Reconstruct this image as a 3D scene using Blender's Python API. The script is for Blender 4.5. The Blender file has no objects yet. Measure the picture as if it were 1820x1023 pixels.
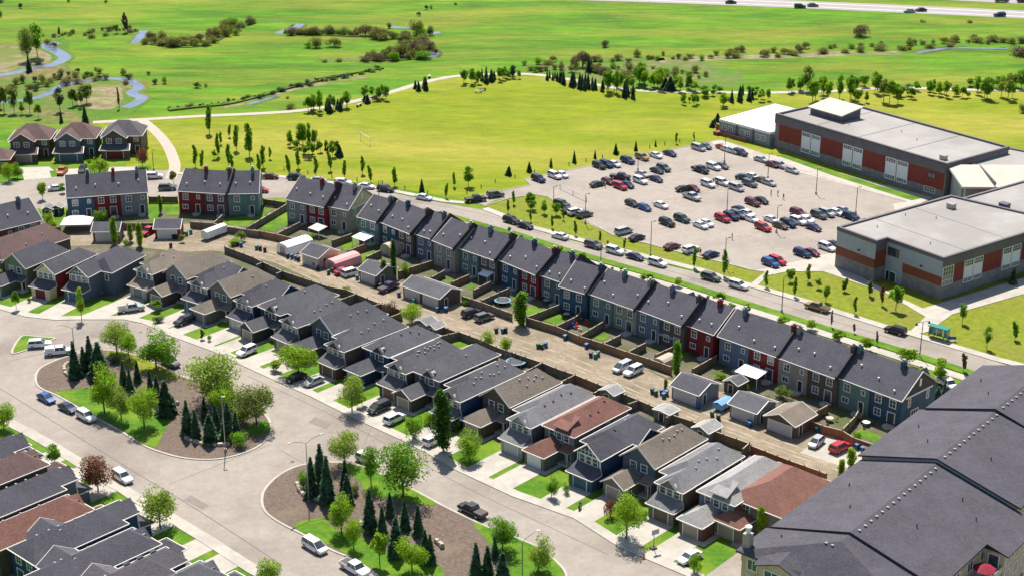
import bpy, bmesh, math, random
from math import radians, sin, cos, pi, hypot, atan2
from mathutils import Vector, Matrix
D = bpy.data; SC = bpy.context.scene
random.seed(7)
COL = D.collections.new("place"); SC.collection.children.link(COL)

# ------------------------------------------------ camera, sky, sun, exposure
F = 2867.; PT = radians(21.5); H = 135.
cam_d = D.cameras.new("camera"); cam = D.objects.new("camera", cam_d); SC.collection.objects.link(cam)
cam.location = (0, 0, H); cam.rotation_euler = (radians(90) - PT, 0, 0)
cam_d.sensor_width = 36; cam_d.lens = 36 * F / 1820; cam_d.clip_start = 1; cam_d.clip_end = 12000
SC.camera = cam
SUN_AZ, SUN_EL = 97., 57.
w = D.worlds.new("World"); SC.world = w; w.use_nodes = True
nt = w.node_tree; nt.nodes.clear()
sky = nt.nodes.new('ShaderNodeTexSky'); sky.sky_type = 'NISHITA'; sky.sun_disc = False
sky.sun_elevation = radians(SUN_EL); sky.sun_rotation = radians(90 - SUN_AZ)
sky.air_density = 1.0; sky.dust_density = 1.0; sky.ozone_density = 1.0
bg = nt.nodes.new('ShaderNodeBackground'); bg.inputs[1].default_value = 0.085
wo = nt.nodes.new('ShaderNodeOutputWorld')
nt.links.new(sky.outputs[0], bg.inputs[0]); nt.links.new(bg.outputs[0], wo.inputs[0])
sl = D.lights.new("sun", 'SUN'); sl.energy = 5.0; sl.angle = radians(0.55); sl.color = (1, .93, .82)
so = D.objects.new("sun", sl); SC.collection.objects.link(so)
sd = Vector((cos(radians(SUN_EL)) * cos(radians(SUN_AZ)), cos(radians(SUN_EL)) * sin(radians(SUN_AZ)), sin(radians(SUN_EL))))
so.rotation_euler = sd.to_track_quat('Z', 'Y').to_euler(); so.location = (0, 300, 300)
SC.view_settings.view_transform = 'Standard'; SC.view_settings.look = 'None'
SC.view_settings.exposure = 0.64; SC.view_settings.gamma = 1; SC.view_settings.use_curve_mapping = False

_s, _c = sin(PT), cos(PT)
def P(px, py, z=0.):
    """a point of the photograph (1820 wide) carried back onto the level z of the place"""
    u = (px - 910) / F; v = (py - 511.5) / F
    t = (z - H) / (-_s - v * _c)
    return (u * t, (_c - v * _s) * t, z)
K = 3.9348
def R(ox, oy, x, y): return (ox + x / K, oy + y / K)

# ------------------------------------------------ materials
MT = {}
def mat(name, c1, c2=None, scale=1., rough=.85, speck=None, c3=None, s3=.02, metal=0., spec=.3, bump=0., bscale=8., trans=0., detail=4, aniso=None, s3amt=(.45,.6)):
    if name in MT: return MT[name]
    m = D.materials.new(name); m.use_nodes = True; n = m.node_tree; n.nodes.clear(); L = n.links
    out = n.nodes.new('ShaderNodeOutputMaterial'); b = n.nodes.new('ShaderNodeBsdfPrincipled')
    b.inputs['Roughness'].default_value = rough; b.inputs['Metallic'].default_value = metal
    b.inputs['Specular IOR Level'].default_value = spec
    geo = n.nodes.new('ShaderNodeNewGeometry'); vec = geo.outputs['Position']
    if aniso:
        mp = n.nodes.new('ShaderNodeMapping'); mp.inputs['Rotation'].default_value = (0, 0, radians(aniso[0])); mp.inputs['Scale'].default_value = (aniso[1], aniso[2], 1)
        L.new(vec, mp.inputs[0]); vec = mp.outputs[0]
    col = None
    if c2:
        t = n.nodes.new('ShaderNodeTexNoise'); t.inputs['Scale'].default_value = scale; t.inputs['Detail'].default_value = detail
        t.inputs['Roughness'].default_value = .65
        L.new(vec, t.inputs['Vector'])
        r = n.nodes.new('ShaderNodeValToRGB'); r.color_ramp.elements[0].position = .36; r.color_ramp.elements[1].position = .64
        r.color_ramp.elements[0].color = (*c1, 1); r.color_ramp.elements[1].color = (*c2, 1)
        L.new(t.outputs[0], r.inputs[0]); col = r.outputs[0]
        if c3:
            t2 = n.nodes.new('ShaderNodeTexNoise'); t2.inputs['Scale'].default_value = s3; t2.inputs['Detail'].default_value = 5; t2.inputs['Roughness'].default_value = .6
            L.new(vec, t2.inputs['Vector'])
            r2 = n.nodes.new('ShaderNodeValToRGB'); r2.color_ramp.elements[0].position = s3amt[0]; r2.color_ramp.elements[1].position = s3amt[1]
            L.new(t2.outputs[0], r2.inputs[0])
            mx = n.nodes.new('ShaderNodeMix'); mx.data_type = 'RGBA'
            L.new(r2.outputs[0], mx.inputs[0]); L.new(col, mx.inputs[6]); mx.inputs[7].default_value = (*c3, 1); col = mx.outputs[2]
        for sp_s, sp_lo, sp_hi in (speck or ()):
            t4 = n.nodes.new('ShaderNodeTexNoise'); t4.inputs['Scale'].default_value = sp_s; t4.inputs['Detail'].default_value = 6; t4.inputs['Roughness'].default_value = .75
            L.new(geo.outputs['Position'] if not aniso else vec, t4.inputs['Vector'])
            r4 = n.nodes.new('ShaderNodeMapRange'); r4.inputs[1].default_value = .35; r4.inputs[2].default_value = .65; r4.inputs[3].default_value = sp_lo; r4.inputs[4].default_value = sp_hi; L.new(t4.outputs[0], r4.inputs[0])
            m4 = n.nodes.new('ShaderNodeVectorMath'); m4.operation = 'SCALE'; L.new(col, m4.inputs[0]); L.new(r4.outputs[0], m4.inputs[3]); col = m4.outputs[0]
        L.new(col, b.inputs['Base Color'])
    else: b.inputs['Base Color'].default_value = (*c1, 1)
    if bump:
        t3 = n.nodes.new('ShaderNodeTexNoise'); t3.inputs['Scale'].default_value = bscale; t3.inputs['Detail'].default_value = 3
        L.new(geo.outputs['Position'], t3.inputs['Vector'])
        bp = n.nodes.new('ShaderNodeBump'); bp.inputs['Strength'].default_value = bump; bp.inputs['Distance'].default_value = .15
        L.new(t3.outputs[0], bp.inputs['Height']); L.new(bp.outputs[0], b.inputs['Normal'])
    if trans:
        tr = n.nodes.new('ShaderNodeBsdfTranslucent'); ms = n.nodes.new('ShaderNodeMixShader'); ms.inputs[0].default_value = trans
        if col: L.new(col, tr.inputs[0])
        else: tr.inputs[0].default_value = (*c1, 1)
        L.new(b.outputs[0], ms.inputs[1]); L.new(tr.outputs[0], ms.inputs[2]); L.new(ms.outputs[0], out.inputs[0])
    else: L.new(b.outputs[0], out.inputs[0])
    MT[name] = m; return m
def mul(c, k): return tuple(min(1, x * k) for x in c)
def wallmat(name, c): # horizontal lap siding, slight weathering
    if 'siding_' + name in MT: return MT['siding_' + name]
    m = mat('siding_' + name, mul(c, .86), mul(c, 1.12), 1.3, rough=.7)
    n = m.node_tree; b = [x for x in n.nodes if x.type == 'BSDF_PRINCIPLED'][0]
    g = n.nodes.new('ShaderNodeNewGeometry'); s = n.nodes.new('ShaderNodeSeparateXYZ'); n.links.new(g.outputs['Position'], s.inputs[0])
    mm = n.nodes.new('ShaderNodeMath'); mm.operation = 'MULTIPLY'; mm.inputs[1].default_value = 4.; n.links.new(s.outputs[2], mm.inputs[0])
    fr = n.nodes.new('ShaderNodeMath'); fr.operation = 'FRACT'; n.links.new(mm.outputs[0], fr.inputs[0])
    bp = n.nodes.new('ShaderNodeBump'); bp.inputs['Strength'].default_value = .5; bp.inputs['Distance'].default_value = .03
    n.links.new(fr.outputs[0], bp.inputs['Height']); n.links.new(bp.outputs[0], b.inputs['Normal'])
    return m
def roofmat(name, c):
    return mat('shingles_' + name, mul(c, .74), mul(c, 1.16), 3.2, rough=.92, spec=.15, c3=mul(c, 1.22), s3=.22, s3amt=(.4, .75), bump=.5, bscale=5, detail=7, speck=((1.2, .88, 1.08), (7., .8, 1.12)))
WC = dict(blue=(.035, .085, .14), teal=(.045, .12, .15), steel=(.11, .14, .19), gray=(.20, .21, .22), red=(.20, .022, .022), maroon=(.12, .06, .06),
          brown=(.11, .085, .07), taupe=(.17, .155, .14), beige=(.30, .27, .22), green=(.12, .21, .19), dgreen=(.10, .125, .10), cream=(.60, .50, .30),
          navy=(.02, .055, .13), dark=(.045, .05, .055), slate=(.09, .12, .155), tan=(.21, .18, .14), lgray=(.34, .35, .36), sand=(.50, .40, .27), bluegray=(.13, .17, .235), sage=(.16, .20, .17))
RC = dict(char=(.092, .091, .110), brown=(.155, .125, .11), gray=(.20, .20, .21), red=(.205, .105, .085), tan=(.21, .18, .15), dark=(.115, .115, .13), purple=(.115, .105, .12), light=(.30, .30, .30), rb=(.15, .10, .095))
def W(n): return wallmat(n, WC[n])
def RF(n): return roofmat(n, RC[n])
trim = mat('white_trim', (.72, .72, .70), (.8, .8, .78), 2, rough=.5)
glass = mat('window_glass', (.03, .045, .06), (.07, .09, .11), .6, rough=.08, spec=.8)
blind = mat('window_blind', (.35, .36, .36), (.5, .5, .5), .8, rough=.3, spec=.6)
fasc = mat('fascia', (.50, .48, .44), rough=.6)
dkfas = mat('dark_fascia', (.03, .032, .04), rough=.5)
asph = mat('asphalt', (.29, .258, .226), (.33, .295, .26), .35, rough=.95, c3=(.225, .195, .17), s3=.05, s3amt=(.44, .68), detail=8, speck=((.9, .9, 1.06), (5., .93, 1.05)))
asph2 = mat('lot_asphalt', (.30, .265, .232), (.34, .30, .264), .4, rough=.95, c3=(.25, .22, .195), s3=.06, s3amt=(.48, .7), detail=8, speck=((.9, .92, 1.05), (5., .94, 1.04)))
hiw = mat('highway_asphalt', (.30, .28, .28), (.33, .31, .31), .3, rough=.95)
conc = mat('concrete', (.37, .345, .305), (.45, .42, .375), .5, rough=.9, c3=(.31, .29, .255), s3=.12, s3amt=(.5, .75))
pathm = mat('path_concrete', (.38, .33, .28), (.45, .39, .33), .5, rough=.9)
grav = mat('gravel', (.26, .21, .155), (.36, .295, .22), 1.1, rough=1, c3=(.20, .17, .115), s3=.11, s3amt=(.40, .66), speck=((.5, .82, 1.1), (3., .8, 1.12)), bump=.3, bscale=4, detail=9)
mulch = mat('mulch', (.10, .075, .06), (.175, .135, .11), 2.2, rough=1, c3=(.19, .155, .11), s3=.12, s3amt=(.55, .75), bump=.5, bscale=5, detail=9)
soil = mat('yard_soil', (.10, .09, .07), (.17, .145, .11), .8, rough=1, c3=(.08, .10, .03), s3=.2)
lawn = mat('lawn', (.045, .135, .006), (.085, .20, .010), .9, rough=1, speck=((3., .78, 1.1),), c3=(.16, .25, .015), s3=.16, s3amt=(.42, .68), bump=.4, bscale=6, detail=9)
lawny = mat('dry_lawn', (.14, .185, .010), (.215, .24, .018), .6, rough=1, speck=((.8, .8, 1.1), (3., .85, 1.08)), c3=(.20, .18, .04), s3=.1, s3amt=(.52, .75), bump=.3, bscale=5, detail=9)
field = mat('field_grass', (.15, .22, .002), (.23, .265, .004), .12, rough=1, c3=(.35, .31, .05), s3=.016, s3amt=(.45, .75), bump=.3, bscale=3, detail=9, aniso=(12, .55, 1.6), speck=((.05, .86, 1.05), (.25, .82, 1.1), (1.5, .86, 1.08)))
meadow = mat('meadow_grass', (.060, .18, .002), (.115, .26, .004), .07, rough=1, c3=(.21, .25, .02), s3=.03, s3amt=(.44, .66), bump=.6, bscale=.8, detail=10, aniso=(8, .45, 1.9), speck=((.035, .76, 1.08), (.22, .74, 1.1), (1.2, .78, 1.12)))
reed = mat('reeds', (.11, .12, .03), (.24, .19, .08), .3, rough=1, c3=(.075, .17, .01), s3=.045, s3amt=(.38, .56), detail=9, speck=((.5, .7, 1.15),))
mud = mat('mud_bank', (.15, .13, .06), (.30, .25, .15), .25, rough=1, c3=(.12, .16, .03), s3=.08, s3amt=(.45, .6), detail=8)
bankm = mat('dark_bank', (.04, .045, .015), (.09, .12, .02), .25, rough=1, c3=(.10, .20, .01), s3=.06, s3amt=(.45, .6))
water = mat('water', (.10, .13, .20), (.16, .20, .28), .12, rough=.2, spec=.6)
bark = mat('bark', (.10, .075, .055), (.16, .13, .10), 3, rough=1)
stone = mat('stone', (.32, .27, .21), (.48, .42, .34), 1.2, rough=.9)
metal = mat('galvanised', (.33, .33, .33), rough=.4, metal=.6)
darkm = mat('dark_metal', (.03, .03, .032), rough=.5)
tyre = mat('tyre', (.02, .02, .02), rough=.8)
rim = mat('rim', (.4, .4, .42), rough=.3, metal=.8)
def leafmat(name, c, k=1.5, tr=.5): return mat('leaf_' + name, mul(c, .66), mul(c, k), .9, rough=.8, spec=.2, trans=tr, detail=3)
LM = dict(lime=leafmat('lime', (.25, .40, .025)), green=leafmat('green', (.16, .32, .022)), pale=leafmat('pale', (.26, .36, .05)), olive=leafmat('olive', (.17, .23, .045)),
          spruce=leafmat('spruce', (.034, .066, .030), 3.0, .2), blue=leafmat('blue', (.05, .085, .066), 2.8, .2), red=leafmat('red', (.20, .085, .045)), poplar=leafmat('poplar', (.05, .13, .015), 1.5, .3),
          scrub=leafmat('scrub', (.19, .20, .045), 1.7, .3), bare=leafmat('bare', (.17, .13, .075), 1.5, .2))

# ------------------------------------------------ mesh builder and object helpers
class MB:
    def __init__(s): s.v = []; s.f = []; s.m = []; s.T = Matrix.Identity(4)
    def add(s, vs, fs, mi=0):
        o = len(s.v); s.v += [tuple(s.T @ Vector(v)) for v in vs]; s.f += [tuple(o + i for i in f) for f in fs]; s.m += [mi] * len(fs)
    def box(s, x0, x1, y0, y1, z0, z1, mi=0, top=None):
        v = [(x0, y0, z0), (x1, y0, z0), (x1, y1, z0), (x0, y1, z0), (x0, y0, z1), (x1, y0, z1), (x1, y1, z1), (x0, y1, z1)]
        f = [(0, 3, 2, 1), (0, 1, 5, 4), (1, 2, 6, 5), (2, 3, 7, 6), (3, 0, 4, 7)]
        s.add(v, f, mi); o = len(s.v) - 8; s.f.append((o + 4, o + 5, o + 6, o + 7)); s.m.append(mi if top is None else top)
    def prism(s, pts, z0, z1, mi=0, top=None):
        n = len(pts); A = sum(pts[i][0] * pts[(i + 1) % n][1] - pts[(i + 1) % n][0] * pts[i][1] for i in range(n))
        if A < 0: pts = pts[::-1]
        v = [(p[0], p[1], z0) for p in pts] + [(p[0], p[1], z1) for p in pts]
        s.add(v, [(i, (i + 1) % n, n + (i + 1) % n, n + i) for i in range(n)], mi)
        o = len(s.v) - 2 * n; s.f.append(tuple(o + n + i for i in range(n))); s.m.append(mi if top is None else top)
    def tube(s, p, q, r0, r1=None, n=6, mi=0):
        r1 = r0 if r1 is None else r1; p = Vector(p); q = Vector(q); d = (q - p).normalized()
        a = d.orthogonal().normalized(); b = d.cross(a); v = []
        for c, r in ((p, r0), (q, r1)):
            for i in range(n): t = 2 * pi * i / n; v.append(tuple(c + (a * cos(t) + b * sin(t)) * r))
        s.add(v, [(i, (i + 1) % n, n + (i + 1) % n, n + i) for i in range(n)] + [tuple(range(n - 1, -1, -1)), tuple(range(n, 2 * n))], mi)
    def slab(s, top, th, mt=0, me=1, g=0.):
        """thin roof plates: list of polygons sharing corners, with an edge skirt and underside"""
        idx = {}; vs = []
        for poly in top:
            for p in poly:
                k = tuple(round(c, 3) for c in p)
                if k not in idx: idx[k] = len(vs); vs.append(p)
        n = len(vs); P2 = [[idx[tuple(round(c, 3) for c in p)] for p in poly] for poly in top]
        s.add(vs + [(p[0], p[1], p[2] - th) for p in vs], [], 0); o = len(s.v) - 2 * n
        ed = {}; cc0 = 0
        for f in P2:
            s.f.append(tuple(o + i for i in f)); s.m.append(mt)
            s.f.append(tuple(o + n + i for i in reversed(f))); s.m.append(me)
            for i in range(len(f)): ed[(f[i], f[(i + 1) % len(f)])] = 1
        for a, b in ed:
            if (b, a) not in ed:
                s.f.append((o + b, o + a, o + n + a, o + n + b)); s.m.append(me)
                if g:
                    A_ = Vector(vs[a]); B_ = Vector(vs[b]); dd = B_ - A_; nn = Vector((dd.y, -dd.x, 0))
                    if nn.length < 1e-4: continue
                    nn = nn.normalized(); cc = sum((Vector(v) for v in vs), Vector()) / n
                    if nn.dot((A_ + B_) / 2 - cc) < 0: nn = -nn
                    up = Vector((0, 0, .02)); dn = Vector((0, 0, -.13))
                    s.add([tuple(A_ + up), tuple(B_ + up), tuple(B_ + nn * g + up), tuple(A_ + nn * g + up), tuple(A_ + dn), tuple(B_ + dn), tuple(B_ + nn * g + dn), tuple(A_ + nn * g + dn)], [(0, 1, 2, 3), (3, 2, 6, 7), (4, 7, 6, 5), (0, 3, 7, 4), (1, 5, 6, 2)], 2)
    def mesh(s, name, mats, smooth=False):
        me = D.meshes.new(name); me.from_pydata(s.v, [], s.f); me.update()
        for m in (mats if isinstance(mats, (list, tuple)) else [mats]): me.materials.append(m)
        me.polygons.foreach_set('material_index', s.m)
        if smooth: me.polygons.foreach_set('use_smooth', [True] * len(s.f))
        return me
def link(name, data, parent=None, loc=(0, 0, 0), rz=0., sc=None):
    o = D.objects.new(name, data); COL.objects.link(o)
    o.location = loc; o.rotation_euler = (0, 0, rz)
    if sc: o.scale = sc if isinstance(sc, (tuple, list)) else (sc, sc, sc)
    if parent: o.parent = parent
    return o
def tag(o, label, cat, group=None):
    o['label'] = label; o['category'] = cat
    if group: o['group'] = group
    return o
def thing(name, label, cat, loc=(0, 0, 0), rz=0., group=None, sc=None): return tag(link(name, None, None, loc, rz, sc), label, cat, group)
def struct(name, mb, mats, kind='structure'):
    o = link(name, mb.mesh(name, mats)); o['kind'] = kind; return o
ORD = ['first', 'second', 'third', 'fourth', 'fifth', 'sixth', 'seventh', 'eighth', 'ninth', 'tenth', 'eleventh', 'twelfth', 'thirteenth', 'fourteenth', 'fifteenth', 'sixteenth', 'seventeenth', 'eighteenth', 'nineteenth', 'twentieth']
def ordn(i):
    return ORD[i] if i < 20 else {2: 'twenty', 3: 'thirty', 4: 'forty', 5: 'fifty', 6: 'sixty'}[(i + 1) // 10] + '-' + ORD[(i + 1) % 10 - 1] if (i + 1) % 10 else {3: 'thirtieth', 4: 'fortieth', 5: 'fiftieth', 6: 'sixtieth', 2: 'twentieth'}[(i + 1) // 10]

# ------------------------------------------------ ground sheets
def sheet(name, px, z, m, raise_from=None, kind='structure'):
    pts = [P(*p)[:2] for p in px]; b = MB()
    b.prism(pts, raise_from if raise_from is not None else z - .02, z); return struct(name, b, m, kind)
def smooth_poly(px, it=2, closed=True):
    for _ in range(it):
        q = []; n = len(px)
        for i in range(n if closed else n - 1):
            a = px[i]; c = px[(i + 1) % n]
            q += [(a[0] * .75 + c[0] * .25, a[1] * .75 + c[1] * .25), (a[0] * .25 + c[0] * .75, a[1] * .25 + c[1] * .75)]
        if not closed: q = [px[0]] + q + [px[-1]]
        px = q
    return px
def ribbon(name, px, wid, z, m, it=2, z0=None):
    """a strip of real width wid (m) along a line on the ground"""
    px = smooth_poly(px, it, False); pts = [Vector(P(*p)[:2]) for p in px]; n = len(pts)
    ws = wid if isinstance(wid, (list, tuple)) else [wid, wid]
    Lp = []; Rp = []
    for i, p in enumerate(pts):
        d = (pts[min(i + 1, n - 1)] - pts[max(i - 1, 0)]).normalized(); nn = Vector((-d.y, d.x))
        wv = ws[0] + (ws[-1] - ws[0]) * i / (n - 1)
        Lp.append(p + nn * wv / 2); Rp.append(p - nn * wv / 2)
    b = MB(); zb = z - .02 if z0 is None else z0
    for i in range(n - 1):
        q = [Lp[i], Rp[i], Rp[i + 1], Lp[i + 1]]
        b.add([(a.x, a.y, z) for a in q], [(0, 1, 2, 3)])
        for a, c in ((Lp[i + 1], Lp[i]), (Rp[i], Rp[i + 1])): b.add([(a.x, a.y, z), (c.x, c.y, z), (c.x, c.y, zb), (a.x, a.y, zb)], [(0, 3, 2, 1)])
    return struct(name, b, m)
b = MB(); b.add([(-4000, -400, 0), (4000, -400, 0), (4000, 7000, 0), (-4000, 7000, 0)], [(0, 1, 2, 3)])
struct('ground', b, meadow)

path_px = [(165, 218), (250, 213), (370, 206), (450, 203), (545, 197), (640, 179), (700, 163), (740, 150), (790, 138), (830, 134), (905, 131), (960, 133), (1020, 143), (1090, 157), (1150, 163), (1250, 164), (1340, 166), (1420, 164), (1500, 162), (1560, 157), (1600, 156), (1700, 160), (1840, 161), (2500, 166)]
sheet('playing_field', [(172, 219), (250, 216), (370, 209), (450, 206), (545, 200), (640, 182), (700, 166), (740, 153), (790, 141), (830, 137), (905, 134), (960, 136), (1020, 146), (1090, 160), (1150, 166), (1250, 167), (1340, 169), (1420, 167), (1500, 165), (1560, 160), (1600, 159), (1700, 163), (1840, 164), (2500, 169), (2600, 520), (1900, 500), (1700, 420), (1500, 420), (1600, 380), (1100, 390), (830, 356), (690, 332), (590, 319), (470, 312), (230, 306), (200, 240)], .02, field)
sheet('school_lawn', [(862, 368), (875, 358), (905, 353), (926, 350), (951, 346), (974, 350), (1009, 373), (1091, 419), (1149, 433), (1213, 450), (1281, 466), (1365, 468), (1600, 470), (1840, 510), (2500, 530), (2500, 850), (1770, 642), (1614, 594), (1571, 579), (1492, 556), (1360, 512), (1243, 479), (1167, 458), (1073, 436), (1007, 415), (946, 402)], .025, lawny)
ribbon('footpath', path_px, 3.0, .06, pathm)
ribbon('park_path', [(252, 213), (268, 226), (286, 243), (300, 262), (309, 284), (312, 300), (303, 318)], 3.2, .055, pathm)
sheet('marsh', smooth_poly([(-20, 70), (60, 85), (95, 60), (130, 75), (112, 105), (140, 140), (230, 135), (262, 165), (255, 195), (200, 212), (100, 222), (40, 215), (-20, 190)]), .02, reed)
sheet('marsh', smooth_poly([(900, 118), (1000, 112), (1100, 112), (1200, 104), (1300, 120), (1330, 140), (1290, 158), (1150, 155), (1050, 145), (960, 125)]), .02, mat('marsh_grass', (.10, .14, .03), (.17, .18, .06), .25, rough=1, c3=(.07, .18, .01), s3=.06, detail=8))
sheet('mud_flat', smooth_poly([(-20, 88), (40, 82), (78, 80), (95, 95), (85, 118), (40, 120), (-20, 138)]), .03, mud)
sheet('mud_flat', smooth_poly([(140, 160), (180, 148), (215, 150), (222, 175), (205, 195), (165, 196), (130, 185)]), .03, mud)
for ln, wd in (([(-20, 137), (20, 131), (45, 125), (70, 119), (92, 117), (112, 107), (117, 102), (102, 92), (88, 86), (82, 80), (104, 76)], (6, 9)),
               ([(-10, 183), (55, 178), (92, 164), (108, 153), (140, 146), (180, 139), (225, 141), (243, 150), (248, 158), (232, 164), (240, 170), (256, 174), (240, 185), (222, 192)], (5, 7)),
               ([(238, 77), (248, 69), (250, 62), (256, 55)], (5, 6)), ([(494, 60), (510, 54), (528, 49), (534, 43)], (5, 6)),
               ([(695, 48), (715, 50), (740, 49)], (5, 4)), ([(760, 60), (782, 58)], (7, 5)), ([(766, 102), (774, 96), (768, 90)], (6, 4)),
               ([(440, 186), (470, 178), (490, 171)], (3, 2)),
               ([(1630, 94), (1660, 89), (1690, 85), (1740, 86), (1790, 87)], (4, 2.5))):
    wd = (wd[0] * .6, wd[1] * .58)
    ribbon('creek', ln, (wd[0] + 3, wd[1] + 3), .035, bankm if ln[0][0] > 400 else reed, z0=0)
    ribbon('water', ln, wd, .05, water)
for ln, wd in (([(395, 190), (450, 180), (500, 163), (545, 153), (590, 146), (650, 137)], 4), ([(262, 74), (300, 81), (350, 82), (385, 70), (420, 48), (450, 38), (480, 36), (520, 38)], 5), ([(1170, 108), (1260, 104), (1380, 101), (1480, 96), (1600, 95)], 7), ([(1060, 106), (1120, 106), (1180, 104)], 6), ([(560, 60), (610, 60), (690, 63)], 7), ([(560, 107), (620, 107), (700, 108)], 6)):
    ribbon('creek_bank', ln, wd, .025, mud if ln[0][0] in (395, 1170) else reed, z0=0)
SCRUB = []
for ln in ([(300, 197), (360, 190), (400, 187), (440, 178), (470, 170), (500, 161), (545, 149), (580, 142)], [(560, 141), (600, 137), (640, 128), (680, 122)]): ribbon('creek_bank', ln, 2.0, .5, bankm, z0=0)
for ln in ([(258, 78), (300, 84), (350, 85), (388, 73), (424, 50), (452, 41)], [(505, 58), (560, 62), (640, 66)], [(640, 108), (700, 109), (760, 103)]): ribbon('creek_bank', ln, 1.6, .3, bankm, z0=0)
# highway far away
for nm, a, bb in (('highway', [(500, -29), (800, -15.5), (1020, -6), (1200, -.5), (1440, 9), (1640, 18), (1900, 30), (2500, 58)], 15.5), ('highway', [(500, -58), (1000, -36), (1440, -16), (1600, -10), (1760, -1), (1900, 5), (2500, 32)], 14)):
    ribbon(nm, a, bb, .05, hiw, 1)
for a in ([(1020, -8.8), (1200, -3.3), (1440, 6.2), (1640, 15), (1900, 27)], [(1020, -3), (1200, 2.4), (1440, 12.2), (1640, 21.4), (1900, 33.6)]): ribbon('road_marking', a, .5, .06, trim, 1)

# car park
lot_px = [(862, 366), (880, 356), (905, 352.5), (926, 350), (951, 346), (974, 350), (1009, 373), (1050, 400), (1091, 419), (1149, 433), (1213, 450), (1281, 466), (1312, 473.7), (1340, 481), (1365, 477), (1484, 449), (1560, 420), (1640, 390), (1650, 372), (1611, 359), (1525, 335), (1418, 302), (1353, 273), (1282, 249.6), (1106, 284), (933, 319.5), (943, 329.7), (900, 338.5), (862, 346), (826, 354)]
sheet('car_park', lot_px, .07, asph2)
ribbon('kerb', [(826, 354), (900, 338), (943, 329), (933, 319), (1106, 283.6), (1282, 249), (1353, 272.6), (1418, 301.6), (1525, 334.6), (1611, 359)], .3, .17, conc, 0, 0)
ribbon('kerb', [(862, 367), (905, 353), (951, 346.4), (974, 350.4), (1009, 373.4), (1091, 419.4), (1149, 433.4), (1213, 450.4), (1281, 466.4), (1312, 474), (1338, 481)], .3, .17, conc, 0, 0)
# stall lines: pairs of faded lines along each row
rows = [((1035, 338.5), (1240, 298)), ((1040, 341.5), (1235, 303)), ((1100, 375), (1300, 329)), ((1104, 377.5), (1310, 331)), ((1170, 409), (1330, 372)), ((1290, 426), (1490, 380)), ((1290, 430), (1400, 404))]
for a, c in rows: ribbon('road_marking', [a, c], .3, .085, mat('faded_paint', (.16, .13, .11), (.42, .33, .26), .5, rough=.9), 0)
# sidewalks round the school
sheet('sidewalk', [(1335, 504), (1360, 484), (1340, 481), (1365, 477), (1484, 449), (1490, 470), (1590, 525), (1640, 548), (1693, 558), (1652, 588), (1640, 592), (1600, 594), (1614, 592), (1645, 563), (1574, 521), (1463, 483), (1400, 483), (1366, 490), (1347, 507)], .12, conc, 0)
sheet('sidewalk', [(1693, 558.5), (1640, 548), (1900, 470), (1900, 500)], .125, conc, 0)
sheet('sidewalk', [(1353, 273), (1282, 249.6), (1262, 253), (1276, 262), (1350, 288), (1611, 359.6), (1586, 363), (1594, 380), (1660, 352), (1560, 326), (1400, 282)], .12, conc, 0)
sheet('school_lawn', [(1380, 277), (1395, 276), (1560, 330), (1640, 353), (1620, 357), (1480, 313)], .16, lawn, 0)
# main street
far_edge = [(470, 312), (587, 327), (668, 337), (730, 350), (790, 362), (862, 374), (946, 408), (1009, 426), (1078, 444), (1147, 462), (1248, 487), (1289, 499), (1360, 519), (1436, 541), (1472, 553.6), (1568, 583), (1614, 596), (1683, 616), (1767, 641), (1840, 664), (2400, 836)]
near_edge = [(2400, 885), (1840, 700), (1756, 669.4), (1630, 629), (1512, 593), (1462, 579), (1373, 551), (1300, 527), (1200, 497), (1100, 470), (1000, 440), (900, 408), (800, 380), (700, 362), (600, 352), (500, 352), (400, 356), (300, 358), (230, 352), (120, 370), (0, 372), (-30, 330), (60, 318), (130, 312), (240, 303), (305, 303), (330, 308)]
sheet('road', far_edge + near_edge, .03, asph)
ribbon('sidewalk', [(318, 309), (470, 311), (587, 325), (668, 334), (730, 346), (790, 358), (826, 361)], 2.0, .15, conc, 0, 0)
ribbon('sidewalk', [(862, 371), (946, 404.5), (1009, 421), (1078, 439), (1147, 456), (1248, 481), (1289, 495), (1360, 514.5), (1436, 536.5), (1472, 549), (1568, 579), (1614, 591), (1683, 612), (1767, 637), (1840, 656), (2400, 828)], 2.2, .15, conc, 0, 0)
ribbon('verge', [(2400, 888), (1840, 704), (1756, 672), (1630, 632), (1512, 596), (1462, 582), (1373, 554), (1200, 500), (1000, 443), (900, 411)], 2.6, .14, lawn, 0, 0)
ribbon('sidewalk', [(2400, 900), (1840, 713), (1740, 680), (1620, 642), (1500, 604), (1370, 563), (1200, 511), (1000, 453), (900, 421), (800, 392), (700, 374), (620, 366)], 2.6, .15, conc, 0, 0)
sheet('yard', [(1700, 690), (1620, 648), (1370, 568), (1000, 458), (620, 372), (420, 366), (0, 380), (-30, 480), (300, 600), (1500, 1000), (1700, 830)], .02, soil)
sheet('yard_lawn', [(600, 372), (540, 362), (470, 356), (330, 360), (140, 375), (60, 380), (60, 395), (330, 372), (480, 365)], .04, lawn)
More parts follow.
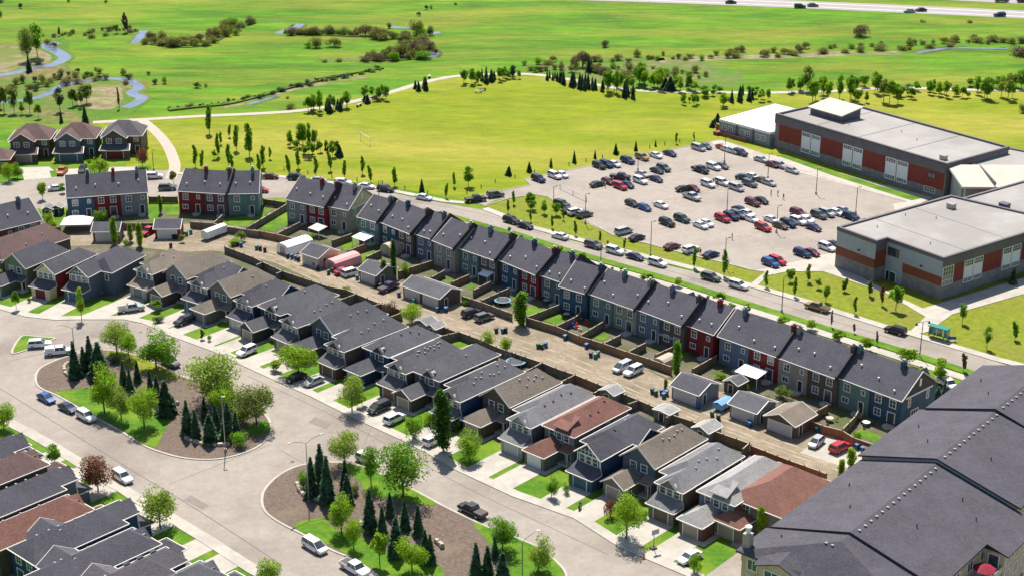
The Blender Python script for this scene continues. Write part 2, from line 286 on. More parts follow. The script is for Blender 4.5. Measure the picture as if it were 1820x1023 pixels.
# gravel lane
sheet('gravel_lane', [(-20, 440), (80, 425), (150, 412), (250, 404), (340, 398), (420, 402), (470, 422), (530, 443), (600, 464), (700, 498), (800, 530), (880, 546), (960, 570), (1030, 603), (1110, 637), (1180, 672), (1240, 690), (1330, 702), (1420, 748), (1500, 770), (1560, 800), (1570, 850), (1500, 862), (1420, 838), (1330, 800), (1240, 768), (1180, 748), (1100, 718), (1020, 684), (960, 655), (870, 630), (800, 604), (730, 583), (640, 543), (560, 500), (490, 468), (430, 452), (380, 446), (330, 448), (200, 436), (100, 438), (0, 462)], .045, grav)
sheet('parking_pad', [(1300, 1060), (1240, 1015), (1290, 985), (1330, 900), (1480, 800), (1560, 790), (1700, 700), (1840, 690), (2300, 900), (2300, 1800), (1000, 1800)], .03, asph)
sheet('parking_pad', [R(1360, 560, 240, 960), R(1360, 560, 430, 830), R(1360, 560, 800, 1000), R(1360, 560, 640, 1090)], .06, conc)
# lower street with its islands
nk = [(-30, 542), (0, 550), (46, 563), (99, 569), (142, 568), (221, 568), (254, 575), (300, 596), (381, 626), (450, 659), (552, 705), (628, 743), (717, 784), (765, 809), (813, 837), (910, 882), (1019, 921), (1093, 968), (1147, 993), (1240, 1032)]
sk = [(560, 1060), (460, 1007), (381, 956), (318, 918), (259, 885), (229, 865), (198, 849), (152, 819), (107, 791), (58, 763), (28, 748), (-30, 722)]
sheet('street', nk + [(1300, 1060)] + sk, .035, asph)
def off(px, d):
    pts = [Vector(P(*p)[:2]) for p in px]; o = []
    for i in range(len(pts)):
        t = (pts[min(i + 1, len(pts) - 1)] - pts[max(i - 1, 0)]).normalized(); o.append(pts[i] + Vector((-t.y, t.x)) * d)
    return [(p.x, p.y) for p in o]
def strip(name, px, d0, d1, z, m):
    a = off(px, d0); c = off(px, d1); b = MB()
    for i in range(len(a) - 1):
        b.add([(*a[i], z), (*a[i + 1], z), (*c[i + 1], z), (*c[i], z)], [(0, 1, 2, 3)]); b.add([(*a[i], z), (*a[i + 1], z), (*a[i + 1], 0), (*a[i], 0)], [(0, 3, 2, 1)])
        b.add([(*c[i], z), (*c[i + 1], z), (*c[i + 1], 0), (*c[i], 0)], [(0, 1, 2, 3)])
    return struct(name, b, m)
strip('sidewalk', nk, 0, 2.1, .15, conc)
strip('sidewalk', sk, 0, 2.3, .15, conc)
ribbon('road_marking', [(0, 690), (60, 727), (152, 784), (250, 845), (330, 892), (420, 950), (500, 1003)], .14, .06, mat('crack_seal', (.16, .145, .13), rough=.9), 1)
isl1 = smooth_poly([(60, 672), (66, 657), (80, 648), (108, 636), (150, 624), (200, 620), (250, 632), (292, 654), (325, 669), (400, 690), (450, 712), (478, 740), (485, 758), (482, 775), (460, 796), (420, 811), (381, 818), (340, 817), (305, 811), (254, 794), (216, 768), (178, 748), (132, 722), (99, 702), (66, 690)], 2)
isl2 = smooth_poly([(463, 886), (466, 872), (486, 849), (514, 832), (544, 823), (592, 820), (638, 824), (690, 846), (742, 872), (783, 895), (813, 910), (872, 938), (920, 955), (960, 972), (992, 997), (1012, 1020), (1010, 1070), (750, 1070), (680, 1036), (666, 1020), (623, 992), (587, 979), (539, 951), (501, 933), (473, 915), (464, 900)], 2)
isl3 = smooth_poly([(18, 627), (26, 610), (38, 595.6), (55, 596), (71, 598), (104, 600), (89, 607), (50, 622), (25, 630)], 1)
def shrink(px, d):
    pts = [Vector(P(*p)[:2]) for p in px]; n = len(pts); A = sum(pts[i].x * pts[(i + 1) % n].y - pts[(i + 1) % n].x * pts[i].y for i in range(n)); sg = 1 if A > 0 else -1; o = []
    for i in range(n):
        t = (pts[(i + 1) % n] - pts[i - 1]).normalized(); o.append(pts[i] + Vector((-t.y, t.x)) * d * sg)
    return [(p.x, p.y) for p in o]
for px, m in ((isl1, mulch), (isl2, mulch), (isl3, lawn)):
    b = MB(); b.prism([P(*p)[:2] for p in px], 0, .17); struct('kerb', b, conc)
    b = MB(); b.prism(shrink(px, .45), .1, .2); struct('traffic_island', b, m)
sheet('island_lawn', [(97, 697), (150, 690), (178, 690), (200, 705), (250, 718), (303, 748), (291, 770), (277, 797), (254, 790), (216, 764), (178, 744), (132, 718), (100, 700)], .225, lawn)
sheet('island_lawn', smooth_poly([(185, 626), (205, 623), (250, 634), (292, 656), (324, 671), (300, 676), (270, 668), (235, 655), (200, 640)], 1), .225, lawny)
sheet('island_lawn', smooth_poly([(430, 760), (470, 745), (482, 758), (478, 772), (450, 775)], 1), .225, lawn)
sheet('island_lawn', smooth_poly([(518, 932), (550, 924), (578, 920), (590, 940), (640, 952), (700, 990), (760, 1000), (790, 1008), (785, 1060), (730, 1055), (640, 998), (590, 972), (540, 950)], 1), .225, lawn)
sheet('island_lawn', smooth_poly([(592, 822), (640, 828), (690, 850), (742, 876), (780, 896), (760, 900), (700, 888), (650, 880), (640, 855)], 1), .225, lawn)
sheet('island_lawn', smooth_poly([(838, 925), (875, 942), (920, 958), (960, 975), (990, 1000), (1005, 1025), (1000, 1060), (900, 1060), (880, 980), (850, 945)], 1), .225, lawn)

# ------------------------------------------------ windows, doors, roofs
_mc = {}
def cached(key, fn):
    if key not in _mc: _mc[key] = fn()
    return _mc[key]
def win(parent, x, y, z, rz, w=1.4, h=1.4, cols=2, rows=2, bl=False, tm=None, name='window'):
    """window on a wall whose outward normal is local -y turned by rz; z is the sill height"""
    tm = tm or trim
    def fr():
        b = MB(); t = .145; d = .07
        for a in ((-w / 2 - t, w / 2 + t, -d, .02, -t, 0), (-w / 2 - t, w / 2 + t, -d, .02, h, h + t), (-w / 2 - t, -w / 2, -d, .02, 0, h), (w / 2, w / 2 + t, -d, .02, 0, h)): b.box(*a)
        for i in range(1, cols): x0 = -w / 2 + w * i / cols; b.box(x0 - .045, x0 + .045, -.05, -.005, 0, h)
        for i in range(1, rows): z0 = h * i / rows; b.box(-w / 2, w / 2, -.045, -.006, z0 - .03, z0 + .03)
        return b.mesh('window', tm)
    def pn(): b = MB(); b.box(-w / 2, w / 2, -.03, .0, 0, h); return b.mesh('pane', blind if bl else glass)
    o = link(name, cached(('w', w, h, cols, rows, tm.name), fr), parent, (x, y, z), rz)
    link('pane', cached(('p', w, h, bl), pn), o); return o
def door(parent, x, y, rz, w=1., h=2.1, m=None, z=0.15, garage=False):
    m = m or darkm
    def dr():
        b = MB(); b.box(-w / 2, w / 2, -.04, .0, 0, h)
        if garage:
            for i in range(1, 4): b.box(-w / 2 + .05, w / 2 - .05, -.05, -.03, h * i / 4 - .015, h * i / 4 + .015)
        else: b.box(-w * .3, w * .3, -.055, -.03, h * .5, h * .92)
        return b.mesh('door', m)
    def fr():
        b = MB(); t = .14
        for a in ((-w / 2 - t, -w / 2, -.08, .02, 0, h + t), (w / 2, w / 2 + t, -.08, .02, 0, h + t), (-w / 2, w / 2, -.08, .02, h, h + t)): b.box(*a)
        return b.mesh('door_frame', trim)
    nm = 'garage_door' if garage else 'door'
    o = link(nm, cached(('d', w, h, m.name, garage), dr), parent, (x, y, z), rz)
    link('door_frame', cached(('df', w, h), fr), o); return o
def hiproof(x0, x1, y0, y1, z, rise, hf=0., hb=0., ax='y'):
    """polygons of a gable or hip roof; hf/hb are the set-backs of the ridge ends"""
    if ax == 'y':
        xm = (x0 + x1) / 2; a, b_, c, d = (x0, y0, z), (x1, y0, z), (x1, y1, z), (x0, y1, z); r0, r1 = (xm, y0 + hf, z + rise), (xm, y1 - hb, z + rise)
        o = [(b_, c, r1, r0), (d, a, r0, r1)]
        if hf: o.append((a, b_, r0))
        if hb: o.append((c, d, r1))
    else:
        ym = (y0 + y1) / 2; a, b_, c, d = (x0, y0, z), (x1, y0, z), (x1, y1, z), (x0, y1, z); r0, r1 = (x0 + hf, ym, z + rise), (x1 - hb, ym, z + rise)
        o = [(a, b_, r1, r0), (c, d, r0, r1)]
        if hf: o.append((d, a, r0))
        if hb: o.append((b_, c, r1))
    return o
gutm = mat('gutter', (.68, .66, .61), rough=.4)
def roof(parent, polys, m, name='roof', th=.2, fm=None, g=.14):
    b = MB(); b.slab(polys, th, g=.0 if fm or g == 0 else g); return link(name, b.mesh(name, [m, fm or fasc, gutm]), parent)
def gwall(b, x0, x1, y0, y1, z0, z, rise=0, f=True, k=True, mi=0):
    """wall box with optional gable triangles front and back"""
    b.box(x0, x1, y0, y1, z0, z, mi)
    if rise:
        xm = (x0 + x1) / 2
        if f: b.add([(x0, y0, z), (x1, y0, z), (xm, y0, z + rise), (x0, y0 + .2, z), (x1, y0 + .2, z), (xm, y0 + .2, z + rise)], [(0, 1, 2), (5, 4, 3)], mi)
        if k: b.add([(x0, y1, z), (x1, y1, z), (xm, y1, z + rise), (x0, y1 - .2, z), (x1, y1 - .2, z), (xm, y1 - .2, z + rise)], [(2, 1, 0), (3, 4, 5)], mi)
def vents(rf, n, x0, x1, ya, yb, zf, m=None, seed=0):
    """small box vents on a roof slope; zf gives the height of the slope at x"""
    m = m or mat('vent_metal', (.30, .29, .29), rough=.6); rnd = random.Random(seed)
    def mk(): b = MB(); b.box(-.13, .13, -.13, .13, -.15, .17); b.box(-.16, .16, -.16, .16, .12, .18); return b.mesh('roof_vent', m)
    for i in range(n):
        y = ya + (yb - ya) * (i + .5) / n + rnd.uniform(-.3, .3); x = x0 + (x1 - x0) * rnd.random()
        link('roof_vent', cached(('v', m.name), mk), rf, (x, y, zf(x)))

# ------------------------------------------------ narrow houses along the lower street
def house(nm, label, FR, ang, kind, wall, front, rf, gd='lgray', gable='small', Wd=6.9, Ln=15., ze=5.6, back=False, G=5.4, groof='hip', tm=None, group=None, vent=5, vm=None, tw=True, bands=True, world=None, wall2=None):
    x, y, _ = world if world else P(FR[0], FR[1], ze + .1)
    a = radians(ang - 90)
    t = thing(nm, label, 'house', (x - (cos(a) * .4 - sin(a) * .4) if not world else x, y - (sin(a) * .4 + cos(a) * .4) * -1 if not world else y, 0), a, group or 'houses along the lower street')
    wm, fm, rm = W(wall), W(front), RF(rf); sx = -Wd; pitch = .62
    W1 = 5.15
    fr = MB(); side = MB()
    if kind == 'S':
        side.box(sx, 0, 3.6, Ln, 0, ze); side.box(-W1, 0, .12, 3.6, 0, ze)
        fr.box(-W1, 0, 0, .12, 2.6, ze)
        rise = Wd / 2 * pitch
        r = roof(t, hiproof(sx - .4, .4, 3.2, Ln + .4, ze, rise + .25, 2.6, 2.6), rm)
        rz = (W1 + .8) / 2 * (rise + .25) / (Wd / 2 + .4)
        if gable == 'big':
            roof(t, hiproof(-W1 - .4, .4, -.45, 7.5, ze - .02, rz * 1.25, 0, 2), rm)
            fr.add([(-W1, 0, ze), (0, 0, ze), (-W1 / 2, 0, ze + rz * 1.25 - .45)], [(0, 1, 2)])
        else:
            roof(t, hiproof(-W1 - .4, .4, -.4, 7.5, ze - .02, rz, 2.1, 2), rm)
            gb = MB(); gb.add([(-W1 / 2 - 1.5, -.3, ze - .1), (-W1 / 2 + 1.5, -.3, ze - .1), (-W1 / 2, -.3, ze + 1.2)], [(0, 1, 2)])
            g = link('front_gable', gb.mesh('front_gable', fm), t)
            b2 = MB(); b2.slab([((-W1 / 2 - 1.9, -.55, ze - .12), (-W1 / 2, -.55, ze + 1.5), (-W1 / 2, 2.2, ze + 1.5), (-W1 / 2 - 1.9, 0.6, ze + .16))[::-1], ((-W1 / 2 + 1.9, -.55, ze - .12), (-W1 / 2, -.55, ze + 1.5), (-W1 / 2, 2.2, ze + 1.5), (-W1 / 2 + 1.9, 0.6, ze + .16))], .12); link('gable_roof', b2.mesh('gable_roof', [rm, fasc]), g)
        # garage under the bay, with a skirt roof
        gb = MB(); gb.box(-W1, 0, -2.3, .1, 0, 2.7); link('garage', gb.mesh('garage', W(wall2) if wall2 else fm), t)
        roof(t, [((-W1 - .35, -2.75, 2.65), (.35, -2.75, 2.65), (.05, -.02, 3.95), (-W1 - .05, -.02, 3.95)), ((.35, -2.75, 2.65), (.35, -.02, 2.72), (.05, -.02, 3.95)), ((-W1 - .35, -.02, 2.72), (-W1 - .35, -2.75, 2.65), (-W1 - .05, -.02, 3.95))], rm, 'garage_roof')
        door(t, -W1 / 2, -2.3, 0, 2.9, 2.15, W_door(gd), .05, True)
        n = 3 if tw else 2
        for i in range(n):
            win(t, -W1 * (i + .8) / (n + .6), 0, 4.0, 0, 1.05, 1.35, 1, 2)
        for xx in (-W1 - .06, .0): # white corner boards
            pass
        cb = MB()
        for xx in (-W1, -.16): cb.box(xx - .02, xx + .18, -.04, .15, 2.72 if True else 0, ze)
        cb.box(-W1 + .18, -.18, -.05, -.001, 3.62, 3.82); cb.box(-W1 + .18, -.18, -.05, -.001, ze - .18, ze - .0)
        if gable == 'big' or bands:
            if gable == 'big':
                zt = ze + rz * 1.25 - .6
                for f in (-.9, -.45, 0, .45, .9):
                    xx = -W1 / 2 + f * W1 / 2 * .75; hh = (zt - ze) * (1 - abs(f) * .75)
                    cb.box(xx - .05, xx + .05, -.04, -.001, ze + .02, ze + hh)
                cb.box(-W1 + 1, -1, -.045, -.002, ze + .55, ze + .66)
        link('trim_boards', cb.mesh('trim_boards', tm or trim), t)
        # entry on the left, recessed
        door(t, (-W1 + sx) / 2 - .05, 3.6, 0, .95, 2.1, darkm, .3) if Wd > 7 else None
        win(t, (-W1 + sx) / 2 - .05, 3.6, 3.9, 0, .8, 1.1, 1, 2) if Wd > 7 else None
    else:
        rise = Wd / 2 * pitch
        side.box(sx, 0, .12, Ln, 0, ze); fr.box(sx, 0, 0, .12, 0, ze)
        if gable == 'big':
            gx0, gx1 = sx - .4, .4; rz = rise * 1.25
            r = roof(t, hiproof(gx0, gx1, -.5, Ln + .4, ze, rz + .25, 0, 3), rm)
            fr.add([(sx, 0, ze), (0, 0, ze), (sx / 2, 0, ze + rz)], [(0, 1, 2)]); rise = rz
            bb = MB(); bb.box(-.05, .05, 0, .05, 0, 1); 
            cb = MB(); z1 = ze + rz + .1
            for sgn in (-1, 1):
                p0 = (sx / 2 + sgn * (Wd / 2 + .42), -.53, ze - .2); p1 = (sx / 2, -.53, z1 + .1); q0 = (p0[0], -.53, p0[2] + .28); q1 = (sx / 2, -.53, z1 + .4 - .1)
                vs = [p0, p1, q1, q0] + [(v[0], -.47, v[2]) for v in (p0, p1, q1, q0)]
                cb.add(vs, [(0, 1, 2, 3), (4, 7, 6, 5), (3, 2, 6, 7), (0, 4, 5, 1)])
            link('barge_board', cb.mesh('barge_board', tm or fasc), t)
        else:
            r = roof(t, hiproof(sx - .4, .4, -.4, Ln + .4, ze, rise + .25, 3.2, 3.2), rm)
            gb = MB(); gx = sx * .42; gb.box(gx - 1.3, gx + 1.3, .3, 3.0, ze - .1, ze + .95)
            g = link('dormer', gb.mesh('dormer', darkm if gable == 'shed' else fm), t)
            b2 = MB(); b2.slab([((gx - 1.8, -.5, ze + .95), (gx + 1.8, -.5, ze + .95), (gx + 1.4, 3.6, ze + 2.05), (gx - 1.4, 3.6, ze + 2.05))] if gable == 'shed' else [((gx - 1.8, -.4, ze - .1), (gx, -.4, ze + 1.5), (gx, 2.8, ze + 1.6), (gx - 1.8, 1.2, ze + .5))[::-1], ((gx + 1.8, -.4, ze - .1), (gx, -.4, ze + 1.5), (gx, 2.8, ze + 1.6), (gx + 1.8, 1.2, ze + .5))], .14)
            link('dormer_roof', b2.mesh('dormer_roof', [rm, fasc]), g)
        gw = 4.5
        gb = MB(); gwall(gb, sx, sx + gw, -G, -.002, 0, 2.75, 1.5 if groof == 'gable' else 0, True, False); link('garage', gb.mesh('garage', W(wall2) if wall2 else W(wall)), t)
        roof(t, hiproof(sx - .35, sx + gw + .35, -G - .4, -.05, 2.72, 1.65, 0 if groof == 'gable' else 2.1, 0), rm, 'garage_roof')
        door(t, sx + gw / 2, -G, 0, 2.9, 2.15, W_door(gd), .05, True)
        # entry porch on the right
        gb = MB(); gb.box(sx + gw + .36, .2, -1.9, -.03, 2.7, 2.86); gb.slab([((sx + gw + .36, -2.0, 2.87), (.3, -2.0, 2.87), (.3, -.02, 3.6), (sx + gw + .36, -.02, 3.6))], .12, 1, 0); gb.box(-.25, -.02, -1.75, -1.5, 0, 2.7); gb.box(sx + gw + .1, 0, -1.8, -.03, 0, .35)
        link('porch', gb.mesh('porch', [fasc, rm]), t)
        door(t, -1.3, -.0, 0, .95, 2.1, darkm, .36)
        n = 3 if gable == 'shed' else 2
        for i in range(n): win(t, sx + Wd * (i + 1.0) / (n + 1.), 0, 3.95, 0, 1.0 if n > 2 else 1.2, 1.3, 1, 2)
    if any(k_ in label for k_ in ('lattice', 'cross gabled', 'three dark skylights', 'pale garage door above the white jeep', 'half timbered gable', 'line of white vents near')):
        yc0 = Ln * .5; side.box(sx - .02, 1.1, yc0 + .5, yc0 + 6.5, 0, ze - .02); rc = 3.5 * .62
        side.add([(1.1, yc0 + .5, ze), (1.1, yc0 + 6.5, ze), (1.1, yc0 + 3.5, ze + rc - .1), (1.0, yc0 + .5, ze), (1.0, yc0 + 6.5, ze), (1.0, yc0 + 3.5, ze + rc - .1)], [(0, 1, 2), (5, 4, 3)])
        roof(t, hiproof(-Wd / 2 - .5, 1.55, yc0, yc0 + 7, ze - .03, rc, 0, 0, 'x'), rm, 'cross_roof')
    if 'three dark skylights' in label:
        for k_ in range(3): c_ = MB(); c_.box(-.35, .35, -.5, .5, -.1, .14); link('skylight', c_.mesh('skylight', glass), t, (-1.6, 3.4 + k_ * 2.4, ze + 1.6))
    if FR and label.startswith('blue grey house standing'):
        side.box(.02, 3.0, 4.6, Ln - .1, 0, ze - .1); roof(t, hiproof(-4, 3.4, 4.2, Ln + .3, ze - .1, 2.4, 2.4, 2.4), rm, 'side_roof'); win(t, 1.5, 4.6, 3.4, 0, .8, 1.3, 1, 2)
    link('wall', side.mesh('wall', wm), t); link('front_wall', fr.mesh('front_wall', fm), t)
    ff = link('foundation', cached(('fd', kind, Wd, Ln), lambda: fdn(kind, sx, W1, Ln)), t)
    # rear and side openings
    for xx in (sx * .28, sx * .72): win(t, xx, Ln, 3.7, pi, 1.3, 1.3)
    door(t, sx * .3, Ln, pi, 1.7, 2.1, glass, .5)
    win(t, 0, Ln * .62, 3.9, pi / 2, .8, .9, 1, 1)
    sl = (rise + .25) / (Wd / 2 + .4)
    if vent:
        vents(r, vent, -1.4, -2.9, 5, Ln - 2.6, lambda q: ze + (.4 - q) * sl, vm, seed=int(x * 10))
    return t
def fdn(kind, sx, W1, Ln):
    b = MB()
    b.box(sx - .04, .04, (3.5 if kind == 'S' else 0) + .2, Ln + .04, 0, .35); return b.mesh('foundation', conc)
def W_door(n):
    return mat('door_' + n, *{'lgray': ((.50, .50, .50),), 'white': ((.68, .67, .65),), 'tan': ((.33, .28, .23),), 'blue': ((.06, .12, .17),), 'brown': ((.16, .11, .085),), 'dred': ((.15, .02, .02),), 'gray': ((.22, .22, .23),)}[n], rough=.6)
HL = [
 # name, FR px, angle, kind, wall, front, roof, garage door, gable, groof, label
 ((1311, 895), 48, 'H', 'maroon', 'bluegray', 'light', 'tan', 'shed', 'hip', 'brick sided house with pale grey roof beside the pink brown roof', 16.5, 0),
 ((1219, 872.8), 48, 'S', 'brown', 'taupe', 'gray', 'brown', 'small', 'hip', 'house with grey brown roof, three window bay and brown garage', 17.2, 5),
 ((1170, 829.4), 48, 'H', 'taupe', 'slate', 'tan', 'tan', 'big', 'gable', 'tan roofed house with steep slate gable behind the large kerbside tree', 14.5, 5),
 ((1073, 815.8), 48, 'S', 'navy', 'blue', 'char', 'blue', 'big', 'hip', 'deep blue house with white timber lattice gable and blue garage door', 17.0, 2),
 ((1026, 774.3), 48, 'H', 'taupe', 'gray', 'red', 'white', 'shed', 'hip', 'house with brick red hip roof and separate red garage roof', 15.5, 3),
 ((949, 757.7), 48, 'S', 'slate', 'lgray', 'gray', 'lgray', 'small', 'hip', 'white fronted house with slate grey roof and pale garage door', 17.4, 4),
 ((912, 720.6), 48, 'H', 'brown', 'brown', 'tan', 'tan', 'big', 'hip', 'brown house with tall pointed gable edged in white and brown roof', 14, 6),
 ((823, 711.4), 48, 'S', 'navy', 'dark', 'dark', 'gray', 'small', 'hip', 'near black house behind the tall columnar poplar', 17.5, 9),
 ((787, 675), 48, 'H', 'brown', 'taupe', 'dark', 'tan', 'small', 'gable', 'charcoal roofed house with taupe gable and tan garage behind the white parked car', 16.5, 1),
 ((726.4, 661.6), 48, 'S', 'brown', 'dark', 'dark', 'brown', 'small', 'hip', 'dark house with white bay window and a roof dotted with many vents', 15, 12),
 ((696.3, 632.4), 48, 'H', 'navy', 'navy', 'dark', 'tan', 'small', 'hip', 'navy house with white trimmed corner windows and curved garage roof', 14, 3),
 ((616.2, 622.6), 47, 'S', 'brown', 'maroon', 'dark', 'brown', 'small', 'hip', 'brown brick house with white corner boards and a timbered garage gable', 17, 4),
 ((597.6, 592.3), 47, 'H', 'taupe', 'slate', 'dark', 'tan', 'big', 'hip', 'charcoal house with a pale blue front gable beside the lime green tree', 14.5, 3),
 ((533.4, 579.7), 46, 'S', 'brown', 'brown', 'dark', 'tan', 'small', 'hip', 'brown house with shadowed gable just behind the lime green tree', 14.5, 4),
 ((503, 558.2), 46, 'H', 'dark', 'dark', 'dark', 'tan', 'small', 'gable', 'charcoal house with curved garage roof behind the white jeep', 15.4, 1),
 ((452.3, 542.6), 50, 'S', 'navy', 'lgray', 'char', 'lgray', 'small', 'hip', 'blue sided house with a white trimmed bay and pale garage door above the white jeep', 12.5, 2),
 ((415.4, 526), 50, 'H', 'taupe', 'taupe', 'tan', 'gray', 'big', 'hip', 'tan roofed house with vertical boarded gable and hipped garage', 13, 1),
 ((371.5, 510.4), 54, 'S', 'blue', 'slate', 'char', 'blue', 'small', 'gable', 'slate blue house with half timbered gable behind the black parked car', 12.5, 1),
 ((337, 494.8), 54, 'H', 'brown', 'gray', 'tan', 'gray', 'big', 'gable', 'brown roofed house with grey gable beside the front lawn with a dark shrub', 13, 0),
 ((274.7, 486), 56, 'S', 'dark', 'lgray', 'tan', 'gray', 'small', 'hip', 'dark sided house with tan roof and white bay beside the driveway with a silver truck', 12, 2),
 ((160, 491.4), 66, 'S', 'slate', 'slate', 'char', 'blue', 'big', 'hip', 'blue grey house standing alone right of the red house', 16.5, 0),
 ((100.6, 486.5), 64, 'S', 'red', 'cream', 'char', 'dred', 'big', 'hip', 'barn red house with charcoal roof at the left of the row', 14, 0),
 ((50, 476), 60, 'H', 'dgreen', 'sage', 'char', 'gray', 'big', 'hip', 'olive green house with pointed gable left of the red house', 13, 0),
 ((7.8, 461), 52, 'H', 'brown', 'brown', 'rb', 'gray', 'small', 'hip', 'brown house with large reddish brown roof at the left edge', 19, 2),
]
for i, (fr_, an, kd, wl, ft, rf_, gd_, gb_, gr_, lb, ln_, vn) in enumerate(HL):
    house('house', lb, fr_, an, kd, wl, ft, rf_, gd_, gb_, Ln=ln_, groof=gr_, vent=vn, Wd=6.9 if i not in (20, 21, 23) else (10 if i == 23 else 5.65),  vm=darkm if i in (3, 4, 5, 10) else None)
# pink-brown bungalow behind the apartment block
t = thing('house', 'house with broad pink brown hipped roof partly hidden by the apartment block', 'house', P(1392, 926, 0), radians(-42), 'houses along the lower street')
b = MB(); b.box(-6.5, 4, -7, 8, 0, 5.4); b.box(-6.5, -1.5, -11, -7, 0, 3); link('wall', b.mesh('wall', W('taupe')), t)
roof(t, hiproof(-7, 4.5, -7.5, 8.5, 5.4, 3.0, 4.5, 4.5), RF('red')); roof(t, hiproof(-7, -1, -11.5, -6, 2.9, 1.6, 2.5, 0), RF('red'), 'garage_roof')
win(t, -3, -7, 3.6, 0, 1.3, 1.3); door(t, -4, -11, 0, 2.9, 2.2, W_door('tan'), .05, True)

# bottom-left row: fronts look at the street, we see the roofs from behind
CL = [
 (R(0, 763, 240, 130), 'gray', 'char', 'charcoal roofed house at the left edge beside the curving street', 12, 'S', 'hip'),
 (R(0, 763, 330, 245), 'brown', 'rb', 'brown roofed house second from the top at the left edge', 14, 'H', 'hip'),
 (R(0, 763, 575, 365), 'slate', 'char', 'house with long charcoal roof and white vents beside the reddish tree', 20, 'S', 'hip'),
 (R(0, 763, 640, 560), 'brown', 'red', 'brick red roofed house between two charcoal roofs at the lower left', 17, 'H', 'hip'),
 (R(0, 763, 1010, 600), 'navy', 'char', 'navy house with cross gabled charcoal roof beside the pale green kerbside tree', 20, 'S', 'hip'),
 (R(0, 763, 1110, 800), 'gray', 'char', 'grey roofed house with a line of white vents near the bottom left', 19, 'H', 'hip'),
 (R(0, 763, 1350, 940), 'blue', 'purple', 'purplish roofed house with three dark skylights near the bottom left', 17, 'S', 'hip'),
 (R(0, 763, 1600, 1040), 'slate', 'dark', 'dark roofed house cut off by the bottom edge beside a small square lawn', 15, 'H', 'hip'),
]
for i, (pp, wl, rf_, lb, ln_, kd, gr_) in enumerate(CL):
    an = 228; ze = 5.6; x, y, _ = P(pp[0], pp[1], ze); a = radians(an - 90)
    # pp is the street-side eave corner on the lower right of the picture = local front-left corner
    ox = x + cos(a) * 7.0; oy = y + sin(a) * 7.0
    house('house', lb, None, an, kd, wl, wl, rf_, 'lgray', 'small', Ln=ln_, vent=7 if i in (2, 4, 5) else 3, group='houses at the lower left', world=(ox, oy, 0), G=4.5)

# three houses by the park path at the upper left, and their neighbour at the edge
def bighouse(label, cx, cy, wall, rfn, ang, gd, Wd=11., twin=True, brackets=False):
    t = thing('house', label, 'house', P(cx, cy, 0), radians(ang), 'detached houses by the park path')
    hw = Wd / 2; wm = W(wall); b = MB(); b.box(-hw, hw, 2.2, 12, 0, 5.5); link('wall', b.mesh('wall', wm), t)
    roof(t, hiproof(-hw - .5, hw + .5, 1.8, 12.5, 5.5, 3.4, 4.5, 4.5, 'x'), RF(rfn))
    b = MB(); gwall(b, -hw + .6, 1.6, 0, 2.3, 2.6, 5.5, 2.2, True, False); link('front_wall', b.mesh('front_wall', wm), t)
    roof(t, hiproof(-hw + .2, 2, -.5, 7, 5.48, 2.5, 0, 2), RF(rfn), 'front_roof')
    b = MB(); b.box(-hw + .3, 2.6, -2.6, 2.15, 0, 2.7); link('garage', b.mesh('garage', wm), t)
    roof(t, [((-hw - .1, -3.1, 2.65), (3, -3.1, 2.65), (2.7, -.02, 3.7), (-hw + .3, -.02, 3.7))], RF(rfn), 'garage_roof')
    door(t, (-hw + 2.9) / 2, -2.6, 0, 4.8, 2.2, W_door(gd), .05, True); door(t, hw - 1.2, 2.2, 0, 1, 2.1, darkm, .4)
    win(t, -hw + 2.3, 0, 3.9, 0, 1.3, 1.3); win(t, -.4, 0, 3.9, 0, 1.3, 1.3); win(t, hw - 1.4, 2.2, 3.9, 0, 1.1, 1.2)
    return t
bighouse('brown boarded house with mauve brown roof, leftmost of the three by the path', 53, 285, 'brown', 'rb', 4, 'tan')
bighouse('grey house with mauve hipped roof and blue garage door, middle of three by the path', 134, 283, 'slate', 'rb', 3, 'blue')
bighouse('dark brown house with purple grey roof and red garage door next to the path fork', 216, 278, 'brown', 'purple', 2, 'dred')
t = thing('house', 'small red walled house cut by the left edge next to a driveway', 'house', P(-12, 305, 0), radians(5), 'detached houses by the park path')
b = MB(); b.box(-6, 4.6, 0, 8, 0, 3.4); link('wall', b.mesh('wall', W('red')), t); roof(t, hiproof(-6.5, 5, -.5, 8.5, 3.4, 2.2, 3, 3, 'x'), RF('rb'))
win(t, 3, 0, 1.2, 0, 1.1, 1.2)

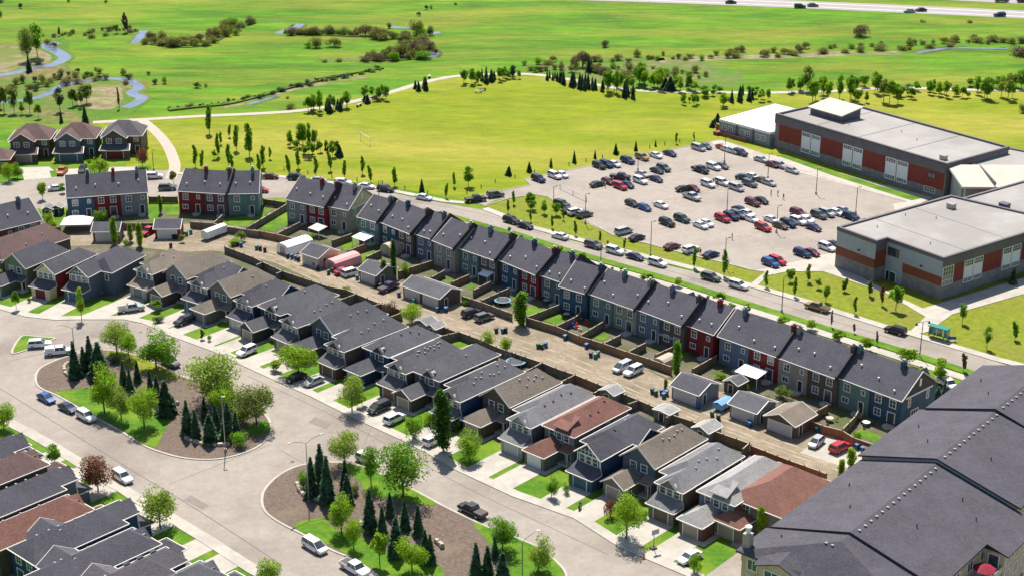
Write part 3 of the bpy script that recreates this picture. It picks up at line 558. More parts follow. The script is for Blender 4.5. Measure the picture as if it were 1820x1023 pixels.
# ------------------------------------------------ terraced townhouses, one thing for each roof
def townhouse(label, L_, R_, units, ze=6.0, Dp=12.4, rise=4.3, gable_r=False, gable_l=False, dormers=(), chim=(.5,), gwm=None, style=0):
    p = Vector(P(*L_, ze)); q = Vector(P(*R_, ze)); d = (q - p); Ln = d.length; an = atan2(d.y, d.x)
    t = thing('townhouse', label, 'townhouse', (p.x, p.y, 0), an, 'terraced townhouses backing onto the lane')
    y0, y1 = .4, Dp - .4; rm = RF('char'); n = len(units); u = Ln / n
    for i, c in enumerate(units):
        b = MB(); b.box(i * u + (.0 if i else .05), (i + 1) * u - (.05 if i == n - 1 else 0), y0 + (.35 if i % 2 else 0), y1, 0, ze - .05)
        link('wall', b.mesh('wall', W(c)), t); yy = y0 + (.35 if i % 2 else 0); x0 = i * u
        fl = (i + style) % 2
        if fl: # two equal windows upstairs
            win(t, x0 + u * .27, yy, 3.75, 0, 1.25, 1.45); win(t, x0 + u * .72, yy, 3.75, 0, 1.25, 1.45); win(t, x0 + u * .27, yy, 1.15, 0, 1.3, 1.3); door(t, x0 + u * .7, yy, 0, 1.5 if i % 2 else 1., 2.1, glass if i % 2 else darkm, .5)
        else:
            win(t, x0 + u * .3, yy, 3.75, 0, 1.25, 1.45); win(t, x0 + u * .82, yy, 4.2, 0, .7, .85, 1, 2); win(t, x0 + u * .27, yy, 1.35, 0, 1.3, 1.0, 2, 1); door(t, x0 + u * .78, yy, 0, 1., 2.1, darkm, .5)
        win(t, x0 + u * .3, y1, 3.75, pi, 1.25, 1.4); win(t, x0 + u * .72, y1, 3.75, pi, 1.25, 1.4); door(t, x0 + u * .5, y1, pi, 1, 2.1, darkm, .4)
    r = roof(t, hiproof(-.02 - (.35 if gable_l else 0), Ln - .02 + (.35 if gable_r else 0), 0, Dp, ze, rise, 0, 0, 'x'), rm)
    b = MB(); zr = ze + rise
    for xx, gl in ((.04, gable_l), (Ln - .08, gable_r)):
        b.add([(xx, y0, ze - .1), (xx, y1, ze - .1), (xx, Dp / 2, zr - .35), (xx + .1, y0, ze - .1), (xx + .1, y1, ze - .1), (xx + .1, Dp / 2, zr - .35)], [(0, 2, 1), (3, 4, 5), (0, 1, 4, 3), (0, 3, 5, 2), (1, 2, 5, 4)])
    link('gable_wall', b.mesh('gable_wall', W(gwm or units[-1])), t)
    if gable_r:
        s = MB(); s.box(Ln + .05, Ln + .12, Dp / 2 - .3, Dp / 2 + .3, ze + 1.2, ze + 2.7); s.box(Ln - .0, Ln + .1, 1.8, Dp - 1.8, ze - .3, ze + .0); link('gable_vent', s.mesh('gable_vent', trim), t)
        win(t, Ln - .05, 3.2, 3.8, pi / 2, .6, 1.5, 1, 2); win(t, Ln - .05, Dp - 3.2, 3.8, pi / 2, .6, 1.5, 1, 2); win(t, Ln - .05, Dp / 2 - 1, 1.0, pi / 2, 2.2, 1.6, 3, 1)
    for i, f in enumerate(chim):
        xx = Ln * f; c = MB(); yc = Dp / 2 - .5 - .0; c.box(xx - .38, xx + .38, yc - .48, yc + .48, zr - 1.4, zr + .6); c.box(xx - .44, xx + .44, yc - .55, yc + .55, zr + .6, zr + .88)
        c2 = MB(); c2.tube((xx, yc, zr + .88), (xx, yc, zr + 1.2), .22, .22, 8); c2.tube((xx, yc, zr + 1.2), (xx, yc, zr + 1.32), .34, .34, 8)
        h = link('chimney', c.mesh('chimney', W(units[min(n - 1, int(f * n))])), t); link('chimney_cap', c2.mesh('chimney_cap', metal), h)
    for f in dormers:
        xx = Ln * f; c = MB(); zf = lambda y: ze + (Dp - y) / (Dp / 2) * rise
        c.slab([((xx - 1.3, Dp + .2, ze + .1), (xx, Dp + .2, ze + 2.1), (xx, Dp - 3.2, ze + 2.2), (xx - 1.3, Dp - .5, ze + .35))[::-1][::-1], ((xx + 1.3, Dp + .2, ze + .1), (xx + 1.3, Dp - .5, ze + .35), (xx, Dp - 3.2, ze + 2.2), (xx, Dp + .2, ze + 2.1))], .15)
        link('front_gable_roof', c.mesh('front_gable_roof', [rm, fasc]), t)
    sl = rise / (Dp / 2); rnd = random.Random(int(p.x * 7))
    if not gable_r:
        c = MB(); xa, xb = Ln - .16, Ln + .2; q_ = [(-.2, ze - .45), (Dp / 2, zr - .2), (Dp + .1, ze - .45), (Dp + .1, ze + .5), (Dp / 2, zr + .8), (-.2, ze + .5)]
        for o3 in ((0, 1, 4, 5), (1, 2, 3, 4)):
            pp_ = [q_[k] for k in o3]; vv = [(xa, y_, z_) for y_, z_ in pp_] + [(xb, y_, z_) for y_, z_ in pp_]; c.add(vv, [(0, 1, 2, 3), (7, 6, 5, 4), (0, 4, 5, 1), (2, 6, 7, 3), (1, 5, 6, 2), (3, 7, 4, 0)])
        link('fire_wall', c.mesh('fire_wall', mat('fire_wall_metal', (.03, .03, .036), (.045, .045, .05), 1, rough=.7)), t)
    def mkv(): b = MB(); b.tube((0, 0, -.1), (0, 0, .3), .12, .12, 6); b.tube((0, 0, .3), (0, 0, .4), .2, .2, 6); return b.mesh('roof_vent', trim)
    for i in range(n * 1 + 1):
        yy = rnd.uniform(1.0, 3.4); link('roof_vent', cached('tv', mkv), r, (Ln * (i + .5) / (n + 1) + rnd.uniform(-.8, .8), yy, ze + yy * sl))
    # back deck steps
    for i in range(n):
        x0 = i * u + u * .75; c = MB(); c.box(x0 - 1, x0 + .9, y0 - 1.5, y0 - .02, .0, .42); c.box(x0 - .5, x0 + .5, y0 - 1.9, y0 - 1.5, 0, .2)
        link('back_step', c.mesh('back_step', conc), t)
    return t
TH = [
 ('townhouse of maroon and grey units cut by the left edge', (-22, 415), (74, 392), ['maroon', 'steel'], 5, dict(gable_r=True, chim=(.8,))),
 ('townhouse with teal blue, red and grey units standing alone above the white tent', (118, 352.5), (261, 342), ['blue', 'red', 'gray'], 0, dict(gable_r=True, chim=(.28, .6, .9), dormers=(.45, .75))),
 ('townhouse with red and maroon units joined to a green end unit', (315, 340), (402, 345.5), ['red', 'maroon'], 0, dict(chim=(.45, .93))),
 ('green end unit townhouse with pale side wall above the fenced lawn', (404, 345), (458, 344), ['green'], 0, dict(gable_r=True, chim=(.8,))),
 ('grey and red townhouse with its back to the small lawn', (507, 354.5), (577, 369.5), ['gray', 'red'], 0, dict(chim=(.6, .97), dormers=(.7,))),
 ('beige townhouse with cream side wall and round topped gable vent', (580, 366.5), (617, 374), ['beige'], 0, dict(gable_r=True, gwm='cream', chim=(.75,))),
 ('pale green townhouse with a white awning behind it', (634, 385.5), (670, 396), ['green'], 0, dict(chim=(.9,), style=1)),
 ('deep blue and brown townhouse above the tan canopy', (673.7, 394.5), (729.6, 417), ['blue', 'brown'], 0, dict(chim=(.35, .96), dormers=(.7,))),
 ('slate blue single townhouse right of the brown one with the canopy', (737, 416), (766.5, 426), ['steel'], 0, dict(chim=(.75,))),
 ('beige grey single townhouse between slate blue and green ones', (767.7, 427.5), (806, 443), ['beige'], 0, dict(chim=(.95,), style=1)),
 ('sage green and brown townhouse behind the double garage with two doors', (816, 441.5), (879.6, 463.5), ['green', 'brown'], 0, dict(chim=(.4, .97), dormers=(.7,))),
 ('deep blue and red townhouse above the tall poplar on the lane', (886, 462), (953.4, 490), ['blue', 'red'], 0, dict(chim=(.45, .97), dormers=(.5, .8))),
 ('slate grey single townhouse right of the red one', (959.7, 489), (996.6, 501.7), ['slate'], 0, dict(chim=(.7,))),
 ('bright navy blue single townhouse standing forward of the grey one', (992.8, 509), (1041, 523), ['blue'], 0, dict(chim=(.97,), style=1)),
 ('green and beige townhouse behind the yard with toys', (1046, 522), (1127.5, 551), ['green', 'beige'], 0, dict(chim=(.4, .95), dormers=(.6,))),
 ('blue grey and brown townhouse with a pale awning on its brown unit', (1128.8, 548.8), (1212.6, 580.5), ['bluegray', 'brown'], 0, dict(chim=(.4, .95), dormers=(.4, .7))),
 ('red end townhouse with pointed red gable and white oval vent', (1217.7, 576.7), (1266, 594.5), ['red'], 0, dict(gable_r=True, chim=(.6,))),
 ('blue grey and red townhouse with white awning behind it', (1277, 598), (1381.6, 635), ['bluegray', 'red'], 0, dict(gable_l=True, chim=(.15, .97), dormers=(.7,), style=0)),
 ('beige and brown townhouse beside the brown garage', (1382, 635), (1486, 673), ['beige', 'brown'], 0, dict(chim=(.05, .97), dormers=(.4, .8))),
 ('green and dark blue end townhouse with oval gable vent next to the apartment block', (1488, 670), (1600, 712), ['green', 'blue'], 0, dict(gable_r=True, chim=(.05, .75), gwm='dark', dormers=(.8,))),
]
for lb, l_, r_, un, _x, kw in TH: townhouse(lb, l_, r_, un, **kw)

# ------------------------------------------------ lane garages, sheds, tents
def garage(label, px, py, ang, Wd, Dp, wall, rfn='char', doors=1, ax='x', nm='garage', ze=2.7, rise=1.5, gd='lgray', dm=None):
    """front-left ground corner at px,py; front faces local -y"""
    t = thing(nm, label, nm, P(px, py, 0), radians(ang), 'garages along the lane' if nm == 'garage' else None)
    b = MB(); b.box(0, Wd, 0, Dp, 0, ze)
    if ax == 'y': b.add([(0, .0, ze), (Wd, 0, ze), (Wd / 2, 0, ze + rise * .93), (0, Dp, ze), (Wd, Dp, ze), (Wd / 2, Dp, ze + rise * .93)], [(0, 1, 2), (5, 4, 3)])
    else: b.add([(0, 0, ze), (0, Dp, ze), (0, Dp / 2, ze + rise * .93), (Wd, 0, ze), (Wd, Dp, ze), (Wd, Dp / 2, ze + rise * .93)], [(2, 1, 0), (3, 4, 5)])
    link('wall', b.mesh('wall', W(wall)), t)
    r = roof(t, hiproof(-.35, Wd + .35, -.4, Dp + .4, ze, rise, 0, 0, ax), RF(rfn), th=.14, fm=dm)
    for i in range(doors): door(t, Wd * (i + .5) / doors, 0, 0, Wd / doors - 1.3, 2.2, W_door(gd), .03, True)
    door(t, Wd, Dp * .3, pi / 2, .9, 2.0, darkm, .1)
    return t
garage('small dark roofed garage with grey door right of the white tent', *R(0, 200, 655, 905), 1, 6.2, 6, 'brown', gd='white')
garage('red sided lane garage with white door beside the red pickup', *R(0, 200, 1088, 885), 2, 6, 6, 'red', gd='white')
garage('yellow sided lane garage with dark roof', *R(450, 200, 345, 1055), -40, 5.6, 6.4, 'cream', gd='lgray', ax='x')
garage('brown garage behind the poplar on the lane', *R(450, 400, 745, 385), -42, 5.6, 6.4, 'taupe', 'dark', gd='lgray')
garage('wide double garage with two doors and dark brown side', *R(450, 400, 1050, 500), -42, 11.5, 6.6, 'brown', 'dark', 2, gd='lgray')
garage('detached grey garage with pale door left of the blue box trailer', *R(900, 560, 1155, 575), -43, 6.4, 6.6, 'gray', gd='lgray')
garage('grey garage with white door, left of the brown gabled garage', *R(900, 560, 1560, 705), -43, 6.0, 6.4, 'gray', 'dark', gd='lgray')
garage('brown garage with its gable over a blue lit door', *R(1360, 560, 0, 790), -43, 6.4, 6.6, 'brown', 'tan', gd='lgray', ax='y')
def tent(label, px, py, ang, w, d, h, c, nm='tent', group=None):
    t = thing(nm, label, nm, P(px, py, 0), radians(ang), group); b = MB(); n = 7; pr = []
    for i in range(n): a = pi * i / (n - 1); pr.append((w / 2 - cos(a) * w / 2, h * .55 + sin(a) * h * .45))
    pr = [(0, 0)] + pr + [(w, 0)]
    vs = [(x, 0, z) for x, z in pr] + [(x, d, z) for x, z in pr]; k = len(pr)
    b.add(vs, [(i, i + 1, k + i + 1, k + i) for i in range(k - 1)] + [tuple(range(k - 1, -1, -1)), tuple(range(k, 2 * k))]); link('cover', b.mesh('cover', mat(c[0], c[1], rough=.6)), t)
    b = MB(); b.box(w * .3, w * .7, -.04, -.01, .05, h * .7); link('door_flap', b.mesh('door_flap', metal), t)
WT = ('white_canvas', (.85, .85, .86)); PK = ('pink_canvas', (.62, .30, .30)); TN = ('tan_canvas', (.42, .36, .27))
t = thing('tent', 'large white peaked tent roof beside the teal townhouse', 'tent', P(*R(0, 200, 425, 850)), radians(4)); b = MB(); b.slab(hiproof(0, 7.4, 0, 5.6, 2.3, 1.5, 2.2, 2.2, 'x'), .06, 0, 0); b.box(.1, 7.3, 5.3, 5.4, 0, 2.25); link('cover', b.mesh('cover', mat('white_canvas', (.85, .85, .86), rough=.6)), t)
for q in ((.1, .1), (7.3, .1), (.1, 5.5), (7.3, 5.5)): b = MB(); b.tube((*q, 0), (*q, 2.3), .05, .05, 6); link('post', b.mesh('post', metal), t)
tent('white storage tent between bins and yellow garage', *R(450, 400, 165, 190), -43, 4.5, 8, 2.8, WT)
tent('faded pink carport tent beside the red parked car', *R(450, 400, 500, 300), -43, 4.2, 8, 2.6, PK)
tent('tan garden canopy behind the brown townhouse', *R(450, 400, 890, 200), -43, 3.6, 4.2, 2.9, TN, 'canopy')
tent('plain canvas shed in the yard left of the lone grey garage', *R(900, 560, 1020, 360), -43, 3.2, 4.2, 2.3, TN, 'shed')
def shed(label, px, py, ang, w, d, h, wall, rfn, nm='shed', rise=.8):
    t = thing(nm, label, nm, P(px, py, 0), radians(ang)); b = MB(); gwall(b, 0, w, 0, d, 0, h, rise * .9); link('wall', b.mesh('wall', W(wall) if wall in WC else MT[wall]), t)
    roof(t, hiproof(-.2, w + .2, -.2, d + .2, h, rise, ax='y'), RF(rfn) if rfn in RC else MT[rfn], th=.08); door(t, w / 2, 0, 0, 1.0, 1.7, darkm, .05)
shed('dark green garden shed, left of two behind the white tent', *R(0, 200, 300, 730), 0, 2.6, 2.6, 2, 'dgreen', 'gray')
shed('dark green garden shed, right of two behind the white tent', *R(0, 200, 362, 720), 0, 2.6, 2.6, 2, 'dgreen', 'light')
shed('small grey roofed shed beside the bright green tree on the lane', *R(450, 400, 1130, 730), -43, 4.0, 3, 2.1, 'bluegray', 'gray')
shed('little shed with pale roof next to the open fenced yard', *R(450, 400, 1215, 765), -43, 2.6, 3, 2.0, 'taupe', 'light')
shed('small brown shed against the yard of the blue grey townhouse', *R(900, 560, 1520, 525), -43, 3.2, 3.2, 2.1, 'brown', 'dark')
shed('pale roofed shed in the back yard behind the red roofed house', *R(900, 560, 650, 590), -43, 3.6, 3, 2.1, 'gray', 'light')
shed('grey flat topped shed behind the blue lattice gabled house', *R(900, 560, 1030, 720), -43, 3.6, 3.0, 2., 'gray', 'light', rise=.3)
shed('round roofed pale shed at the end of the tan roofed house', *R(900, 560, 1300, 850), -43, 3.6, 4, 2., 'gray', 'light', rise=.9)
def awning(label, px, py, ang, w, d, z, c):
    t = thing('awning', label, 'awning', P(px, py, 0), radians(ang)); b = MB(); b.slab([((0, 0, z - .5), (w, 0, z - .5), (w, d, z), (0, d, z))], .08, 0, 0); link('cover', b.mesh('cover', mat(*c)), t)
    for x in (.1, w - .1): b = MB(); b.tube((x, .15, 0), (x, .15, z - .55), .07, .07, 6); link('post', b.mesh('post', trim), t)
awning('white awning behind the pale green townhouse', *R(450, 400, 690, 150), -43, 4.5, 3.6, 3, WT)
awning('bright white awning behind the blue grey and red townhouse', *R(900, 560, 1590, 470), -43, 5.4, 3.8, 3, WT)
awning('pale grey awning with red screen below it behind the brown townhouse', *R(900, 560, 1055, 200), -43, 4.8, 3, 2.8, ('grey_canvas', (.45, .47, .45)))
awning('white table parasol behind the brown unit of the sage green townhouse', *R(450, 400, 1570, 400), -43, 3, 2.4, 2.6, WT)
awning('white pergola cover beside the beige townhouse', *R(450, 400, 385, 75), -43, 4, 3, 2.6, ('offwhite_canvas', (.5, .5, .48)))

# ------------------------------------------------ driveways and front lawns
def hit(o, d, line):
    best = None
    for i in range(len(line) - 1):
        a = Vector(line[i]); e = Vector(line[i + 1]) - a; den = d.x * e.y - d.y * e.x
        if abs(den) < 1e-6: continue
        r = a - o; t_ = (r.x * e.y - r.y * e.x) / den; s_ = (r.x * d.y - r.y * d.x) / den
        if t_ > 0 and 0 <= s_ <= 1 and (best is None or t_ < best): best = t_
    return best or 9.
nkw = off(nk, 0); skw = off(sk, 0); fl = off(nk, 2.05); fl2 = off(sk, 2.2)
strip('front_lawn', nk, 2.08, 12.5, .05, lawn); strip('front_lawn', sk, 2.28, 11, .05, lawn)
for o in [o for o in COL.objects if o.get('category') == 'house' and o.get('group') in ('houses along the lower street', 'houses at the lower left') and 'pink brown hip' not in o['label']]:
    far = o['group'] == 'houses at the lower left'
    kd = 'S' if any(c.name.startswith('trim_boards') for c in o.children) else 'H'
    M = Matrix.Translation(o.location) @ Matrix.Rotation(o.rotation_euler.z, 4, 'Z'); x0, x1, yf = (-5.2, .1, -2.3) if kd == 'S' else (-6.9, -2.1, -4.5 if far else -5.4)
    dn = (M.to_3x3() @ Vector((0, -1, 0))).to_2d(); q = []
    for xx in (x0, x1):
        p = (M @ Vector((xx, yf, 0))).to_2d(); k = max(1., hit(p, dn, skw if far else nkw) - 2.0); q.append((p, p + dn * k))
    b = MB(); b.prism([tuple(q[0][0]), tuple(q[1][0]), tuple(q[1][1]), tuple(q[0][1])], .03, .09); struct('driveway', b, conc)
    p0 = (M @ Vector((x1 + .02, yf, 0))).to_2d(); w_ = (M @ Vector((x1 + 1.0, -.1, 0))).to_2d(); w0 = (M @ Vector((x1 + .02, -.1, 0))).to_2d()
    if kd == 'H': b = MB(); b.prism([tuple(w0), tuple(w_), tuple(w_ + dn * 6.4), tuple(w0 + dn * 6.4)], .03, .085); struct('sidewalk', b, conc)
def yard(name, px, m, z=.07): sheet(name, px, z, m)
for pts in ([R(0, 200, *p) for p in [(300, 700), (480, 690), (480, 790), (380, 800), (300, 760)]], [R(0, 200, *p) for p in [(1040, 640), (1130, 640), (1110, 760), (1040, 770)]], [R(0, 200, *p) for p in [(1180, 650), (1250, 640), (1250, 720), (1160, 720)]],
            [R(0, 200, *p) for p in [(1560, 750), (1740, 720), (1810, 690), (1780, 760), (1720, 800), (1560, 790)]], [R(450, 200, *p) for p in [(0, 770), (60, 680), (140, 670), (60, 740)]], [R(450, 200, *p) for p in [(40, 820), (200, 700), (235, 700), (240, 790), (140, 835)]],
            [R(450, 400, *p) for p in [(580, 120), (730, 80), (720, 150), (640, 180)]], [R(450, 400, *p) for p in [(720, 215), (880, 180), (860, 215), (760, 260)]], [R(450, 400, *p) for p in [(1310, 385), (1390, 380), (1390, 400), (1350, 405)]], [R(450, 400, *p) for p in [(1480, 430), (1560, 410), (1550, 440), (1500, 450)]],
            [R(450, 400, *p) for p in [(670, 575), (750, 540), (770, 565), (690, 590)]], [R(450, 400, *p) for p in [(1370, 840), (1440, 805), (1540, 845), (1440, 885)]],
            [R(900, 400, *p) for p in [(120, 590), (190, 560), (270, 590), (150, 640)]], [R(900, 400, *p) for p in [(250, 660), (360, 620), (430, 650), (350, 700)]], [R(900, 400, *p) for p in [(610, 790), (700, 755), (730, 775), (670, 810)]], [R(900, 560, *p) for p in [(1215, 800 - 560 + 0), (1300, 255), (1250, 300), (1215, 300)]],
            [R(1360, 560, *p) for p in [(620, 820), (680, 790), (840, 860), (780, 900)]]):
    yard('yard_lawn', pts, lawn)

# ------------------------------------------------ fences
cedar = mat('cedar', (.22, .12, .055), (.33, .19, .09), 1.5, rough=.9, c3=(.17, .13, .09), s3=.12, s3amt=(.4, .6)); greyw = mat('grey_wood', (.13, .11, .085), (.22, .185, .145), 1.5, rough=.95)
redw = mat('red_wood', (.24, .085, .04), (.32, .13, .065), 1.5, rough=.9)
def fence(label, ox, oy, pts, m=greyw, h=1.75, base=None):
    w_ = [Vector(P(*(R(ox, oy, *p) if ox is not None else p), h)[:2]) for p in pts]; c = w_[0]
    t = thing('fence', label, 'fence', (c.x, c.y, 0)); b = MB(); cap = MB(); post = cached(('post', m.name, h), lambda: pbox(h, m))
    for i in range(len(w_) - 1):
        a = w_[i] - c; e = w_[i + 1] - c; d = (e - a); L = d.length; d /= L; n = Vector((-d.y, d.x)) * .03
        b.add([(a.x - n.x, a.y - n.y, .05), (e.x - n.x, e.y - n.y, .05), (e.x + n.x, e.y + n.y, .05), (a.x + n.x, a.y + n.y, .05), (a.x - n.x, a.y - n.y, h), (e.x - n.x, e.y - n.y, h), (e.x + n.x, e.y + n.y, h), (a.x + n.x, a.y + n.y, h)], [(0, 1, 5, 4), (2, 3, 7, 6), (1, 2, 6, 5), (3, 0, 4, 7)])
        n *= 3.; 
        cap.add([(a.x - n.x, a.y - n.y, h), (e.x - n.x, e.y - n.y, h), (e.x + n.x, e.y + n.y, h), (a.x + n.x, a.y + n.y, h), (a.x - n.x, a.y - n.y, h + .06), (e.x - n.x, e.y - n.y, h + .06), (e.x + n.x, e.y + n.y, h + .06), (a.x + n.x, a.y + n.y, h + .06)], [(4, 5, 6, 7), (0, 1, 5, 4), (2, 3, 7, 6), (1, 2, 6, 5), (3, 0, 4, 7)])
        k = max(1, round(L / 3.2))
        for j in range(k + (i == len(w_) - 2)): q = a + d * L * j / k; link('post', post, t, (q.x, q.y, 0), atan2(d.y, d.x))
    link('panel', b.mesh('panel', m), t); link('cap_rail', cap.mesh('cap_rail', mat('pale_wood', (.36, .30, .23), (.46, .39, .31), 1, rough=.9)), t)
def pbox(h, m): b = MB(); b.box(-.09, .09, -.09, .09, 0, h + .22); return b.mesh('post', m)
fence('long brown fence along the lane behind the central townhouses', 900, 400, [(140, 645), (345, 705), (510, 775), (675, 825), (845, 885), (1000, 935), (1155, 990)], cedar)
FX = [(900, 400, [(145, 640), (370, 555)]), (900, 400, [(345, 705), (485, 640), (535, 590)]), (900, 400, [(515, 770), (690, 665)]), (900, 400, [(680, 825), (800, 765)]), (900, 400, [(848, 885), (975, 820)]), (900, 400, [(1040, 905), (1165, 850)]), (900, 400, [(1300, 1005), (1470, 910)]),
      (450, 400, [(660, 180), (790, 130)]), (450, 400, [(1015, 325), (1260, 245)]), (450, 400, [(1245, 365), (1340, 315)]), (450, 400, [(1385, 400), (1510, 345)]), (450, 400, [(1540, 455), (1660, 395)]), (450, 400, [(1595, 525), (1790, 440)]), (450, 400, [(550, 110), (690, 60)]), (450, 400, [(790, 225), (895, 175)])]
for i, (a, c, p) in enumerate(sorted(FX, key=lambda f: R(f[0], f[1], *f[2][0])[0])): fence('side fence between the townhouse yards, %s from the left along the lane' % ordn(i), a, c, p, cedar if i in (1, 3, 5, 14) else greyw)
fence('dark fence along the lane beside the two black parked cars', 450, 400, [(1460, 495), (1600, 540), (1790, 610), (1810, 617)])
fence('grey fence behind the red and maroon townhouse', 0, 200, [(1330, 765), (1490, 775), (1560, 795), (1810, 832)])
fence('fence from the lane to the green end townhouse', 0, 200, [(1490, 775), (1555, 715)]); fence('pale fence slanting across the lawn of the green end townhouse', 0, 200, [(1725, 805), (1900, 700)])
fence('dark fence joining the two upper left townhouses by the street', 0, 200, [(1040, 590), (1240, 590)]); fence('fence behind the white roofed tent and small garage', 0, 200, [(840, 775), (1075, 775)]); fence('pale post fence between the two green sheds and lawn', 0, 200, [(345, 650), (385, 780)])
fence('long fence along the lane at the left edge', 0, 200, [(-20, 875), (150, 840), (300, 810), (420, 800)])
fence('fence by the street left of the grey and red townhouse', 450, 200, [(70, 605), (225, 628)]); fence('pale fence across the lawn left of the grey and red townhouse', 450, 200, [(0, 780), (235, 640)]); fence('brown fence on the lane below the grey and red townhouse', 450, 200, [(0, 820), (155, 850), (300, 885)], cedar); fence('short fence beside the grey unit patio', 450, 200, [(160, 850), (330, 765)])
fence('dark fence along the lane behind the tan and blue houses', 450, 400, [(-200, 150), (0, 225), (60, 255), (200, 320), (350, 370), (530, 430), (650, 450), (720, 480)], greyw)
fence('fence on the lane behind the charcoal houses, near the dark bush', 450, 400, [(720, 480), (880, 545), (1030, 590)], greyw); fence('fence round the yard with bright green turf', 450, 400, [(1290, 780), (1440, 745), (1590, 800), (1700, 850), (1810, 890)], greyw); fence('reddish fence right of the small sheds', 450, 400, [(1300, 700), (1425, 745)], cedar)
fence('fence along the lane behind the tan roofed house', 900, 560, [(0, 245), (130, 290), (250, 330), (345, 370), (480, 415)], greyw); fence('golden cedar fence behind the slate roofed house', 900, 560, [(370, 470), (480, 415), (640, 480)], cedar)
fence('dark fence on the lane behind the red roofed house', 900, 560, [(640, 480), (760, 525), (920, 590), (1160, 695)], greyw); fence('cedar fence on the lane beyond the tan and grey roofed houses', 900, 560, [(1160, 695), (1300, 740), (1430, 800), (1700, 895)], cedar); fence('reddish fence on the lane beyond the pink brown roof', 1360, 763, [(-100, 110), (0, 150), (170, 215), (380, 290), (430, 310)], redw)
RX = [(450, 400, [(65, 260), (20, 280)]), (450, 400, [(205, 320), (160, 340)]), (450, 400, [(600, 525), (720, 480)]), (450, 400, [(820, 570), (900, 545)]), (450, 400, [(960, 640), (1040, 610)]), (900, 560, [(130, 395), (250, 330)]), (900, 560, [(610, 545), (680, 500)]), (900, 560, [(850, 620), (920, 595)]), (900, 560, [(1115, 715), (1160, 695)]), (900, 560, [(1650, 935), (1700, 890)])]
for i, (a, c, p) in enumerate(RX): fence('short side fence between back yards of the lower houses, %s from the left' % ordn(i), a, c, p, greyw)
fence('cedar fence along the lane beside the red hatchback', 1360, 560, [(280, 720), (400, 770), (540, 805), (620, 855), (780, 910)], redw); fence('cedar side fence right of the brown gabled garage', 1360, 560, [(300, 700), (440, 625)], cedar); fence('wooden side fence ending in a blue panel by the last townhouse', 1360, 560, [(540, 795), (630, 705), (660, 650)], greyw)

# ------------------------------------------------ school
sg = dict(band=mat('panel_dark_grey', (.11, .10, .115), (.135, .125, .14), .4, rough=.6), red=mat('panel_red', (.17, .024, .020), (.205, .032, .026), .5, rough=.6), lt=mat('panel_light_grey', (.30, .325, .375), (.35, .375, .42), .4, rough=.6), blk=mat('block_wall', (.17, .16, .175), (.24, .23, .235), .8, rough=.9),
          wht=mat('panel_white', (.66, .67, .72), rough=.5), roof=mat('membrane_roof', (.30, .285, .275), (.345, .33, .315), .15, rough=.95, c3=(.27, .255, .245), s3=.05), wroof=mat('white_membrane', (.52, .52, .52), (.62, .62, .62), .2, rough=.8), rust=mat('panel_rust', (.18, .045, .026), (.21, .055, .032), .5, rough=.6), dk=mat('dark_block', (.10, .10, .125), (.13, .13, .15), .6, rough=.8))
def flatroof(t, poly, z, rm, pm, ph=.55, nm='roof'):
    b = MB(); b.prism(poly, z - .3, z + .04); r = link(nm, b.mesh(nm, rm), t); b = MB(); n = len(poly); A = sum(poly[i][0] * poly[(i + 1) % n][1] - poly[(i + 1) % n][0] * poly[i][1] for i in range(n)); sgn = 1 if A > 0 else -1
    pts = [Vector(p) for p in poly]; inn = []; out = []
    for i in range(n):
        d0 = (pts[i] - pts[i - 1]).normalized(); d1 = (pts[(i + 1) % n] - pts[i]).normalized(); n0 = Vector((-d0.y, d0.x)) * sgn; n1 = Vector((-d1.y, d1.x)) * sgn; m = n0 + n1; m = m / max(.3, m.dot(n0))
        inn.append(pts[i] + m * .55); out.append(pts[i] - m * .12)
    for i in range(n):
        j = (i + 1) % n
        vs = [(*out[i], z - .5), (*out[j], z - .5), (*inn[j], z - .2), (*inn[i], z - .2), (*out[i], z + ph), (*out[j], z + ph), (*inn[j], z + ph), (*inn[i], z + ph)]
        fs = [(0, 1, 5, 4), (2, 3, 7, 6), (4, 5, 6, 7), (0, 3, 2, 1)]
        b.add(vs, fs if sgn > 0 else [f[::-1] for f in fs])
    link('parapet', b.mesh('parapet', pm), r); return r
def panel(t, nm, x0, x1, z0, z1, m, y=0, d=.06, ang=0, px=0, py=0):
    b = MB(); b.box(x0, x1, -d, .0, z0, z1); return link(nm, b.mesh(nm, m), t, (px, py, 0), ang)
def unit(r, x, y, z, s, m, label=None):
    b = MB(); b.box(-s, s, -s * .8, s * .8, -.1, s * 1.3); b.box(-s * 1.1, s * 1.1, -s * .9, s * .9, s * 1.3, s * 1.45); link('rooftop_unit', b.mesh('rooftop_unit', m), r, (x, y, z))
SA = radians(-53)
def glz(t, x, z0, z1, w_, ang=0, px=0, py=0, cols=4, rows=2):
    e = Vector((cos(ang), sin(ang))) * x; win(t, px + e.x, py + e.y, z0, ang, w_, z1 - z0, cols, rows, tm=sg['wht'])
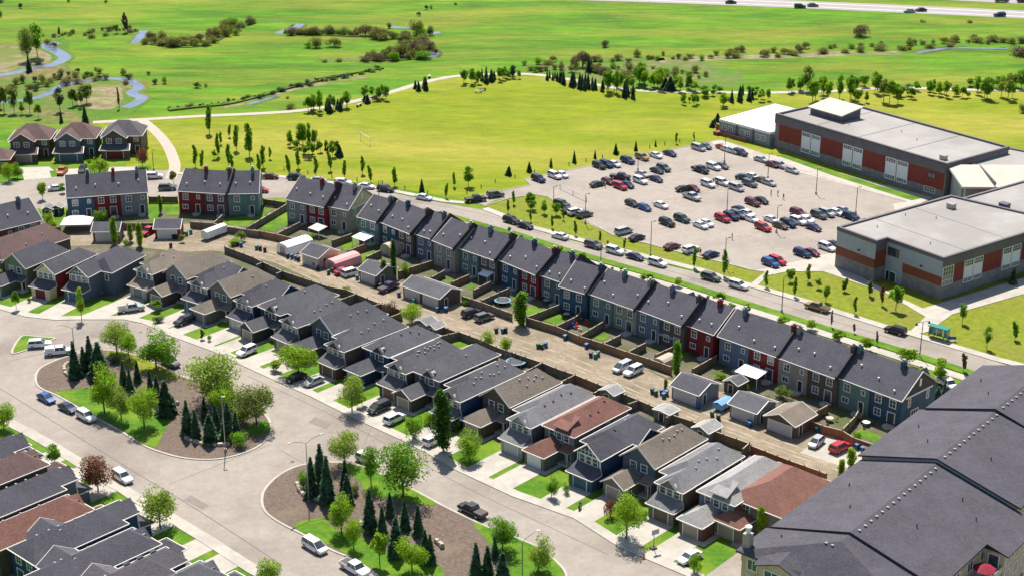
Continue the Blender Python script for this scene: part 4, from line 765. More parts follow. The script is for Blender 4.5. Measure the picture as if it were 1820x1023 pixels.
# classroom block
t = thing('school_building', 'long two storey school block with red panels and a flat grey roof', 'school', (76.8, 455.1, 0), SA)
b = MB(); b.box(0, 62, 0, 26, 0, 9.7); link('wall', b.mesh('wall', sg['blk']), t); panel(t, 'fascia_band', -.1, 62.1, 7.4, 9.7, sg['band'], d=.22)
seg = [1.7, 10.5, 17.9, 26.2, 33.6, 41.6, 49.6, 61.6]
for i in (0, 2, 4, 6): panel(t, 'red_panel', seg[i], seg[i + 1], 2.6, 7.4, sg['red'], d=.1)
for i in (1, 3, 5):
    a, e = seg[i] + .1, seg[i + 1] - .1; mid = (a + e) / 2
    for u, v in ((a, mid - .15), (mid + .15, e)):
        panel(t, 'white_panel', u, v, 1.2, 7.4, sg['wht'], d=.09); k = (v - u)
        win(t, (u + v) / 2, -.08, 6.1, 0, k * .86, 1.0, 4, 2); win(t, (u + v) / 2, -.08, 1.5, 0, k * .86, .95, 4, 2)
win(t, 57.5, -.1, 5.2, 0, 2.4, 1.2, 2, 1, tm=darkm); win(t, 57.2, -.02, 1.2, 0, 3.4, 1.3, 4, 2)
r = flatroof(t, [(0, 0), (62, 0), (62, 26), (0, 26)], 9.7, sg['roof'], sg['band']); unit(r, 58, 3.5, 9.7, .85, metal)
for q in ((20, 9), (34, 15), (42, 12), (15, 17)): 
    b = MB(); b.tube((0, 0, 0), (0, 0, .6), .12, .12, 6); link('roof_pipe', b.mesh('roof_pipe', metal), r, (q[0], q[1], 9.7))
b = MB(); b.add([(5, 9, 9.7), (17, 9, 9.7), (17, 17, 9.7), (5, 17, 9.7), (5, 9, 11.9), (17, 9, 11.9), (17, 17, 13.0), (5, 17, 13.0)], [(0, 1, 5, 4), (1, 2, 6, 5), (2, 3, 7, 6), (3, 0, 4, 7)])
pe = link('penthouse', b.mesh('penthouse', sg['dk']), t); b = MB(); b.slab([((4.4, 8.3, 11.85), (17.6, 8.3, 11.85), (17.6, 17.6, 13.15), (4.4, 17.6, 13.15))], .3); link('penthouse_roof', b.mesh('penthouse_roof', [mat('pale_metal_roof', (.42, .39, .33), (.47, .44, .38), .3, rough=.6)] * 2), pe)
# low wing at its left end
t = thing('portable_classrooms', 'low grey blue classroom wing with a white roof at the left end of the school', 'classroom wing', (62.4, 469.6, 0), radians(-48))
b = MB(); b.box(0, 19.5, 0, 26, 0, 4.3); link('wall', b.mesh('wall', mat('wing_wall', (.20, .23, .27), (.25, .27, .31), .5, rough=.7)), t)
flatroof(t, [(0, 0), (19.5, 0), (19.5, 26), (0, 26)], 4.3, sg['wroof'], sg['wht'], .2)
for x in (2, 4.4, 9, 11, 15, 17): win(t, x, 0, 1.5, 0, 1.4, 1.4, 2, 2)
for x in (6.7, 13): panel(t, 'downpipe', x, x + .5, 0, 4.0, sg['dk'], d=.3)
b = MB(); b.box(-3, -.1, 2, 7, 0, 1); b.box(-3, -.1, 2, 2.1, 1, 2); b.box(-.2, 1.6, -2.4, -.1, 0, 1.1); b.box(1.7, 12, -1.6, -1.5, .3, 1.2); link('ramp', b.mesh('ramp', mat('ramp_wood', (.22, .07, .05), rough=.8)), t)
# gym block
t = thing('school_building', 'grey school gym block with rust band and flat tan grey roof beside the lawns', 'school', (76.2, 356.3, 0), radians(-54))
poly = [(0, 0), (12, 0), (12, 3.6), (28.4, 3.6), (28.4, 46), (0, 40)]
b = MB(); b.prism(poly, 0, 9.6); link('wall', b.mesh('wall', sg['blk']), t)
panel(t, 'grey_panel', 0, 12, 5.4, 9.6, sg['lt']); panel(t, 'rust_band', 0, 12, 3.3, 5.4, sg['rust'], d=.1)
panel(t, 'grey_panel', 17.2, 28.4, 5.4, 9.6, sg['lt'], py=3.6); panel(t, 'grey_panel', 12, 17.2, 0, 9.6, sg['lt'], py=3.6); panel(t, 'rust_band', 17.2, 28.46, 3.3, 5.4, sg['rust'], py=3.6, d=.1)
panel(t, 'red_panel', .0, 3.5, 3.3, 7.4, sg['rust'], ang=pi / 2, px=12, py=0.02, d=.07); panel(t, 'grey_panel', .0, 3.5, 7.4, 9.6, sg['dk'], ang=pi / 2, px=12, py=0.02)
win(t, 14.2, 3.54, 6.2, 0, 3.0, 1.7, 2, 3, tm=darkm); door(t, 14.5, 3.54, 0, 1.8, 2.2, glass, .1); door(t, 13, 3.54, 0, .9, 2.2, darkm, .1)
ex = dict(ang=pi / 2, px=28.4, py=3.6)
panel(t, 'fascia_band', 0, 42.4, 7.7, 9.6, sg['band'], d=.16, **ex); panel(t, 'red_panel', 4.0, 7.2, 3.3, 7.7, sg['red'], **ex); panel(t, 'red_panel', 14.2, 20.6, 3.3, 7.7, sg['red'], **ex); panel(t, 'red_panel', 28, 35, 3.3, 7.7, sg['red'], **ex)
win(t, 28.42, 3.6 + 2.0, 3.4, pi / 2, 3.4, 4.1, 4, 4)
for a in (10.7, 24.2):
    for c in (-1.65, 1.65): panel(t, 'white_panel', a + c - 1.55, a + c + 1.55, 2.3, 7.7, sg['wht'], d=.08, **ex); win(t, 28.49, 3.6 + a + c, 6.2, pi / 2, 2.7, 1.3, 4, 2); win(t, 28.49, 3.6 + a + c, 2.5, pi / 2, 2.7, .9, 4, 2)
r = flatroof(t, poly, 9.6, sg['roof'], sg['band'], .45)
unit(r, 6, 33, 9.6, .9, metal)
for q in ((5, 8), (9, 24), (20, 9), (3, 20)): link('roof_pipe', D.meshes['roof_pipe'], r, (q[0], q[1], 9.6))
for xx, yy, zz in ((7, 0, 6.3), (22.5, 3.6, 6.3)): b = MB(); b.box(-.25, .25, -.3, -.06, -.15, .15); link('wall_lamp', b.mesh('wall_lamp', darkm), t, (xx, yy, zz))
t = thing('school_building', 'lower flat roofed school block behind the gym at the right edge', 'school', (112.5, 378.5, 0), radians(-54))
b = MB(); b.box(-3, 34, 1, 28, 0, 8.2); link('wall', b.mesh('wall', sg['rust']), t); r = flatroof(t, [(-3, 1), (34, 1), (34, 28), (-3, 28)], 8.2, sg['roof'], sg['band'], .4); unit(r, 8, 4, 8.2, 1.1, sg['dk'])
t = thing('school_building', 'entrance hall with long pale standing roof joining the two school blocks', 'school', (115.2, 407.2, 0), 0)
b = MB(); b.prism([(0.6, -1), (1.4, -12.5), (46, -14), (46, -1)], 0, 7.4); link('wall', b.mesh('wall', sg['lt']), t)
b = MB(); b.slab([((-.4, .8, 9.2), (-.2, -14.6, 8.0), (48, -15.8, 8.0), (48, 0, 9.2))], .5); link('roof', b.mesh('roof', [mat('pale_metal_roof', (.5, .5, .5)), sg['wht']]), t)
b = MB()
for xx in (8, 20, 32): b.box(xx, xx + .25, -14.9, .4, 8.5, 9.3)
b.box(-.1, .2, -14.2, -13.9, 0, 8); link('roof_seam', b.mesh('roof_seam', sg['band']), t)
t = thing('school_building', 'dark flat roofed school wing beyond the pale entrance roof', 'school', (76.8 + 62.3 * cos(SA), 455.1 + 62.3 * sin(SA), 0), SA + radians(12))
b = MB(); b.box(0, 34, 9, 30, 0, 8.2); link('wall', b.mesh('wall', sg['blk']), t); flatroof(t, [(0, 9), (34, 9), (34, 30), (0, 30)], 8.2, sg['roof'], sg['band'], .4)

# ------------------------------------------------ apartment block, lower right
AA = radians(50.5); t = thing('apartment_building', 'large beige apartment block with stepped charcoal roofs filling the lower right corner', 'apartment block', (48.8, 203.3, 0), AA - pi / 2)
# local: +y runs along the ridge, +x to the right slope
ar = roofmat('apartment', (.088, .084, .102)); aw = W('sand')
def apv(): b = MB(); b.box(-.12, .12, -.12, .12, -.2, .14); b.box(-.19, .19, -.19, .19, .14, .22); return b.mesh('roof_vent', mat('vent_metal', (.30, .29, .29), rough=.6))
secs = [(0, 27.6, 13.5, 17.3, -12.9, 14.2), (27.6, 49.3, 14.3, 18.1, -13.3, 14.2), (49.3, 72, 15.0, 18.6, -12.2, 12)]
for s0, s1, ze, zr, xl, xr in secs:
    b = MB(); b.box(xl + .6, xr - .6, s0 + .05, s1 - .05, 0, ze - .1); link('wall', b.mesh('wall', aw), t)
    b = MB(); b.add([(xl + .6, s0 + .05, ze - .1), (xr - .6, s0 + .05, ze - .1), (0, s0 + .05, zr - .3), (xl + .6, s0 + .3, ze - .1), (xr - .6, s0 + .3, ze - .1), (0, s0 + .3, zr - .3)], [(0, 1, 2), (5, 4, 3), (0, 2, 5, 3), (1, 4, 5, 2)]); link('gable_wall', b.mesh('gable_wall', sg['lt']), t)
    pol = [((0, s0 - .25, zr), (xl, s0 - .25, ze), (xl, s1 - .02, ze), (0, s1 - .02, zr)), ((xr, s0 - .25, ze), (0, s0 - .25, zr), (0, s1 - .02, zr), (xr, s1 - .02, ze))]
    r = roof(t, pol, ar, th=.28, fm=dkfas)
    n = int((s1 - s0) / 1.75); sv = cached('apv', lambda: apv())
    for i in range(n): link('roof_vent', sv, r, (.75, s0 + 1.2 + i * 1.75, zr - .75 * (zr - ze) / xr))
    for q in ((xl * .35, .3), (xl * .7, .6), (xr * .4, .35), (xr * .75, .7), (xr * .5, .8)):
        yy = s0 + (s1 - s0) * q[1]; b = MB(); b.tube((0, 0, -.1), (0, 0, .55), .09, .09, 6); link('roof_pipe', cached('app', lambda: b.mesh('roof_pipe', darkm)), r, (q[0], yy, zr - abs(q[0]) * (zr - ze) / (xr if q[0] > 0 else -xl)))
for i, (s0, s1, *_r) in enumerate(secs):
    for k in range(int((s1 - s0) / 4.5)):
        for fz in (1.2, 4.4, 7.6, 10.6):
            win(t, 13.6 if i < 2 else 11.4, s0 + 2.5 + k * 4.5, fz, pi / 2, 1.7, 1.5, 2, 1)
            if i == 1: win(t, -12.7, s0 + 2.5 + k * 4.5, fz, -pi / 2, 1.7, 1.5, 2, 1)
# near end, hipped
b = MB(); b.box(-13.0, 13.6, -8.0, -.05, 0, 12.9); link('wall', b.mesh('wall', aw), t)
A1, A2, A3, A4 = (-13.7, -8.7, 13.0), (14.4, -8.7, 13.0), (14.4, -.3, 13.0), (-13.7, -.3, 13.0); RA, RB = (0, -2.7, 16.9), (0, -.3, 16.9)
r = roof(t, [(A1, RA, RB, A4)[::-1], (A1, A2, RA), (A2, A3, RB, RA)], ar, th=.28, fm=dkfas)
for q in (-.9, -1.9): link('roof_vent', sv, r, (q, -3.6, 16.2))
link('roof_pipe', _mc['app'], r, (-9.5, -3.0, 14.1))
b = MB(); b.box(-9.3, -2.6, -9.4, -7.9, 0, 12.6); b.add([(-9.3, -9.4, 12.6), (-2.6, -9.4, 12.6), (-5.95, -9.4, 13.9), (-9.3, -9.2, 12.6), (-2.6, -9.2, 12.6), (-5.95, -9.2, 13.9)], [(0, 1, 2), (5, 4, 3)])
link('front_bay', b.mesh('front_bay', aw), t)
b = MB(); b.slab([((-9.9, -9.9, 12.55), (-5.95, -9.9, 14.1), (-5.95, -6.4, 14.7), (-9.9, -7.9, 13.3))[::-1], ((-2.0, -9.9, 12.55), (-5.95, -9.9, 14.1), (-5.95, -6.4, 14.7), (-2.0, -7.9, 13.3))], .16); link('bay_roof', b.mesh('bay_roof', [ar, dkfas]), t)
for fz in (1.2, 4.4, 7.6, 10.3):
    for yy in (-2.5, -6): win(t, -13.0, yy, fz, -pi / 2, 1.7, 1.6, 2, 1)
    for xx in (-11.2, 1, 5, 9): win(t, xx, -8.0, fz, 0, 1.5, 1.6, 2, 1)
    win(t, -6, -9.4, fz - .2, 0, 4.6, 2.0, 4, 1)
b = MB(); b.box(-.6, .6, -.6, .6, -2.6, 1.9); c2 = MB(); c2.tube((0, 0, 1.9), (0, 0, 2.7), .33, .33, 10); c2.tube((0, 0, 2.7), (0, 0, 3.05), .52, .52, 12)
ch = link('chimney', b.mesh('chimney', mat('chimney_boards', (.34, .30, .27), (.40, .36, .32), 1, rough=.7)), t, (-12.7, -7.1, 13.6)); link('chimney_cap', c2.mesh('chimney_cap', trim), ch)
# wider bay beyond the balcony recess on the right side
b = MB(); b.box(13.55, 16.9, 15.9, 26.6, 0, 12.4); w2 = link('bay_wall', b.mesh('bay_wall', aw), t)
roof(t, [((17.6, 15.5, 12.55), (14.15, 15.5, 13.52), (14.15, 27.3, 13.52), (17.6, 27.3, 12.55))[::-1]], ar, 'bay_roof', .24, dkfas)
for fz in (1.2, 4.4, 7.6, 10.2):
    for yy in (17.5, 20.5, 23.5): win(t, 16.9, yy, fz, pi / 2, 1.4, 1.6, 2, 1)
    win(t, 15.3, 15.9, fz - .3, 0, 1.5, 2.0, 1, 1)
    b = MB(); b.box(13.6, 16.8, 8, 15.85, fz - .75, fz - .55); b.box(16.75, 16.8, 8, 15.85, fz - .55, fz + .35); b.box(13.6, 16.75, 8, 8.05, fz - .55, fz + .35); link('balcony', b.mesh('balcony', fasc), t)
ax, ay = Matrix.Rotation(AA - pi / 2, 2) @ Vector((15.6, 12.0)); t2 = thing('parasol', 'dark red parasol open on the top balcony of the apartment block', 'parasol', (48.8 + ax, 203.3 + ay, 9.66))
b = MB(); b.tube((0, 0, 0), (0, 0, 2.3), .04, .04, 6); link('pole', b.mesh('pole', darkm), t2); b = MB()
for i in range(8): a0, a1 = i * pi / 4, (i + 1) * pi / 4; b.add([(0, 0, 2.4), (cos(a0) * 1.7, sin(a0) * 1.7, 1.85), (cos(a1) * 1.7, sin(a1) * 1.7, 1.85)], [(0, 1, 2)])
link('canopy', b.mesh('canopy', mat('parasol_red', (.22, .01, .03), rough=.8)), t2)

# ------------------------------------------------ vehicles
def paint(n, c): return mat('paint_' + n, c, rough=.28, spec=.6, metal=.25 if n in ('silver', 'grey', 'navy', 'blue', 'brown', 'gold') else 0.)
PC = dict(white=(.75, .75, .76), black=(.012, .012, .015), silver=(.42, .43, .45), grey=(.12, .125, .13), navy=(.015, .03, .09), blue=(.03, .09, .27), red=(.38, .012, .02), maroon=(.13, .01, .02), brown=(.14, .09, .05), gold=(.30, .19, .07), orange=(.50, .12, .02), green=(.03, .06, .05), purple=(.05, .03, .10))
head_m = mat('headlight', (.7, .7, .7), rough=.15); tail_m = mat('tail_light', (.35, .01, .01), rough=.3)
# side outline: stations of (x, half width, sill z, belt z) and cabin (x bottom rear, x top rear, x top front, x bottom front, roof z)
VT = {
 'sedan': dict(L=4.7, w=.90, st=[(-2.35, .78, .42, .80), (-2.2, .86, .3, .98), (-1.2, .9, .25, 1.02), (.9, .9, .25, .98), (1.9, .86, .27, .86), (2.3, .72, .35, .68)], cab=(-1.75, -1.1, .35, 1.15, 1.45), wx=(-1.4, 1.42), r=.33),
 'hatch': dict(L=4.2, w=.88, st=[(-2.1, .80, .42, .95), (-2.0, .86, .3, 1.02), (-1.0, .88, .25, 1.02), (.9, .88, .25, .98), (1.75, .84, .27, .86), (2.1, .72, .35, .68)], cab=(-2.0, -1.6, .3, 1.2, 1.52), wx=(-1.3, 1.3), r=.32),
 'suv': dict(L=4.8, w=.95, st=[(-2.4, .86, .5, 1.05), (-2.3, .93, .36, 1.12), (-1.2, .95, .32, 1.12), (1.0, .95, .32, 1.10), (2.0, .92, .34, 1.02), (2.4, .8, .42, .8)], cab=(-2.3, -2.05, .35, 1.15, 1.75), wx=(-1.45, 1.45), r=.38),
 'van': dict(L=5.0, w=.97, st=[(-2.5, .88, .45, 1.0), (-2.4, .95, .3, 1.08), (-1.2, .97, .26, 1.08), (1.2, .97, .26, 1.05), (2.1, .92, .3, .95), (2.5, .8, .38, .75)], cab=(-2.4, -2.2, .6, 1.75, 1.78), wx=(-1.55, 1.6), r=.35),
 'pickup': dict(L=5.8, w=1.0, st=[(-2.9, .94, .6, 1.12), (-2.8, .98, .45, 1.15), (-1.2, 1.0, .42, 1.15), (1.2, 1.0, .42, 1.15), (2.5, .98, .45, 1.1), (2.9, .86, .5, .95)], cab=(-.85, -.65, .85, 1.45, 1.85), wx=(-1.8, 1.85), r=.42),
}
def vbody(k, pm):
    v = VT[k]; b = MB(); secs_ = []
    for x, hw, z0, z1 in v['st']: secs_.append([(x, -hw + .06, z0), (x, -hw, z0 + .15), (x, -hw, (z0 + z1) / 2 + .1), (x, -hw + .08, z1), (x, hw - .08, z1), (x, hw, (z0 + z1) / 2 + .1), (x, hw, z0 + .15), (x, hw - .06, z0)])
    n = 8; vs = [p for s_ in secs_ for p in s_]; fs = []
    for i in range(len(secs_) - 1):
        for j in range(n): fs.append((i * n + j, i * n + (j + 1) % n, (i + 1) * n + (j + 1) % n, (i + 1) * n + j))
    fs += [tuple(range(n - 1, -1, -1)), tuple((len(secs_) - 1) * n + j for j in range(n))]
    fs = [f[::-1] for f in fs]; b.add(vs, fs, 0)
    a, c, d_, e, zr = v['cab']; zb = max(s_[3] for s_ in v['st']) - .02; w0 = v['w'] - .1; w1 = v['w'] - .26
    # roof skin and pillars
    b.add([(c, -w1, zr), (d_, -w1, zr), (d_, w1, zr), (c, w1, zr), (c - .05, -w1 - .02, zr - .07), (d_ + .08, -w1 - .02, zr - .07), (d_ + .08, w1 + .02, zr - .07), (c - .05, w1 + .02, zr - .07)], [(0, 1, 2, 3), (0, 4, 5, 1), (1, 5, 6, 2), (2, 6, 7, 3), (3, 7, 4, 0), (7, 6, 5, 4)])
    for sg_ in (-1, 1):
        for xb, xt in ((a, c), (e, d_ + .05), ((a + e) / 2 - .05, (c + d_) / 2 - .02)):
            b.tube((xb, sg_ * w0, zb), (xt, sg_ * (w1 + .01), zr - .04), .055, .045, 4)
    if k == 'pickup':
        b.box(-2.75, -.95, -.85, .85, .62, 1.16, 1); o = 0
    me = b.mesh('body', [pm, darkm]); return me
def vglass(k):
    v = VT[k]; a, c, d_, e, zr = v['cab']; zb = max(s_[3] for s_ in v['st']) - .06; w0 = v['w'] - .13; w1 = v['w'] - .28; b = MB()
    b.add([(a, -w0, zb), (e, -w0, zb), (e, w0, zb), (a, w0, zb), (c, -w1, zr - .05), (d_, -w1, zr - .05), (d_, w1, zr - .05), (c, w1, zr - .05)], [(0, 1, 5, 4), (1, 2, 6, 5), (2, 3, 7, 6), (3, 0, 4, 7), (4, 5, 6, 7)]); return b.mesh('windows', glass)
def vwheel(k):
    r = VT[k]['r']; b = MB(); b.tube((0, -.12, 0), (0, .12, 0), r, r, 12, 0); b.tube((0, -.13, 0), (0, .13, 0), r * .6, r * .6, 10, 1); return b.mesh('wheel', [tyre, rim])
def small(nm, m): b = MB(); b.box(-.05, .05, -.2, .2, -.08, .08); return b.mesh(nm, m)
TYN = dict(sedan='sedan', hatch='hatchback', suv='SUV', van='minivan', pickup='pickup truck')
def vehicle(label, x, y, kind, col, ang, group, lift=0.0, detail=True, topper=False):
    t = thing('parked_car' if kind != 'pickup' else 'pickup_truck', label, 'car' if kind != 'pickup' else 'pickup truck', (x, y, lift), radians(ang), group)
    v = VT[kind]; pm = paint(col, PC[col]); link('body', cached(('vb', kind, col), lambda: vbody(kind, pm)), t); link('windows', cached(('vg', kind), lambda: vglass(kind)), t)
    wl = cached(('vw', kind), lambda: vwheel(kind))
    for xx in v['wx']:
        for sgn in (-1, 1): link('wheel', wl, t, (xx, sgn * (v['w'] - .1), v['r']))
    for sgn in (-1, 1):
        link('headlight', cached('hl', lambda: small('headlight', head_m)), t, (v['L'] / 2 - .09, sgn * .62, .72 if kind != 'pickup' else .9)); link('tail_light', cached('tl', lambda: small('tail_light', tail_m)), t, (-v['L'] / 2 + .03, sgn * .68, .85 if kind != 'pickup' else 1.0))
    if topper:
        b = MB(); b.box(-2.75, -.9, -.85, .85, 1.1, 1.8); link('canopy', b.mesh('canopy', pm), t)
    return t
def cars(group, place, ox, oy, lst, lift, ang):
    """lst: picture points (zoomed) of the car centres; every label is unique through its order"""
    pos = []
    for c in lst:
        x, y, _ = P(*R(ox, oy, c[0], c[1]), .7 + lift); pos.append((x, y, c))
    pos.sort(key=lambda p: p[0]); cnt = {}
    for _, _, c in pos: cnt[(c[2], c[3])] = cnt.get((c[2], c[3]), 0) + 1
    seen = {}
    for x, y, c in pos:
        k = (c[2], c[3]); i = seen.get(k, 0); seen[k] = i + 1
        lb = '%s %s %s' % ('grey' if c[3] == 'grey' else 'dark green' if c[3] == 'green' else c[3], TYN[c[2]], place)
        if cnt[k] > 1: lb += ', %s from left' % ordn(i)
        vehicle(lb, x + random.uniform(-.1, .1), y + random.uniform(-.1, .1), c[2], c[3], (c[4] if len(c) > 4 else ang) + random.uniform(-2, 2), group, lift, topper=len(c) > 5)
G1 = 'cars in the school car park'
LA = -53
cars(G1, 'in the far row of the school car park', 900, 200, [(225, 462, 'suv', 'navy'), (340, 440, 'suv', 'white'), (392, 432, 'sedan', 'white'), (650, 370, 'suv', 'black'), (700, 362, 'suv', 'navy'), (755, 358, 'sedan', 'white'), (848, 335, 'suv', 'navy'), (952, 312, 'suv', 'gold'), (1047, 296, 'sedan', 'white'), (1142, 283, 'sedan', 'navy'), (1343, 245, 'van', 'silver'), (1393, 233, 'sedan', 'grey'), (1510, 240, 'sedan', 'orange'), (1545, 255, 'hatch', 'white'), (1585, 268, 'hatch', 'silver'), (1638, 280, 'suv', 'purple'), (1780, 325, 'sedan', 'silver')], .07, LA)
cars(G1, 'in the second row of the school car park', 900, 200, [(640, 497, 'sedan', 'green', 34), (712, 480, 'hatch', 'maroon'), (795, 515, 'suv', 'red'), (795, 448, 'pickup', 'black', -20), (845, 503, 'sedan', 'navy'), (950, 428, 'sedan', 'silver'), (935, 475, 'suv', 'white'), (1045, 462, 'sedan', 'navy'), (1055, 403, 'sedan', 'black'), (1103, 388, 'suv', 'grey'), (1358, 398, 'pickup', 'black'), (1450, 378, 'suv', 'white'), (1505, 370, 'sedan', 'grey'), (1660, 450, 'sedan', 'green', -20), (1722, 445, 'sedan', 'white'), (1700, 495, 'suv', 'grey'), (1790, 470, 'sedan', 'brown'), (1838, 488, 'sedan', 'silver')], .07, LA)
cars(G1, 'in the third row of the school car park', 900, 200, [(1240, 530, 'sedan', 'black', 20), (1305, 528, 'sedan', 'maroon'), (1295, 588, 'pickup', 'silver'), (1410, 498, 'suv', 'white'), (1512, 487, 'suv', 'white'), (1610, 523, 'van', 'silver'), (878, 632, 'hatch', 'black'), (967, 662, 'hatch', 'blue'), (1080, 645, 'sedan', 'white'), (1725, 628, 'suv', 'maroon'), (1780, 612, 'sedan', 'black')], .07, LA)
cars(G1, 'in the fourth row of the school car park', 900, 200, [(1125, 768, 'suv', 'black'), (1230, 742, 'suv', 'green'), (1358, 785, 'sedan', 'white'), (1400, 770, 'sedan', 'white'), (1510, 738, 'suv', 'red'), (1568, 726, 'suv', 'navy'), (1620, 713, 'suv', 'grey'), (1685, 703, 'sedan', 'white'), (2040, 722 - 22, 'suv', 'maroon'), (2100, 760 - 20 , 'sedan', 'white'), (1855, 745, 'sedan', 'white')], .07, LA)
cars(G1, 'at the left end of the school car park by the young trees', 900, 200, [(385, 640, 'suv', 'green', -45), (440, 680, 'sedan', 'black', 34), (487, 694, 'suv', 'white', 34), (548, 710, 'suv', 'grey', 34)], .07, 34)
cars(G1, 'parked facing the lawn along the street side of the car park', 900, 200, [(820, 828, 'van', 'silver'), (912, 872, 'sedan', 'black'), (1160, 932, 'sedan', 'maroon'), (1293, 955, 'suv', 'white'), (1430, 990, 'sedan', 'navy')], .07, 38)
cars(G1, 'at the right of the school car park', 1360, 160, [(45, 518, 'sedan', 'maroon'), (103, 525, 'suv', 'silver'), (185, 560, 'sedan', 'silver'), (375, 872, 'suv', 'grey'), (428, 860, 'suv', 'silver'), (492, 852, 'sedan', 'white'), (545, 838, 'sedan', 'silver'), (600, 884, 'suv', 'navy'), (105, 945, 'sedan', 'brown'), (160, 932, 'suv', 'navy'), (228, 915, 'suv', 'white'), (282, 905, 'sedan', 'white'), (335, 957, 'sedan', 'purple'), (-15, 960, 'suv', 'red')], .07, LA)
cars(G1, 'near the street corner of the school car park', 1360, 340, [(432, 390, 'suv', 'white'), (482, 372, 'sedan', 'black'), (262, 432, 'suv', 'navy'), (325, 425, 'sedan', 'maroon'), (35, 500, 'suv', 'blue'), (85, 483, 'suv', 'red'), (-100, 190, 'sedan', 'white'), (-180, 125, 'sedan', 'navy'), (-210, 160, 'sedan', 'grey')], .07, LA)
G2 = 'cars parked along the main street'
cars(G2, 'parked along the main street by the lawn', 900, 200, [(35, 752, 'suv', 'black', -40), (130, 788, 'sedan', 'black'), (372, 862, 'sedan', 'white', 140), (608, 925, 'suv', 'grey'), (758, 965, 'suv', 'white'), (900, 1005, 'sedan', 'purple'), (1055, 1050, 'suv', 'white'), (1430, 1150, 'suv', 'grey'), (1625, 1203, 'suv', 'white')], .03, -41)
cars(G2, 'driving on the main street near the school corner', 1360, 340, [(365, 805, 'pickup', 'gold'), (910, 968, 'suv', 'black')], .03, 140)
cars(G2, 'parked beside the playing field on the main street', 450, 200, [(120, 445, 'sedan', 'maroon', -5), (305, 452, 'suv', 'black', -5), (455, 470, 'sedan', 'silver', -8), (630, 488, 'suv', 'white', -12), (792, 512, 'sedan', 'white', -20), (925, 533, 'suv', 'black', -25), (1195, 590, 'sedan', 'white', -30), (-380 + 430, 560 - 20, 'sedan', 'red', -5)], .03, -20)
cars(G2, 'waiting at the car park entrance', 450, 200, [(1555, 604, 'pickup', 'black', 20), (1692, 573, 'suv', 'grey', 20)], .07, 20)
cars(G2, 'at the upper left end of the street', 0, 200, [(1078, 443, 'suv', 'white', 5), (1170, 524, 'suv', 'grey', 5), (438, 408, 'pickup', 'orange', -88), (577, 400, 'suv', 'black', -88), (395, 525, 'sedan', 'white', 20)], .05, 0)
G3 = 'cars in the back lane'
cars(G3, 'parked on the gravel lane', 450, 400, [(632, 318, 'sedan', 'red', 40), (690, 330, 'van', 'white', 40), (1530, 612, 'suv', 'black', 38), (1618, 640, 'suv', 'grey', 38), (945, 430, 'pickup', 'purple', 50)], .05, 40)
cars(G3, 'parked on the lane beside the row of fences', 900, 560, [(812, 358, 'van', 'silver', 228), (888, 385, 'suv', 'white', 228)], .05, 45)
cars(G3, 'at the far right end of the lane', 1360, 560, [(360, 880, 'hatch', 'silver', 235), (525, 918, 'suv', 'red', 42), (1275, 475, 'pickup', 'white', -70)], .07, 45)
cars(G3, 'beside the red sided garage', 0, 200, [(1045, 828, 'pickup', 'red', 250)], .05, 250)
G4 = 'cars on the lower street'
cars(G4, 'on the street by the small triangular island', 0, 400, [(275, 828, 'suv', 'white', 12), (412, 880, 'pickup', 'white', 14, 1)], .04, 12)
cars(G4, 'on a front driveway of the lower houses', 0, 400, [(915, 578, 'pickup', 'silver', 22), (1285, 665, 'suv', 'black', 228), (1722, 878, 'suv', 'white', 232), (1190, 955, 'suv', 'grey', -42)], .09, 48)
cars(G4, 'parked by the curved kerb of the planted island', 0, 560, [(325, 572, 'sedan', 'blue', -42), (478, 640, 'sedan', 'navy', -42), (605, 700, 'suv', 'white', -42)], .04, -42)
cars(G4, 'on the middle driveways of the lower houses', 450, 560, [(425, 455, 'sedan', 'silver', 228), (295, 430, 'sedan', 'black', 228), (880, 640, 'van', 'black', 228), (990, 720, 'suv', 'white', 48), (1262, 868, 'suv', 'white', 48)], .09, 48)
cars(G4, 'parked beside the lower planted island', 450, 763, [(432, 808, 'van', 'white', -44), (712, 965, 'pickup', 'white', -44), (1535, 560, 'pickup', 'black', 136), (800, 205, 'suv', 'white', -40)], .04, -42)
cars(G4, 'parked on the curving street at the lower left', 0, 763, [(860, 325, 'suv', 'white', -46)], .04, -42)
cars(G4, 'on the driveway of the brick sided house', 900, 763, [(1285, 885, 'sedan', 'white', 222)], .09, -42)
cars('cars on the highway', 'driving on the far highway', 1360, 0, [(242, 44, 'suv', 'black', 0), (332, 35, 'sedan', 'grey', 0), (1008, 75, 'sedan', 'silver', 180), (1088, 68, 'sedan', 'black', 180), (1638, 103, 'suv', 'navy', 180), (-240, 14, 'sedan', 'black', 0), (1655, 4, 'pickup', 'grey', 0), (1800, 6, 'suv', 'maroon', 0)], .05, 0)

# ------------------------------------------------ trees and shrubs
def solve_h(px, yb, yt):
    x, y, _ = P(px, yb); Zc = lambda z: 511.5 - F * (y * _s + (z - H) * _c) / (y * _c - (z - H) * _s)
    lo, hi = 0, 40
    for _ in range(30):
        m = (lo + hi) / 2
        if Zc(m) > yt: lo = m
        else: hi = m
    return x, y, lo
def leafq(b, p, r, rnd, droop=None):
    n = Vector((rnd.gauss(0, 1), rnd.gauss(0, 1), rnd.gauss(0, 1) + .3)).normalized(); a = n.orthogonal().normalized(); c = n.cross(a); th = rnd.random() * 6.28; a, c = a * cos(th) + c * sin(th), c * cos(th) - a * sin(th)
    s_ = r * rnd.uniform(.6, 1.3); k = rnd.uniform(.5, .9)
    b.v += [tuple(p - a * s_), tuple(p + c * s_ * k), tuple(p + a * s_), tuple(p - c * s_ * k)]; o = len(b.v) - 4; b.f.append((o, o + 1, o + 2, o + 3)); b.m.append(0)
